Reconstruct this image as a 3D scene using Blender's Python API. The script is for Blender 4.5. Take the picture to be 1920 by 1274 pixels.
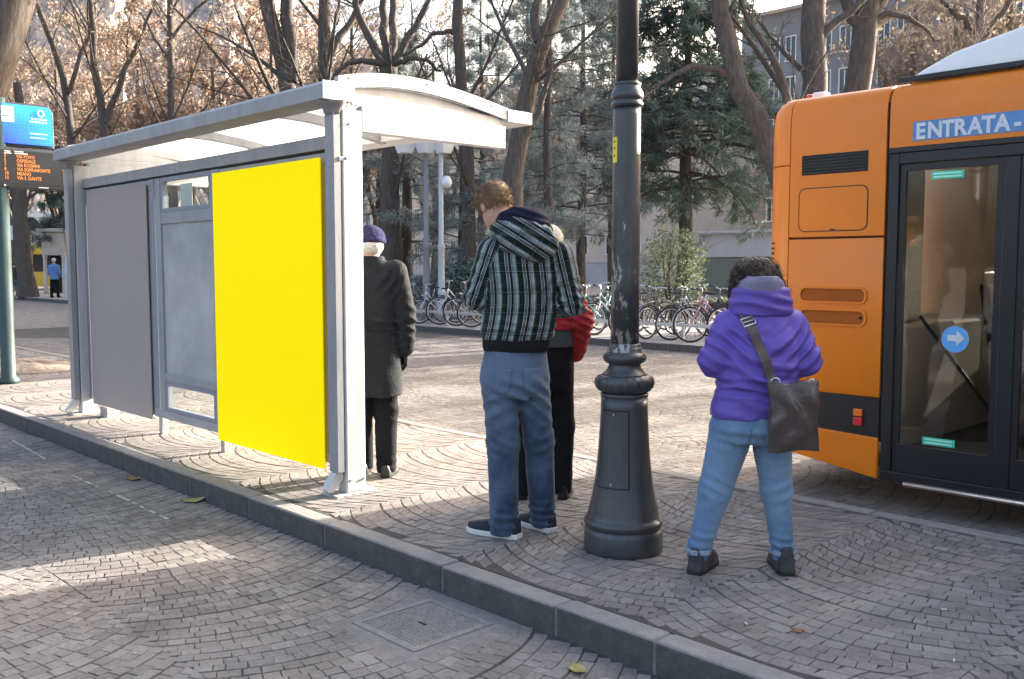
import bpy, math, random
import numpy as np
from mathutils import Vector, Matrix

random.seed(7)
RNG = np.random.default_rng(7)
scene = bpy.context.scene
for o in list(bpy.data.objects):
    bpy.data.objects.remove(o)
COL = scene.collection
PI = math.pi
rad = math.radians

# ------------------------------------------------------------------ camera, sky, sun, exposure
YAW = 46.2                       # the street runs along world X, the park lies towards +Y
EYE = 1.45
cam_d = bpy.data.cameras.new('camera')
cam_d.sensor_width = 36.0
cam_d.lens = 36.0 * 1778.0 / 1920.0
cam_d.clip_start = 0.05
cam_d.clip_end = 5000
cam = bpy.data.objects.new('camera', cam_d)
COL.objects.link(cam)
cam.location = (0, 0, EYE)
cam.rotation_euler = (rad(90) - math.atan(137 / 1778.0), 0, rad(YAW))
scene.camera = cam

SUN_EL = 15.8
SUN_DIR = Vector((0.165, 0.986, 0)).normalized()          # horizontal direction towards the sun
SUN_AZ = math.atan2(SUN_DIR.x, SUN_DIR.y)
world = bpy.data.worlds.new('World')
scene.world = world
world.use_nodes = True
wn = world.node_tree.nodes
wl = world.node_tree.links
wn.clear()
w_out = wn.new('ShaderNodeOutputWorld')
w_bg = wn.new('ShaderNodeBackground')
w_sky = wn.new('ShaderNodeTexSky')
w_sky.sky_type = 'NISHITA'
w_sky.sun_disc = False
w_sky.sun_elevation = rad(SUN_EL)
w_sky.sun_rotation = SUN_AZ
w_sky.air_density = 0.8
w_sky.dust_density = 9.0
w_sky.ozone_density = 0.25
w_bg.inputs['Strength'].default_value = 0.15
wl.new(w_sky.outputs[0], w_bg.inputs['Color'])
wl.new(w_bg.outputs[0], w_out.inputs['Surface'])

sun_d = bpy.data.lights.new('sun', 'SUN')
sun_d.energy = 4.0
sun_d.angle = rad(0.55)
sun_d.color = (1.0, 0.945, 0.865)
sun = bpy.data.objects.new('sun', sun_d)
COL.objects.link(sun)
_sv = Vector((SUN_DIR.x * math.cos(rad(SUN_EL)), SUN_DIR.y * math.cos(rad(SUN_EL)), math.sin(rad(SUN_EL))))
sun.rotation_euler = _sv.to_track_quat('Z', 'Y').to_euler()
sun.location = (10, 30, 20)

scene.view_settings.view_transform = 'Standard'
scene.view_settings.look = 'None'
scene.view_settings.gamma = 1.0
scene.view_settings.use_curve_mapping = False
scene.view_settings.exposure = 2.55
scene.render.engine = 'CYCLES'
scene.cycles.use_denoising = True
scene.cycles.max_bounces = 8
scene.cycles.transparent_max_bounces = 12
scene.cycles.sample_clamp_indirect = 6.0

# ------------------------------------------------------------------ materials
MATS = {}


def nodes_of(m):
    m.use_nodes = True
    nt = m.node_tree
    return nt, nt.nodes, nt.links, nt.nodes['Principled BSDF']


def mat(name, col, rough=0.6, metal=0.0, var=0.0, vscale=6.0, bump=0.0, bscale=60.0, emit=None, estr=0.0,
        coat=0.0, alpha=1.0, trans=0.0, spec=0.5, stretch=(1, 1, 1), col2=None, ior=1.45, tint=None):
    if name in MATS:
        return MATS[name]
    m = bpy.data.materials.new(name)
    nt, N, L, b = nodes_of(m)
    c = tuple(col) + (1.0,)
    b.inputs['Base Color'].default_value = c
    b.inputs['Roughness'].default_value = rough
    b.inputs['Metallic'].default_value = metal
    b.inputs['Specular IOR Level'].default_value = spec
    b.inputs['IOR'].default_value = ior
    b.inputs['Coat Weight'].default_value = coat
    b.inputs['Transmission Weight'].default_value = trans
    b.inputs['Alpha'].default_value = alpha
    if emit:
        b.inputs['Emission Color'].default_value = tuple(emit) + (1.0,)
        b.inputs['Emission Strength'].default_value = estr
    if var > 0 or bump > 0 or col2:
        tc = N.new('ShaderNodeTexCoord')
        mp = N.new('ShaderNodeMapping')
        mp.inputs['Scale'].default_value = stretch
        L.new(tc.outputs['Object'], mp.inputs['Vector'])
    if var > 0 or col2:
        nz = N.new('ShaderNodeTexNoise')
        nz.inputs['Scale'].default_value = vscale
        nz.inputs['Detail'].default_value = 5
        nz.inputs['Roughness'].default_value = 0.65
        L.new(mp.outputs[0], nz.inputs['Vector'])
        rp = N.new('ShaderNodeValToRGB')
        rp.color_ramp.elements[0].position = 0.3
        rp.color_ramp.elements[1].position = 0.7
        lo = tuple(max(0, x * (1 - var)) for x in col) + (1,)
        hi = (tuple(col2) + (1,)) if col2 else tuple(min(1, x * (1 + var)) for x in col) + (1,)
        rp.color_ramp.elements[0].color = lo
        rp.color_ramp.elements[1].color = hi
        L.new(nz.outputs['Fac'], rp.inputs['Fac'])
        L.new(rp.outputs['Color'], b.inputs['Base Color'])
    if bump > 0:
        n2 = N.new('ShaderNodeTexNoise')
        n2.inputs['Scale'].default_value = bscale
        n2.inputs['Detail'].default_value = 4
        L.new(mp.outputs[0], n2.inputs['Vector'])
        bp = N.new('ShaderNodeBump')
        bp.inputs['Strength'].default_value = bump
        bp.inputs['Distance'].default_value = 0.02
        L.new(n2.outputs['Fac'], bp.inputs['Height'])
        L.new(bp.outputs['Normal'], b.inputs['Normal'])
    MATS[name] = m
    return m


def math_node(N, L, op, a, b=None, c=None):
    n = N.new('ShaderNodeMath')
    n.operation = op
    for i, x in enumerate((a, b, c)):
        if x is None:
            continue
        if isinstance(x, (int, float)):
            n.inputs[i].default_value = x
        else:
            L.new(x, n.inputs[i])
    return n.outputs[0]


def ramp_node(N, L, fac, stops, const=False):
    r = N.new('ShaderNodeValToRGB')
    if const:
        r.color_ramp.interpolation = 'CONSTANT'
    el = r.color_ramp.elements
    while len(el) < len(stops):
        el.new(0.5)
    for e, (p, c) in zip(el, stops):
        e.position = p
        e.color = tuple(c) + (1,)
    L.new(fac, r.inputs['Fac'])
    return r.outputs['Color']


def mix_node(N, L, fac, a, b, mode='MIX'):
    n = N.new('ShaderNodeMix')
    n.data_type = 'RGBA'
    n.blend_type = mode
    for sock, x in ((n.inputs['Factor'], fac), (n.inputs['A'], a), (n.inputs['B'], b)):
        if isinstance(x, (int, float)):
            sock.default_value = x
        elif isinstance(x, tuple):
            sock.default_value = x + (1,) if len(x) == 3 else x
        else:
            L.new(x, sock)
    return n.outputs['Result']


def cobble_mat(name, per_object, cols, dusty):
    m = bpy.data.materials.new(name)
    nt, N, L, b = nodes_of(m)
    if per_object:
        oi = N.new('ShaderNodeObjectInfo')
        f = oi.outputs['Random']
    else:
        at = N.new('ShaderNodeAttribute')
        at.attribute_name = 'tone'
        f = at.outputs['Fac']
    geo = N.new('ShaderNodeNewGeometry')
    c = ramp_node(N, L, f, [(0, cols[0]), (0.35, cols[1]), (0.7, cols[2]), (1, cols[3])])
    nz = N.new('ShaderNodeTexNoise')
    nz.inputs['Scale'].default_value = 55
    nz.inputs['Detail'].default_value = 6
    L.new(geo.outputs['Position'], nz.inputs['Vector'])
    c = mix_node(N, L, 1.0, c, ramp_node(N, L, nz.outputs['Fac'], [(0.28, (0.72, 0.72, 0.72)), (0.72, (1.25, 1.24, 1.22))]), 'MULTIPLY')
    n2 = N.new('ShaderNodeTexNoise')
    n2.inputs['Scale'].default_value = 0.9
    n2.inputs['Detail'].default_value = 4
    L.new(geo.outputs['Position'], n2.inputs['Vector'])
    dust = ramp_node(N, L, n2.outputs['Fac'], [(0.42, (0, 0, 0)), (0.7, (1, 1, 1))])
    dm = N.new('ShaderNodeMath')
    dm.operation = 'MULTIPLY'
    dm.inputs[1].default_value = dusty
    L.new(dust, dm.inputs[0])
    c = mix_node(N, L, dm.outputs[0], c, (0.30, 0.275, 0.25))
    n4 = N.new('ShaderNodeTexNoise')
    n4.inputs['Scale'].default_value = 2.3
    n4.inputs['Detail'].default_value = 7
    n4.inputs['Roughness'].default_value = 0.7
    L.new(geo.outputs['Position'], n4.inputs['Vector'])
    c = mix_node(N, L, 1.0, c, ramp_node(N, L, n4.outputs['Fac'], [(0.30, (0.70, 0.69, 0.68)), (0.5, (1, 1, 1)), (0.72, (1.16, 1.14, 1.10))]), 'MULTIPLY')
    L.new(c, b.inputs['Base Color'])
    b.inputs['Roughness'].default_value = 0.72
    b.inputs['Specular IOR Level'].default_value = 0.35
    n3 = N.new('ShaderNodeTexNoise')
    n3.inputs['Scale'].default_value = 90
    n3.inputs['Detail'].default_value = 5
    L.new(geo.outputs['Position'], n3.inputs['Vector'])
    bp = N.new('ShaderNodeBump')
    bp.inputs['Strength'].default_value = 0.22
    bp.inputs['Distance'].default_value = 0.005
    L.new(n3.outputs['Fac'], bp.inputs['Height'])
    L.new(bp.outputs['Normal'], b.inputs['Normal'])
    return m


STONE = [(0.158, 0.141, 0.132), (0.192, 0.171, 0.158), (0.212, 0.190, 0.176), (0.252, 0.229, 0.212)]
M_COB = cobble_mat('cobble_stone', False, STONE, 0.45)
M_COBO = cobble_mat('cobble_stone_single', True, STONE, 0.45)
STONE2 = [tuple(c * 0.78 for c in q) for q in STONE]
M_COBL = cobble_mat('lane_cobble_stone', False, STONE2, 0.25)
M_COBLO = cobble_mat('lane_cobble_stone_single', True, STONE2, 0.25)
M_JOINT = mat('joint_sand', (0.080, 0.071, 0.063), 0.95, var=0.35, vscale=3, bump=0.5, bscale=120)


def far_cobble():
    m = bpy.data.materials.new('far_cobbles')
    nt, N, L, b = nodes_of(m)
    geo = N.new('ShaderNodeNewGeometry')
    v = N.new('ShaderNodeTexVoronoi')
    v.inputs['Scale'].default_value = 9.5
    L.new(geo.outputs['Position'], v.inputs['Vector'])
    v2 = N.new('ShaderNodeTexVoronoi')
    v2.feature = 'DISTANCE_TO_EDGE'
    v2.inputs['Scale'].default_value = 9.5
    L.new(geo.outputs['Position'], v2.inputs['Vector'])
    sp = N.new('ShaderNodeSeparateColor')
    L.new(v.outputs['Color'], sp.inputs[0])
    c = ramp_node(N, L, sp.outputs[0], [(0, STONE[0]), (0.4, STONE[1]), (0.7, STONE[2]), (1, STONE[3])])
    j = ramp_node(N, L, v2.outputs['Distance'], [(0.03, (0.35, 0.33, 0.3)), (0.09, (1, 1, 1))])
    L.new(mix_node(N, L, 1.0, c, j, 'MULTIPLY'), b.inputs['Base Color'])
    b.inputs['Roughness'].default_value = 0.75
    return m


M_FARCOB = far_cobble()
def kerb_mat():
    m = bpy.data.materials.new('kerb_granite')
    nt, N, L, b = nodes_of(m)
    geo = N.new('ShaderNodeNewGeometry')
    nz = N.new('ShaderNodeTexNoise')
    nz.inputs['Scale'].default_value = 14
    nz.inputs['Detail'].default_value = 7
    nz.inputs['Roughness'].default_value = 0.7
    L.new(geo.outputs['Position'], nz.inputs['Vector'])
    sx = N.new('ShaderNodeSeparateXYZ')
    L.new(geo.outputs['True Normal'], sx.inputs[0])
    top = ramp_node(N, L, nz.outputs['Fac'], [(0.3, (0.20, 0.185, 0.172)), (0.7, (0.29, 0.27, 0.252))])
    # upright faces take a darker tone than the tops
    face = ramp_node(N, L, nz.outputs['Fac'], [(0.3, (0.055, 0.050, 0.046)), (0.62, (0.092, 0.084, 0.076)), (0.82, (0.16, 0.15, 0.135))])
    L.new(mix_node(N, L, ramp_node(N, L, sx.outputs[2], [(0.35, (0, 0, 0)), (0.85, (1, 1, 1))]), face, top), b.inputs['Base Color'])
    b.inputs['Roughness'].default_value = 0.85
    bp = N.new('ShaderNodeBump')
    bp.inputs['Strength'].default_value = 0.5
    bp.inputs['Distance'].default_value = 0.01
    n2 = N.new('ShaderNodeTexNoise')
    n2.inputs['Scale'].default_value = 60
    n2.inputs['Detail'].default_value = 6
    L.new(geo.outputs['Position'], n2.inputs['Vector'])
    L.new(n2.outputs['Fac'], bp.inputs['Height'])
    L.new(bp.outputs['Normal'], b.inputs['Normal'])
    return m


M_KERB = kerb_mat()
M_WHITE = mat('white_painted_steel', (0.50, 0.50, 0.495), 0.42, var=0.12, vscale=3.5, bump=0.06, bscale=12, coat=0.05, stretch=(3, 3, 0.5))
M_ALU = mat('grey_painted_steel', (0.285, 0.288, 0.295), 0.45, var=0.16, vscale=2.5, bump=0.05, bscale=14, stretch=(2.5, 2.5, 0.6))
M_ALUD = mat('blue_grey_steel', (0.225, 0.24, 0.285), 0.42, var=0.06, vscale=3)
M_DARK = mat('dark_gap', (0.015, 0.015, 0.016), 0.8)
M_RUBBER = mat('black_rubber', (0.02, 0.02, 0.021), 0.55)
M_CONC = mat('concrete', (0.42, 0.40, 0.37), 0.9, var=0.2, vscale=8, bump=0.6, bscale=40)
M_GLASS = mat('clear_glass', (1, 1, 1), 0.02, trans=1.0, ior=1.05, spec=0.5)
M_IRON = None

# ------------------------------------------------------------------ scene graph helpers


def link(o, parent=None):
    COL.objects.link(o)
    if parent is not None:
        o.parent = parent
    return o


def tag(o, label=None, cat=None, group=None, kind=None):
    if label:
        o['label'] = label
    if cat:
        o['category'] = cat
    if group:
        o['group'] = group
    if kind:
        o['kind'] = kind
    return o


def thing(name, label, cat, loc=(0, 0, 0), rz=0.0, group=None):
    o = bpy.data.objects.new(name, None)
    o.empty_display_size = 0.2
    o.location = loc
    o.rotation_euler = (0, 0, rz)
    link(o)
    return tag(o, label, cat, group)


def np_mesh(name, V, F, m, smooth=False, attrs=None):
    """V (n,3); F list of (k, array(nf,k))"""
    me = bpy.data.meshes.new(name)
    V = np.asarray(V, dtype=np.float32)
    me.vertices.add(len(V))
    me.vertices.foreach_set('co', V.ravel())
    if not isinstance(F, list):
        F = [F]
    F = [np.asarray(f, dtype=np.int32) for f in F if len(f)]
    nl = sum(f.size for f in F)
    me.loops.add(nl)
    me.polygons.add(sum(len(f) for f in F))
    me.loops.foreach_set('vertex_index', np.concatenate([f.ravel() for f in F]))
    st, tot, s = [], [], 0
    for f in F:
        k = f.shape[1]
        st.append(s + np.arange(len(f)) * k)
        tot.append(np.full(len(f), k))
        s += f.size
    me.polygons.foreach_set('loop_start', np.concatenate(st).astype(np.int32))
    me.polygons.foreach_set('loop_total', np.concatenate(tot).astype(np.int32))
    me.polygons.foreach_set('use_smooth', np.full(len(me.polygons), bool(smooth)))
    me.update(calc_edges=True)
    me.validate()
    if attrs:
        for k, a in attrs.items():
            at = me.attributes.new(k, 'FLOAT', 'POINT')
            at.data.foreach_set('value', np.asarray(a, dtype=np.float32))
    if m is not None:
        me.materials.append(m)
    return me


def np_obj(name, V, F, m, parent=None, smooth=False, attrs=None):
    o = bpy.data.objects.new(name, np_mesh(name, V, F, m, smooth, attrs))
    return link(o, parent)


class MB:
    """collects simple shapes, then builds ONE mesh object"""

    def __init__(self):
        self.v = []
        self.f = []

    def add(self, vs, fs):
        n = len(self.v)
        self.v += [tuple(p) for p in vs]
        self.f += [tuple(i + n for i in q) for q in fs]
        return self

    def box(self, x0, x1, y0, y1, z0, z1):
        vs = [(x0, y0, z0), (x1, y0, z0), (x1, y1, z0), (x0, y1, z0), (x0, y0, z1), (x1, y0, z1), (x1, y1, z1), (x0, y1, z1)]
        return self.add(vs, [(0, 3, 2, 1), (4, 5, 6, 7), (0, 1, 5, 4), (1, 2, 6, 5), (2, 3, 7, 6), (3, 0, 4, 7)])

    def prism(self, poly, h0, h1, axis='z'):
        """polygon (a,b) extruded along axis"""
        n = len(poly)

        def P(a, b, h):
            return {'z': (a, b, h), 'y': (a, h, b), 'x': (h, a, b)}[axis]
        vs = [P(a, b, h0) for a, b in poly] + [P(a, b, h1) for a, b in poly]
        fs = [tuple(range(n))[::-1], tuple(range(n, 2 * n))]
        fs += [(i, (i + 1) % n, n + (i + 1) % n, n + i) for i in range(n)]
        return self.add(vs, fs)

    def tube(self, pts, r, n=8, cap=True):
        pts = [Vector(p) for p in pts]
        rs = r if isinstance(r, (list, tuple)) else [r] * len(pts)
        t0 = (pts[1] - pts[0]).normalized()
        a = t0.orthogonal().normalized()
        vs, fs = [], []
        for i, p in enumerate(pts):
            t = (pts[min(i + 1, len(pts) - 1)] - pts[max(i - 1, 0)]).normalized()
            a = (a - t * a.dot(t)).normalized()
            b = t.cross(a)
            for k in range(n):
                an = 2 * PI * k / n
                vs.append(p + (a * math.cos(an) + b * math.sin(an)) * rs[i])
        for i in range(len(pts) - 1):
            for k in range(n):
                k2 = (k + 1) % n
                fs.append((i * n + k, i * n + k2, (i + 1) * n + k2, (i + 1) * n + k))
        if cap:
            fs.append(tuple(range(n))[::-1])
            fs.append(tuple(range((len(pts) - 1) * n, len(pts) * n)))
        return self.add(vs, fs)

    def lathe(self, prof, n=32, c=(0, 0), lobes=None):
        vs, fs = [], []
        for i, (r, z) in enumerate(prof):
            for k in range(n):
                an = 2 * PI * k / n
                rr = r
                if lobes and lobes[0] <= i <= lobes[1]:
                    rr = r * (1 + lobes[3] * abs(math.sin(an * lobes[2] / 2)) - lobes[3] * 0.5)
                vs.append((c[0] + rr * math.cos(an), c[1] + rr * math.sin(an), z))
        for i in range(len(prof) - 1):
            for k in range(n):
                k2 = (k + 1) % n
                fs.append((i * n + k, i * n + k2, (i + 1) * n + k2, (i + 1) * n + k))
        fs.append(tuple(range(n))[::-1])
        fs.append(tuple(range((len(prof) - 1) * n, len(prof) * n)))
        return self.add(vs, fs)

    def torus(self, c, R, r, axis='x', n=28, m=6, a0=0.0, a1=2 * PI):
        full = abs(a1 - a0 - 2 * PI) < 1e-6
        nn = n if full else n + 1
        vs, fs = [], []
        for i in range(nn):
            a = a0 + (a1 - a0) * i / n
            for k in range(m):
                b = 2 * PI * k / m
                rr = R + r * math.cos(b)
                p = {'x': (r * math.sin(b), rr * math.cos(a), rr * math.sin(a)),
                     'y': (rr * math.cos(a), r * math.sin(b), rr * math.sin(a)),
                     'z': (rr * math.cos(a), rr * math.sin(a), r * math.sin(b))}[axis]
                vs.append((c[0] + p[0], c[1] + p[1], c[2] + p[2]))
        for i in range(n):
            i2 = (i + 1) % nn
            for k in range(m):
                k2 = (k + 1) % m
                fs.append((i * m + k, i * m + k2, i2 * m + k2, i2 * m + k))
        return self.add(vs, fs)

    def build(self, name, m, parent=None, smooth=False, bevel=0.0, seg=2, auto=False):
        me = bpy.data.meshes.new(name)
        me.from_pydata(self.v, [], self.f)
        me.update()
        if m is not None:
            me.materials.append(m)
        if smooth:
            me.polygons.foreach_set('use_smooth', np.ones(len(me.polygons), dtype=bool))
        o = bpy.data.objects.new(name, me)
        link(o, parent)
        import bmesh
        bm = bmesh.new()
        bm.from_mesh(me)
        bmesh.ops.recalc_face_normals(bm, faces=bm.faces)
        if bevel > 0:
            bmesh.ops.bevel(bm, geom=[e for e in bm.edges if e.is_manifold and e.calc_face_angle(0) > 0.6], offset=bevel,
                            segments=seg, affect='EDGES', profile=0.5, clamp_overlap=True)
        bm.to_mesh(me)
        bm.free()
        if auto:
            me.polygons.foreach_set('use_smooth', np.ones(len(me.polygons), dtype=bool))
            me.set_sharp_from_angle(angle=rad(35))
        return o


def box(name, m, parent, x0, x1, y0, y1, z0, z1, bevel=0.004, seg=2):
    return MB().box(x0, x1, y0, y1, z0, z1).build(name, m, parent, bevel=bevel, seg=seg)


def text_mesh(body, size, m, parent, name, loc, rot, bold=0.0, align='LEFT', depth=0.001, sx=1.0):
    cu = bpy.data.curves.new(name, 'FONT')
    cu.body = body
    cu.size = size
    cu.offset = bold
    cu.align_x = align
    cu.extrude = depth
    cu.resolution_u = 2
    tmp = bpy.data.objects.new(name, cu)
    COL.objects.link(tmp)
    dg = bpy.context.evaluated_depsgraph_get()
    me = bpy.data.meshes.new_from_object(tmp.evaluated_get(dg))
    bpy.data.objects.remove(tmp)
    me.materials.clear()
    me.materials.append(m)
    o = bpy.data.objects.new(name, me)
    link(o, parent)
    o.location = loc
    o.rotation_euler = rot
    o.scale = (sx, 1, 1)
    return o


def copy_tree(o, parent=None):
    c = o.copy()
    COL.objects.link(c)
    c.parent = parent
    for ch in list(o.children):
        copy_tree(ch, c)
    return c


CY, SY = math.cos(rad(YAW)), math.sin(rad(YAW))


def site(bearing, dist):
    """a point of the plan: compass bearing (degrees right of the street axis sighted from the near lane) and distance"""
    b = rad(bearing)
    r, f = math.sin(b) * dist, math.cos(b) * dist
    return (r * CY - f * SY, r * SY + f * CY)


_ct = math.atan(137 / 1778.0)
_FW = np.array([-SY * math.cos(_ct), CY * math.cos(_ct), -math.sin(_ct)])
_RT = np.array([CY, SY, 0.0])
_UP = np.cross(_RT, _FW)


def seen(P, margin=0.12):
    """depth and a mask of points the picture (with a margin all round) can see: used only to leave out stones nobody sees"""
    d = P - np.array([0, 0, EYE])
    z = d @ _FW
    x = (d @ _RT) / np.maximum(z, 1e-3)
    y = (d @ _UP) / np.maximum(z, 1e-3)
    return z, (z > 0.5) & (np.abs(x) < 0.54 + margin) & (np.abs(y) < 0.358 + margin)

# ------------------------------------------------------------------ the ground
ZR = -0.13                                                   # top of the roadway; the pavement top is 0
M_EARTH = mat('earth', (0.12, 0.10, 0.075), 0.95, var=0.35, vscale=0.6, bump=0.8, bscale=9)
M_PARK = mat('park_gravel', (0.26, 0.235, 0.20), 0.95, var=0.35, vscale=0.5, bump=0.6, bscale=14)
M_FPAVE = mat('pale_paving', (0.27, 0.25, 0.24), 0.85, var=0.15, vscale=1.2, bump=0.3, bscale=30)


def sheet(name, m, x0, x1, y0, y1, z, parent=None, kind='structure'):
    o = np_obj(name, [(x0, y0, z), (x1, y0, z), (x1, y1, z), (x0, y1, z)], np.array([[0, 1, 2, 3]]), m, parent)
    if parent is None:
        tag(o, kind=kind)
    return o


sheet('ground', M_EARTH, -1500, 1500, -1500, 1500, -0.30)
near_lane = sheet('road', M_FARCOB, -120, 40, -30, 2.9, ZR - 0.020)
bus_lane = sheet('road_bus_lane', M_FARCOB, -120, 40, 5.36, 14.45, ZR - 0.020)
pave = MB().box(-34, 12, 3.0, 5.30, -0.26, -0.0030).build('pavement', M_JOINT)
tag(pave, kind='structure')
fpave = MB().box(-120, 40, 14.56, 19.6, -0.26, 0.0).build('pavement_far', M_FPAVE)
tag(fpave, kind='structure')
park = MB().box(-160, 60, 19.605, 140, -0.26, 0.03).build('park_ground', M_PARK)
tag(park, kind='structure')


def gen_cobbles(x0, x1, y0, y1, W, d, along, rng, holes=(), flip=1):
    """segmental-arc paving: bands of arcs W wide; returns corner quads (n,4,2)"""
    tm = rad(35)
    R = W / 2 / math.sin(tm)
    quads = []
    (a0, a1), (b0, b1) = ((x0, x1), (y0, y1)) if along == 'y' else ((y0, y1), (x0, x1))
    na = int(math.ceil((a1 - a0) / W)) + 1
    for i in range(-1, na):
        ac = a0 + (i + 0.5) * W
        shift = rng.uniform(0, d)
        for k in range(int((b0 - b0 - W) / d), int((b1 - b0 + W) / d)):
            n = max(4, int(round(2 * R * tm / (d * rng.uniform(0.92, 1.10)))))
            th = np.linspace(-tm, tm, n + 1)
            th[1:-1] += rng.uniform(-0.22, 0.22, n - 1) * (2 * tm / n)
            th2 = np.clip(th + d * np.sin(th) / R, -tm, tm)
            bb = b0 + k * d + shift + rng.uniform(-0.008, 0.008)
            lo = np.stack([ac + R * np.sin(th), bb + flip * (R * np.cos(th) - R)], 1)
            up = np.stack([ac + R * np.sin(th2), bb + d + flip * (R * np.cos(th2) - R)], 1)
            quads.append(np.stack([lo[:-1], lo[1:], up[1:], up[:-1]], 1))
    Q = np.concatenate(quads)
    if along == 'x':
        Q = Q[:, ::-1, ::-1]
    c = Q.mean(1)
    ok = (c[:, 0] > x0) & (c[:, 0] < x1) & (c[:, 1] > y0 + 0.03) & (c[:, 1] < y1 - 0.03)
    for hx0, hx1, hy0, hy1 in holes:
        ok &= ~((Q[:, :, 0].max(1) > hx0) & (Q[:, :, 0].min(1) < hx1) & (Q[:, :, 1].max(1) > hy0) & (Q[:, :, 1].min(1) < hy1))
    Q = Q[ok]
    # trim at the two long edges
    Q[:, :, 1] = np.clip(Q[:, :, 1], y0 + 0.004, y1 - 0.004)
    return Q


COB_SETS = {}


def stone_verts(quad, zt, rng, g):
    """quad (n,4,2) -> verts (n,12,3)"""
    n = len(quad)
    c = quad.mean(1, keepdims=True)
    e = quad - c
    ln = np.linalg.norm(e, axis=2, keepdims=True) + 1e-6
    outer = c + e * np.maximum(0.3, 1 - g / ln)
    outer = outer + rng.uniform(-0.0030, 0.0030, outer.shape)
    inner = c + (outer - c) * rng.uniform(0.90, 0.955, (n, 1, 1)) + rng.uniform(-0.003, 0.003, outer.shape)
    z = zt + rng.normal(0, 0.0006, (n, 1))
    tilt = rng.normal(0, 0.0006, (n, 4))
    zo = z - 0.0013 + tilt
    zi = z + tilt * 0.7
    V = np.zeros((n, 12, 3))
    V[:, 0:4, :2] = outer
    V[:, 0:4, 2] = zt - 0.035
    V[:, 4:8, :2] = outer
    V[:, 4:8, 2] = zo
    V[:, 8:12, :2] = inner
    V[:, 8:12, 2] = zi
    return V


COB_F = np.array([[0, 1, 5, 4], [1, 2, 6, 5], [2, 3, 7, 6], [3, 0, 4, 7], [4, 5, 9, 8], [5, 6, 10, 9], [6, 7, 11, 10], [7, 4, 8, 11], [8, 9, 10, 11]])


def lay_cobbles(Q, zt, parent, rng, far=22.0, g=0.0038, mats=None):
    mats = mats or (M_COB, M_COBO)
    COB_VARS = COB_SETS.setdefault(mats[1].name, [])
    c = Q.mean(1)
    P = np.concatenate([c, np.full((len(c), 1), zt)], 1)
    dep, vis = seen(P)
    area = 0.5 * np.abs((Q[:, 2, 0] - Q[:, 0, 0]) * (Q[:, 3, 1] - Q[:, 1, 1]) - (Q[:, 3, 0] - Q[:, 1, 0]) * (Q[:, 2, 1] - Q[:, 0, 1]))
    keep = vis & (dep < far) & (area > 0.0018)
    Q, dep, P = Q[keep], dep[keep], P[keep]
    # the 300 largest in the picture are single stones
    _, inside = seen(P, -0.01)
    score = np.where(inside, dep, 1e6)
    order = np.argsort(score)
    single = np.zeros(len(Q), bool)
    single[order[:300]] = inside[order[:300]]
    V = stone_verts(Q[~single], zt, rng, g)
    n = len(V)
    F = (np.arange(n)[:, None, None] * 12 + COB_F[None]).reshape(-1, 4)
    tone = np.repeat(rng.uniform(0, 1, n), 12)
    o = np_obj('cobblestones', V.reshape(-1, 3), F, mats[0], parent, attrs={'tone': tone})
    tag(o, kind='stuff')
    # shared shapes for the single stones
    if not COB_VARS:
        for k in range(14):
            unit = np.array([[[-0.5, -0.5], [0.5, -0.5], [0.5, 0.5], [-0.5, 0.5]]]) * 0.1
            unit = unit + RNG.uniform(-0.0035, 0.0035, unit.shape)
            vv = stone_verts(unit, 0.0, RNG, 0.0)[0]
            vv[:, :2] *= 10.0
            COB_VARS.append(np_mesh('cobble', vv, COB_F, mats[1]))
    for q in Q[single]:
        cc = q.mean(0)
        ex = ((q[1] - q[0]) + (q[2] - q[3])) / 2
        ey = ((q[3] - q[0]) + (q[2] - q[1])) / 2
        lx, ly = np.linalg.norm(ex), np.linalg.norm(ey)
        perp = abs(ex[0] * ey[1] - ex[1] * ey[0]) / max(lx, 1e-6)
        s = bpy.data.objects.new('cobble', random.choice(COB_VARS))
        s.location = (cc[0], cc[1], zt + random.gauss(0, 0.0007))
        s.rotation_euler = (random.gauss(0, 0.004), random.gauss(0, 0.004), math.atan2(ex[1], ex[0]) + random.choice((0, PI)))
        s.scale = (max(0.03, lx - 1.1 * g), max(0.03, perp - 1.1 * g), 1)
        link(s, parent)


rng = np.random.default_rng(11)
MH = (-3.46, -3.01, 2.33, 2.775)                            # the drain cover in the near lane
bed = sheet('joint_bed', M_JOINT, -22, 6, -1.0, 2.895, ZR - 0.0038, near_lane)
lay_cobbles(gen_cobbles(-22, 6, -1.0, 2.87, 1.30, 0.072, 'x', rng, holes=[(MH[0] - .02, MH[1] + .02, MH[2] - .02, MH[3] + .02)]), ZR, near_lane, rng)
bed2 = sheet('joint_bed', M_JOINT, -26, 6, 5.425, 14.42, ZR - 0.0036, bus_lane)
lay_cobbles(gen_cobbles(-26, 6, 5.42, 14.42, 1.40, 0.084, 'x', rng), ZR, bus_lane, rng, far=21, mats=(M_COBL, M_COBLO))
lay_cobbles(gen_cobbles(-30, 2, 3.0, 5.30, 1.15, 0.074, 'y', rng, holes=[(-15.6, -13.7, 3.55, 5.0)], flip=-1), 0.0, pave, rng, far=24, g=0.0040)

# kerbs: single stones


def kerb_row(parent, xs, y0, y1, zt, zb, name='kerb_stone'):
    for a, b in zip(xs[:-1], xs[1:]):
        g = 0.003
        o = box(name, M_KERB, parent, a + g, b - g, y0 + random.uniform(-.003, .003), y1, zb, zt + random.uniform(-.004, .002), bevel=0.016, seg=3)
    fill = box('kerb_joint', mat('kerb_mortar', (0.17, 0.16, 0.15), 0.9, var=0.3, vscale=8), parent, xs[0], xs[-1], y0 + 0.007, y1 - 0.006, zb, zt - 0.008, bevel=0)
    tag(fill, kind='stuff')


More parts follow.
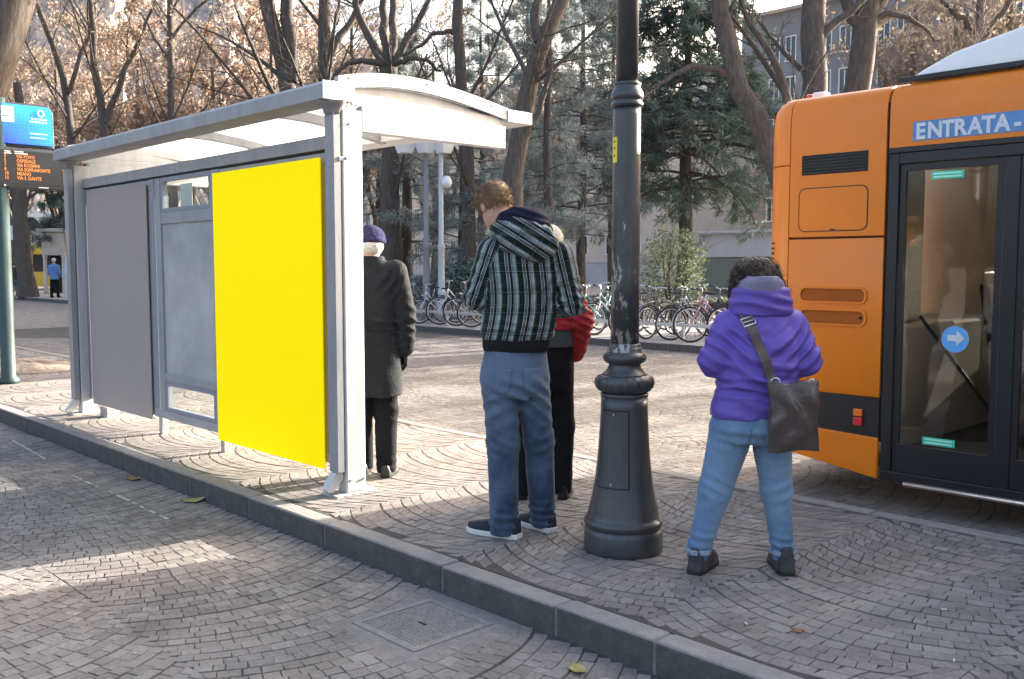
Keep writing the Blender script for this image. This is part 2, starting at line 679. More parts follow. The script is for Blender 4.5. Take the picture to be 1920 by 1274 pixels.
kx = [-30 + i * 1.05 for i in range(16)] + [-12.95, -11.9, -10.75, -9.7, -8.55, -7.4, -6.24, -5.4, -4.53, -3.49, -2.73, -2.2, -1.3, -0.3, 0.8, 1.9, 3.0]
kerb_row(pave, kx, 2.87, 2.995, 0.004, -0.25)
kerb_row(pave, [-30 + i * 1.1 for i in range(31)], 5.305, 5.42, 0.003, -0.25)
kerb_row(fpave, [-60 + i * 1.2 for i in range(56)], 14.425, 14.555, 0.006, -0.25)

# drain cover
mh = thing('drain_cover', 'square studded iron drain cover set in the road by the kerb', 'drain cover', ((MH[0] + MH[1]) / 2, (MH[2] + MH[3]) / 2, ZR))
M_MH = mat('worn_cast_iron', (0.23, 0.22, 0.21), 0.55, metal=0.25, var=0.25, vscale=20, bump=0.3, bscale=90)
w = 0.222
fr = MB()
for x0, x1, y0, y1 in ((-w, w, -w, -w + .028), (-w, w, w - .028, w), (-w, -w + .028, -w + .028, w - .028), (w - .028, w, -w + .028, w - .028)):
    fr.box(x0, x1, y0, y1, -0.03, 0.002)
fr.build('frame', M_MH, mh)
box('plate', M_MH, mh, -w + .033, w - .033, -w + .033, w - .033, -0.03, -0.002, bevel=0.002)
st = MB()
for i in range(17):
    for j in range(17):
        x = -0.17 + i * 0.0212
        y = -0.17 + j * 0.0212
        if abs(x) < 0.03 and abs(y) < 0.012:
            continue
        a = 0.0085 if (i + j) % 2 else 0.004
        b = 0.004 if (i + j) % 2 else 0.0085
        st.add([(x - a, y - b, -0.002), (x + a, y - b, -0.002), (x + a, y + b, -0.002), (x - a, y + b, -0.002),
                (x - a * .6, y - b * .6, 0.003), (x + a * .6, y - b * .6, 0.003), (x + a * .6, y + b * .6, 0.003), (x - a * .6, y + b * .6, 0.003)],
               [(4, 5, 6, 7), (0, 1, 5, 4), (1, 2, 6, 5), (2, 3, 7, 6), (3, 0, 4, 7)])
tag(st.build('studs', M_MH, mh), kind='stuff')
MB().box(-.026, .026, -.006, .006, -0.0018, 0.0005).build('lifting_slot', M_DARK, mh)

MB().box(-0.37, 0.37, -0.36, 0.31, -0.05, -0.0022).build('mortar_collar', mat('grey_mortar', (0.20, 0.19, 0.18), 0.9, var=0.2, vscale=14, bump=0.5, bscale=50), mh)
# worn white dashes of an old road marking, flat paint
M_LINE = mat('worn_road_paint', (0.42, 0.40, 0.36), 0.85, var=0.45, vscale=30)
mk = thing('road_marking', 'worn thin white dashed line painted on the near cobbles', 'road marking', (0, 0, ZR + 0.003))
for xa, ya, xb, yb in ((-9.4, 2.63, -8.1, 2.55), (-7.42, 2.50, -6.9, 2.495), (-6.76, 2.505, -6.2, 2.49), (-6.15, 2.49, -5.7, 2.48)):
    V, F = [], []
    n = 14
    for i in range(n + 1):
        t = i / n
        x, y = xa + (xb - xa) * t, ya + (yb - ya) * t
        ww = 0.006 + 0.009 * random.random()
        V += [(x, y - ww, random.uniform(0, .001)), (x, y + ww, random.uniform(0, .001))]
    for i in range(n):
        if random.random() < 0.72:
            F.append((2 * i, 2 * i + 2, 2 * i + 3, 2 * i + 1))
    np_obj('dash', V, np.array(F), M_LINE, mk)

# soil of the tree pit on the island
M_SOIL = mat('loose_soil', (0.21, 0.17, 0.135), 0.95, var=0.4, vscale=6, bump=0.9, bscale=18)
V, F = [(-14.65, 4.3, 0.10)], []
for ring in range(1, 7):
    for k in range(30):
        a = 2 * PI * k / 30
        rr = ring / 6
        rx, ry = 0.95, 0.72
        V.append((-14.65 + rr * rx * math.cos(a) * (1 + .08 * math.sin(3 * a + ring)), 4.3 + rr * ry * math.sin(a) * (1 + .07 * math.cos(4 * a)),
                  0.10 * (1 - rr ** 2) + random.uniform(-.015, .025) * (ring < 6) - (0.02 if ring == 6 else 0)))
for k in range(30):
    F.append((0, 1 + k, 1 + (k + 1) % 30))
F3 = np.array(F)
F4 = []
for ring in range(5):
    for k in range(30):
        k2 = (k + 1) % 30
        F4.append((1 + ring * 30 + k, 1 + ring * 30 + 30 + k, 1 + ring * 30 + 30 + k2, 1 + ring * 30 + k2))
tag(np_obj('soil', V, [F3, np.array(F4)], M_SOIL, None, smooth=True), kind='structure')

# far hillside behind the park: forested slope
M_HILL = None


def hill_mat():
    m = bpy.data.materials.new('winter_forest_slope')
    nt, N, L, b = nodes_of(m)
    geo = N.new('ShaderNodeNewGeometry')
    n1 = N.new('ShaderNodeTexNoise')
    n1.inputs['Scale'].default_value = 0.22
    n1.inputs['Detail'].default_value = 8
    n1.inputs['Roughness'].default_value = 0.75
    L.new(geo.outputs['Position'], n1.inputs['Vector'])
    c = ramp_node(N, L, n1.outputs['Fac'], [(0.30, (0.22, 0.20, 0.19)), (0.45, (0.38, 0.33, 0.30)), (0.58, (0.50, 0.43, 0.38)), (0.72, (0.58, 0.55, 0.53))])
    L.new(c, b.inputs['Base Color'])
    b.inputs['Roughness'].default_value = 1.0
    b.inputs['Specular IOR Level'].default_value = 0.0
    return m


M_HILL = hill_mat()


def hill(name, b0, b1, d0, d1, top, seed):
    g = np.random.default_rng(seed)
    nb, nd = 220, 70
    B = np.linspace(b0, b1, nb)
    T = np.linspace(0, 1, nd)
    ph = g.uniform(0, 6.28, 12)
    V = np.zeros((nd, nb, 3))
    for i, t in enumerate(T):
        d = d0 + (d1 - d0) * t
        r = np.radians(B)
        x = np.sin(r) * d
        y = np.cos(r) * d
        hgt = np.interp(B, [q[0] for q in top], [q[1] for q in top])
        ridge = 1 + 0.08 * np.sin(B * 0.31 + ph[0]) + 0.05 * np.sin(B * 0.83 + ph[1]) + 0.03 * np.sin(B * 2.1 + ph[2])
        z = hgt * ridge * t ** 1.15 + g.uniform(-1.6, 2.6, nb) * min(1, t * 8)
        V[i] = np.stack([x * CY - y * SY, x * SY + y * CY, z - 1], 1)
    idx = np.arange(nd * nb).reshape(nd, nb)
    F = np.stack([idx[:-1, :-1], idx[:-1, 1:], idx[1:, 1:], idx[1:, :-1]], -1).reshape(-1, 4)
    o = np_obj(name, V.reshape(-1, 3), F, M_HILL)
    tag(o, kind='structure')


hill('hill', -48, 9, 210, 420, [(-48, 120), (-20, 124), (-8, 100), (2, 70), (6, 44), (9, 14)], 3)
hill('hill_far', -5, 48, 900, 1500, [(-5, 260), (5, 260), (9, 240), (14, 330), (20, 330), (48, 250)], 5)

# ------------------------------------------------------------------ the bus shelter
XE, XF = -5.0, -9.70                                        # near and far end of the shelter


def roof_mat():
    m = bpy.data.materials.new('opal_roof_sheet')
    m.use_nodes = True
    nt = m.node_tree
    N, L = nt.nodes, nt.links
    N.clear()
    out = N.new('ShaderNodeOutputMaterial')
    d = N.new('ShaderNodeBsdfDiffuse')
    d.inputs['Color'].default_value = (0.82, 0.82, 0.81, 1)
    t = N.new('ShaderNodeBsdfTranslucent')
    t.inputs['Color'].default_value = (0.86, 0.87, 0.87, 1)
    mx = N.new('ShaderNodeMixShader')
    mx.inputs[0].default_value = 0.72
    L.new(d.outputs[0], mx.inputs[1])
    L.new(t.outputs[0], mx.inputs[2])
    L.new(mx.outputs[0], out.inputs['Surface'])
    return m


M_ROOF = roof_mat()


def glass_mat(name, col, fac, rough=0.03):
    """thin pane: mostly see-through with a Fresnel reflection"""
    m = bpy.data.materials.new(name)
    m.use_nodes = True
    N, L = m.node_tree.nodes, m.node_tree.links
    N.clear()
    out = N.new('ShaderNodeOutputMaterial')
    tr = N.new('ShaderNodeBsdfTransparent')
    tr.inputs['Color'].default_value = tuple(col) + (1,)
    gl = N.new('ShaderNodeBsdfGlossy')
    gl.inputs['Roughness'].default_value = rough
    lw = N.new('ShaderNodeLayerWeight')
    p5 = math_node(N, L, 'POWER', lw.outputs['Facing'], 5.0)
    mu = math_node(N, L, 'MULTIPLY', math_node(N, L, 'ADD', math_node(N, L, 'MULTIPLY', p5, 0.96), 0.04), fac)
    mx = N.new('ShaderNodeMixShader')
    L.new(mu, mx.inputs[0])
    L.new(tr.outputs[0], mx.inputs[1])
    L.new(gl.outputs[0], mx.inputs[2])
    L.new(mx.outputs[0], out.inputs['Surface'])
    return m


M_PANE = glass_mat('pane_glass', (0.90, 0.93, 0.92), 1.2)
M_BUSGLASS = glass_mat('tinted_bus_glass', (0.64, 0.64, 0.62), 1.6)
M_FARGLASS = glass_mat('dark_bus_glass', (0.36, 0.36, 0.35), 1.0)
M_YELLOW = mat('yellow_poster', (0.97, 0.80, 0.0), 0.75, spec=0.1, emit=(1.0, 0.70, 0.0), estr=0.075)  # slight glow added so the poster stays bright in the shade
M_GREYP = mat('grey_poster', (0.37, 0.315, 0.285), 0.8, spec=0.15)
M_FROST = mat('frosted_panel', (0.38, 0.385, 0.40), 0.18, var=0.22, vscale=2.2, spec=0.7)

sh = thing('bus_shelter', 'white steel bus shelter with curved opal roof and one yellow and one grey poster panel', 'bus shelter', (-7.35, 3.5, 0))
sh_off = Vector((-7.35, 3.5, 0))


class SH(MB):
    def build(self, *a, **k):
        self.v = [(x + 7.35, y - 3.5, z) for x, y, z in self.v]
        return MB.build(self, *a, **k)


def sbox(name, m, x0, x1, y0, y1, z0, z1, bevel=0.004, parent=None):
    return SH().box(x0, x1, y0, y1, z0, z1).build(name, m, parent or sh, bevel=bevel)


# end posts, down pipes with spouts, base plates, capitals
for side, xa, xb in (('near', XE - 0.105, XE - 0.002), ('far', XF + 0.002, XF + 0.105)):
    p = sbox('post', M_WHITE, xa, xb, 3.345, 3.495, 0.012, 2.42, 0.010)
    out = 1 if side == 'near' else -1
    xo = xb if side == 'near' else xa
    px = (xa + xb) / 2
    # flat rectangular downpipe on the street side with a kicked-out spout
    sbox('downpipe', M_ALU, xa + 0.002, xb - 0.004, 3.283, 3.336, 0.15, 2.40, 0.004)
    SH().prism([(3.335, 0.148), (3.284, 0.148), (3.212, 0.045), (3.228, 0.030), (3.262, 0.030), (3.335, 0.105)], px - 0.036, px + 0.030, 'x').build('spout', M_WHITE, sh, bevel=0.003)
    SH().lathe([(0.068, 2.385), (0.070, 2.402), (0.095, 2.435), (0.118, 2.456), (0.118, 2.4615)], 4, (px, 3.312)).build('capital', M_ALU, sh, smooth=True)
    sbox('base_plate', M_CONC, xa - 0.04, xb + 0.035, 3.25, 3.56, -0.01, 0.013, 0.003)
    # hinge bolt
    sbox('bracket', M_WHITE, xa + 0.02, xb + out * 0.004 if side == 'near' else xb - 0.02, 3.32, 3.352, 2.10, 2.125, 0.002)
    bo = SH().tube([(xo + out * 0.0, 3.372, 2.118), (xo + out * 0.012, 3.372, 2.118)], 0.010, 8).build('bolt', M_ALUD, sh)
    for zz, yy in ((0.09, 3.37), (0.09, 3.47), (2.33, 3.40)):
        SH().tube([(xo, yy, zz), (xo + out * 0.008, yy, zz)], 0.008, 8).build('bolt', M_ALUD, sh)

# rear posts on the bus side are set back from view: end beams cantilever from the front posts
for side, x0, x1 in (('near', XE - 0.075, XE - 0.006), ('far', XF + 0.006, XF + 0.075)):
    sbox('end_beam', M_WHITE, x0, x1, 3.498, 4.735, 2.292, 2.452, 0.006)

# eaves: street-side and lane-side gutters
e1 = SH().prism([(3.20, 2.462), (3.42, 2.462), (3.42, 2.575), (3.23, 2.575), (3.20, 2.55)], XF - 0.02, XE + 0.004, 'x').build('front_gutter', M_ALU, sh, bevel=0.004)
e2 = SH().prism([(4.745, 2.482), (4.99, 2.482), (4.99, 2.562), (4.96, 2.572), (4.78, 2.572), (4.745, 2.55)], XF - 0.02, XE + 0.004, 'x').build('rear_gutter', M_WHITE, sh, bevel=0.004)
sbox('gutter_cap', M_WHITE, XE + 0.0045, XE + 0.0105, 3.203, 3.43, 2.463, 2.574, 0.002)
sbox('gutter_cap', M_WHITE, XE + 0.0045, XE + 0.0105, 4.748, 4.988, 2.484, 2.568, 0.002)

# barrel roof: three opal bays between arched ribs


def arc_z(y):
    # the roof line measured at its ends and crown
    t = (y - 3.32) / (4.80 - 3.32)
    return 2.585 + 0.36 * t * (1 - t) * (1.25 - 0.62 * t) - 0.045 * t


ys = [3.32 + (4.80 - 3.32) * i / 22 for i in range(23)]
ribx = [XF + 0.02, XF + 0.02 + 1.56, XF + 0.02 + 3.12, XE - 0.02]
for a, b in zip(ribx[:-1], ribx[1:]):
    V, F = [], []
    for y in ys:
        for x in (a + 0.015, b - 0.015):
            V += [(x + 7.35, y - 3.5, arc_z(y)), (x + 7.35, y - 3.5, arc_z(y) + 0.008)]
    F = []
    for i in range(len(ys) - 1):
        o = 4 * i
        F += [(o, o + 2, o + 6, o + 4), (o + 1, o + 5, o + 7, o + 3)]
    np_obj('roof_sheet', V, np.array(F), M_ROOF, sh, smooth=True)


def arch(name, m, x0, x1, up, dn, y0=3.32, y1=4.80, bev=0.003):
    yy = [y0 + (y1 - y0) * i / 26 for i in range(27)]
    poly = [(y, arc_z(y) + up) for y in yy] + [(y, arc_z(y) - dn) for y in reversed(yy)]
    return SH().prism(poly, x0, x1, 'x').build(name, m, sh, bevel=0)


arch('roof_rib', M_WHITE, XE - 0.04, XE + 0.003, 0.028, 0.055)
arch('roof_rib', M_WHITE, XF - 0.003, XF + 0.04, 0.028, 0.055)
arch('roof_rib', M_ALU, ribx[1] - 0.035, ribx[1] + 0.035, 0.012, 0.07)  # inner ribs: grey colour stands in for shade on their undersides
arch('roof_rib', M_ALU, ribx[2] - 0.035, ribx[2] + 0.035, 0.012, 0.07)
# gable infill above the end beam, slightly set back, with a lower ledge
for x0, x1, lx0, lx1 in ((XE - 0.05, XE - 0.036, XE - 0.05, XE - 0.022), (XF + 0.036, XF + 0.05, XF + 0.022, XF + 0.05)):
    yy = [3.44 + (4.72 - 3.44) * i / 20 for i in range(21)]
    SH().prism([(3.44, 2.515)] + [(y, arc_z(y) - 0.057) for y in yy] + [(4.72, 2.515)], x0, x1, 'x').build('gable_panel', M_WHITE, sh)
    SH().prism([(3.44, 2.455), (3.44, 2.513), (4.72, 2.513), (4.72, 2.455)], lx0, lx1, 'x').build('gable_ledge', M_WHITE, sh)
for yy in (3.40, 4.02, 4.60):
    SH().tube([(XE + 0.002, yy, arc_z(yy) + 0.004), (XE + 0.008, yy, arc_z(yy) + 0.004)], 0.007, 8).build('rivet', M_ALU, sh)

# street-side wall: top and bottom beams, mullions, panels
YP = 3.42
sbox('top_beam', M_ALU, XF + 0.107, XE - 0.107, YP, YP + 0.06, 2.205, 2.292, 0.004)
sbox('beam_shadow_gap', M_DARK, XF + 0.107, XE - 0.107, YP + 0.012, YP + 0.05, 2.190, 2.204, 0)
for x0, x1 in ((-8.06, -7.965), (-7.95, -7.845), (-6.91, -6.80), (-5.325, -5.12)):
    sbox('mullion', M_ALUD if x1 > -6 or x1 < -7.96 else M_ALU, x0, x1, YP + 0.004, YP + 0.056, 0.152, 2.189, 0.004)
sbox('mullion', M_ALUD, XF + 0.107, XF + 0.16, YP + 0.004, YP + 0.056, 0.152, 2.189, 0.004)
sbox('bottom_beam', M_ALU, -8.06, -5.12, YP + 0.002, YP + 0.058, 0.150, 0.220, 0.004)
for z0, z1 in ((1.805, 1.90), (0.475, 0.545)):
    sbox('rail', M_ALU, -7.843, -6.912, YP + 0.004, YP + 0.056, z0, z1, 0.004)
# thin frames round the two small panes
for z0, z1 in ((1.902, 2.188), (0.222, 0.473)):
    f = SH()
    f.box(-7.841, -6.914, YP + 0.008, YP + 0.05, z0, z0 + 0.032).box(-7.841, -6.914, YP + 0.008, YP + 0.05, z1 - 0.032, z1)
    f.box(-7.841, -7.795, YP + 0.008, YP + 0.05, z0 + 0.032, z1 - 0.032).box(-6.96, -6.914, YP + 0.008, YP + 0.05, z0 + 0.032, z1 - 0.032)
    fo = f.build('window_frame', M_ALUD, sh)
    sbox('pane', M_PANE, -7.796, -6.959, YP + 0.026, YP + 0.030, z0 + 0.031, z1 - 0.031, 0)
sbox('frosted_panel', M_FROST, -7.844, -6.911, YP + 0.020, YP + 0.030, 0.545, 1.805, 0)
# backs of the poster cases, then the posters themselves
sbox('poster_case', M_ALU, -9.53, -8.062, YP + 0.010, YP + 0.056, 0.155, 2.186, 0.004)
sbox('poster_case', M_ALU, -6.798, -5.327, YP + 0.010, YP + 0.056, 0.155, 2.186, 0.004)
gp = sbox('poster_panel', M_GREYP, -9.460, -8.088, YP - 0.012, YP - 0.004, 0.118, 2.150, 0)
gp['label'] = 'plain grey poster panel'
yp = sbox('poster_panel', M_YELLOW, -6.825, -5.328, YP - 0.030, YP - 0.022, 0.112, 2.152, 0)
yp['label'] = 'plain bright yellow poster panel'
# feet under the wall
for x, hw in ((-9.30, 0.09), (-8.0, 0.03), (-6.86, 0.03)):
    sbox('footing', M_CONC, x - hw, x + hw, YP + 0.02, YP + 0.05 + hw, -0.02, 0.15 if hw < 0.05 else 0.10, 0.006)
# timetable sheet on the lane side of the small pane
M_PAPER = mat('paper', (0.72, 0.72, 0.70), 0.8)
sbox('notice', M_PAPER, -7.52, -7.30, YP + 0.034, YP + 0.036, 1.93, 2.12, 0)


# ------------------------------------------------------------------ the cast-iron lamp post


def iron_mat():
    m = bpy.data.materials.new('flaking_grey_iron_paint')
    nt, N, L, b = nodes_of(m)
    tc = N.new('ShaderNodeTexCoord')
    mp = N.new('ShaderNodeMapping')
    mp.inputs['Scale'].default_value = (9, 9, 3.2)
    L.new(tc.outputs['Object'], mp.inputs['Vector'])
    nz = N.new('ShaderNodeTexNoise')
    nz.inputs['Scale'].default_value = 2.2
    nz.inputs['Detail'].default_value = 8
    nz.inputs['Roughness'].default_value = 0.7
    L.new(mp.outputs[0], nz.inputs['Vector'])
    sx = N.new('ShaderNodeSeparateXYZ')
    L.new(tc.outputs['Object'], sx.inputs[0])
    # the paint has flaked off the lower shaft only (a band a metre up, weathered side)
    band = math_node(N, L, 'MULTIPLY', math_node(N, L, 'GREATER_THAN', sx.outputs[2], 1.02),
                     math_node(N, L, 'SUBTRACT', 1.0, math_node(N, L, 'SMOOTH_MAX', math_node(N, L, 'MULTIPLY', math_node(N, L, 'SUBTRACT', sx.outputs[2], 1.35), 1.8), 0.0, 0.1)))
    thr = math_node(N, L, 'SUBTRACT', nz.outputs['Fac'], math_node(N, L, 'SUBTRACT', 0.70, math_node(N, L, 'MULTIPLY', band, 0.17)))
    mask = ramp_node(N, L, math_node(N, L, 'MULTIPLY', thr, 18.0), [(0.0, (0, 0, 0)), (0.6, (1, 1, 1))])
    base = ramp_node(N, L, nz.outputs['Fac'], [(0.3, (0.032, 0.034, 0.037)), (0.7, (0.058, 0.060, 0.064))])
    L.new(mix_node(N, L, mask, base, (0.34, 0.32, 0.29)), b.inputs['Base Color'])
    b.inputs['Roughness'].default_value = 0.36
    b.inputs['Specular IOR Level'].default_value = 0.6
    bp = N.new('ShaderNodeBump')
    bp.inputs['Strength'].default_value = 0.35
    bp.inputs['Distance'].default_value = 0.004
    L.new(nz.outputs['Fac'], bp.inputs['Height'])
    L.new(bp.outputs['Normal'], b.inputs['Normal'])
    return m


M_IRON = iron_mat()
lp = thing('lamp_post', 'tall dark grey cast-iron lamp post with bell base and flaking paint', 'lamp post', (-3.068, 3.736, 0))
prof = [(0.202, -0.02), (0.203, 0.02), (0.201, 0.095), (0.196, 0.112), (0.190, 0.118), (0.193, 0.124), (0.201, 0.135), (0.203, 0.148), (0.199, 0.162), (0.187, 0.170),
        (0.184, 0.176), (0.180, 0.20), (0.168, 0.25), (0.156, 0.31), (0.145, 0.38), (0.136, 0.46), (0.129, 0.55), (0.123, 0.65), (0.119, 0.74), (0.118, 0.79)]
MB().lathe(prof, 48).build('base', M_IRON, lp, smooth=True)
prof2 = [(0.118, 0.79), (0.121, 0.795), (0.121, 0.806), (0.114, 0.812)]
MB().lathe(prof2, 48).build('base_ring', M_IRON, lp, smooth=True)
g = [(0.112, 0.812), (0.128, 0.822), (0.142, 0.838), (0.149, 0.858), (0.147, 0.878), (0.136, 0.894), (0.116, 0.902)]
MB().lathe(g, 72, lobes=(1, 5, 20, 0.07)).build('gadroon', M_IRON, lp, smooth=True)
c2 = [(0.116, 0.902), (0.110, 0.908), (0.098, 0.918), (0.086, 0.935), (0.080, 0.952), (0.082, 0.958), (0.096, 0.964), (0.108, 0.976), (0.111, 0.990), (0.107, 1.004), (0.094, 1.014),
      (0.088, 1.018), (0.088, 1.034), (0.083, 1.040), (0.079, 1.044), (0.079, 1.058), (0.073, 1.062)]
MB().lathe(c2, 48).build('neck_moulding', M_IRON, lp, smooth=True)
MB().lathe([(0.0725, 1.06), (0.071, 1.4), (0.069, 2.20), (0.068, 2.24)], 40).build('shaft', M_IRON, lp, smooth=True)
MB().lathe([(0.068, 2.238), (0.079, 2.242), (0.081, 2.258), (0.074, 2.264), (0.074, 2.272), (0.080, 2.278), (0.083, 2.292), (0.080, 2.31), (0.070, 2.328), (0.066, 2.336), (0.067, 2.345),
            (0.070, 2.350), (0.068, 2.358), (0.056, 2.362)], 40).build('collar', M_IRON, lp, smooth=True)
MB().lathe([(0.0555, 2.36), (0.054, 3.2), (0.050, 4.4), (0.048, 4.6)], 32).build('upper_shaft', M_IRON, lp, smooth=True)
# lantern above the picture
MB().lathe([(0.05, 4.6), (0.08, 4.64), (0.05, 4.70), (0.10, 4.78), (0.17, 4.80), (0.20, 5.15), (0.26, 5.17), (0.16, 5.36), (0.03, 5.42), (0.01, 5.50)], 8).build('lantern', M_IRON, lp)
# access door let into the base: a thin curved plate with screws
da0, da1 = math.atan2(-0.692, 0.722) - 0.0 - rad(62), math.atan2(-0.692, 0.722) - rad(0)
dcx = math.atan2(-3.736, 3.068)                              # direction from the post towards the near lane


def prof_r(z):
    return float(np.interp(z, [p[1] for p in prof], [p[0] for p in prof]))


V, F = [], []
gz0, gz1, ga0, ga1 = 0.338, 0.732, dcx - 1.075, dcx + 0.215
for j in range(17):
    z = gz0 + (gz1 - gz0) * j / 16
    for i in range(15):
        a = ga0 + (ga1 - ga0) * i / 14
        r = prof_r(z) + 0.0012
        V.append((r * math.cos(a), r * math.sin(a), z))
for j in range(16):
    for i in range(14):
        p = j * 15 + i
        F.append((p, p + 1, p + 16, p + 15))
np_obj('door_gap', V, np.array(F), M_DARK, lp, smooth=True)
V, F = [], []
na, nz_ = 14, 16
a_lo, a_hi = dcx - 1.02, dcx + 0.16
for j in range(nz_ + 1):
    z = 0.345 + (0.725 - 0.345) * j / nz_
    for i in range(na + 1):
        a = a_lo + (a_hi - a_lo) * i / na
        r = prof_r(z) + 0.0035
        V.append((r * math.cos(a), r * math.sin(a), z))
for j in range(nz_ + 1):
    z = 0.345 + (0.725 - 0.345) * j / nz_
    for i in range(na + 1):
        a = a_lo + (a_hi - a_lo) * i / na
        r = prof_r(z) - 0.01
        V.append((r * math.cos(a), r * math.sin(a), z))
nn = (na + 1) * (nz_ + 1)
for j in range(nz_):
    for i in range(na):
        p = j * (na + 1) + i
        F.append((p, p + 1, p + na + 2, p + na + 1))
for i in range(na):
    F.append((i, i + nn, i + 1 + nn, i + 1))
    q = nz_ * (na + 1) + i
    F.append((q, q + 1, q + 1 + nn, q + nn))
for j in range(nz_):
    q = j * (na + 1)
    F.append((q, q + na + 1, q + na + 1 + nn, q + nn))
    q += na
    F.append((q, q + nn, q + na + 1 + nn, q + na + 1))
door = np_obj('access_door', V, np.array(F), M_IRON, lp, smooth=True)
door.data.set_sharp_from_angle(angle=rad(40))
for z in (0.36, 0.71):
    a = (a_lo + a_hi) / 2
    r = prof_r(z) + 0.005
    MB().tube([((r - .004) * math.cos(a), (r - .004) * math.sin(a), z), ((r + .003) * math.cos(a), (r + .003) * math.sin(a), z)], 0.006, 8).build('screw', M_ALU, door)
# yellow sticker with dark marks
stk = []
M_STK = mat('yellow_sticker', (0.80, 0.62, 0.04), 0.5)
V, F = [], []
a_l, a_h = dcx - 1.35, dcx - 0.72
for j in (0, 1):
    for i in range(7):
        a = a_l + (a_h - a_l) * i / 6
        V.append((0.0702 * math.cos(a), 0.0702 * math.sin(a), 1.965 + 0.125 * j))
for i in range(6):
    F.append((i, i + 1, i + 8, i + 7))
sk = np_obj('sticker', V, np.array(F), M_STK, lp, smooth=True)
for zc in (2.062, 2.030, 1.992):
    V = []
    for j in (0, 1):
        for i in range(3):
            a = a_l + (a_h - a_l) * (0.40 + 0.25 * i / 2)
            V.append((0.0708 * math.cos(a), 0.0708 * math.sin(a), zc + 0.012 * j))
    np_obj('sticker_mark', V, np.array([[0, 1, 4, 3], [1, 2, 5, 4]]), M_RUBBER, sk)

# ------------------------------------------------------------------ the orange bus
BY = 6.0                                                     # plane of its near side
bus = thing('city_bus', 'orange city bus at the right edge with black folding doors and blue entrance strip', 'bus', (2.3, 7.2, ZR))


class BU(MB):
    def build(self, *a, **k):
        self.v = [(x - 2.3, y - 7.2, z - ZR) for x, y, z in self.v]
        return MB.build(self, *a, **k)


def bbox(name, m, x0, x1, y0, y1, z0, z1, bevel=0.004, parent=None):
    return BU().box(x0, x1, y0, y1, z0, z1).build(name, m, parent or bus, bevel=bevel)


M_ORANGE = mat('orange_bus_paint', (0.70, 0.185, 0.005), 0.38, var=0.05, vscale=2.0, coat=0.12, bump=0.02, bscale=4)
M_BLACKP = mat('black_bus_trim', (0.013, 0.014, 0.017), 0.4, var=0.2, vscale=4)
M_BWHITE = mat('white_roof_fairing', (0.78, 0.79, 0.80), 0.4, var=0.04, vscale=2)
M_BLUE = mat('blue_strip', (0.10, 0.24, 0.48), 0.5, var=0.12, vscale=9)
M_LETTER = mat('white_letter', (0.58, 0.62, 0.69), 0.5, var=0.08, vscale=30)
M_GREENST = mat('green_door_sticker', (0.06, 0.55, 0.36), 0.45)
M_GREENL = mat('pale_green_line', (0.45, 0.85, 0.70), 0.45)
M_DISC = mat('blue_disc', (0.12, 0.38, 0.75), 0.45)
M_STEEL = mat('brushed_steel', (0.6, 0.6, 0.6), 0.35, metal=0.85)
M_INTB = mat('beige_bus_interior', (0.66, 0.61, 0.52), 0.6, var=0.06, vscale=3)
M_INTF = mat('bus_floor', (0.12, 0.12, 0.13), 0.7)
M_SEAT = mat('bus_seat_fabric', (0.05, 0.05, 0.10), 0.85)
M_TYRE = mat('tyre', (0.025, 0.025, 0.025), 0.8)
M_MESHV = mat('vent_mesh', (0.42, 0.105, 0.006), 0.7, bump=0.8, bscale=160)


def shell(name, m, plan, prof_, parent=None, t=0.02):
    """plan: [(x,y,nx,ny)], prof_: [(inset,z)]; a curved skin panel with real thickness"""
    V, F = [], []
    n, k = len(plan), len(prof_)
    for tt in (0.0, t):
        for (x, y, nx, ny) in plan:
            for (ins, z) in prof_:
                V.append((x - nx * (ins + tt) - 2.3, y - ny * (ins + tt) - 7.2, z - ZR - tt * 0.3))
    s = n * k
    for i in range(n - 1):
        for j in range(k - 1):
            a = i * k + j
            F.append((a, a + k, a + k + 1, a + 1))
            F.append((s + a, s + a + 1, s + a + k + 1, s + a + k))
    for j in range(k - 1):
        a = j
        F.append((a, a + 1, s + a + 1, s + a))
        a = (n - 1) * k + j
        F.append((a, s + a, s + a + 1, a + 1))
    for i in range(n - 1):
        a = i * k
        F.append((a, s + a, s + a + k, a + k))
        a = i * k + k - 1
        F.append((a, a + k, s + a + k, s + a))
    o = np_obj(name, V, np.array(F), m, parent or bus)
    o.data.polygons.foreach_set('use_smooth', np.ones(len(o.data.polygons), dtype=bool))
    o.data.set_sharp_from_angle(angle=rad(50))
    return o


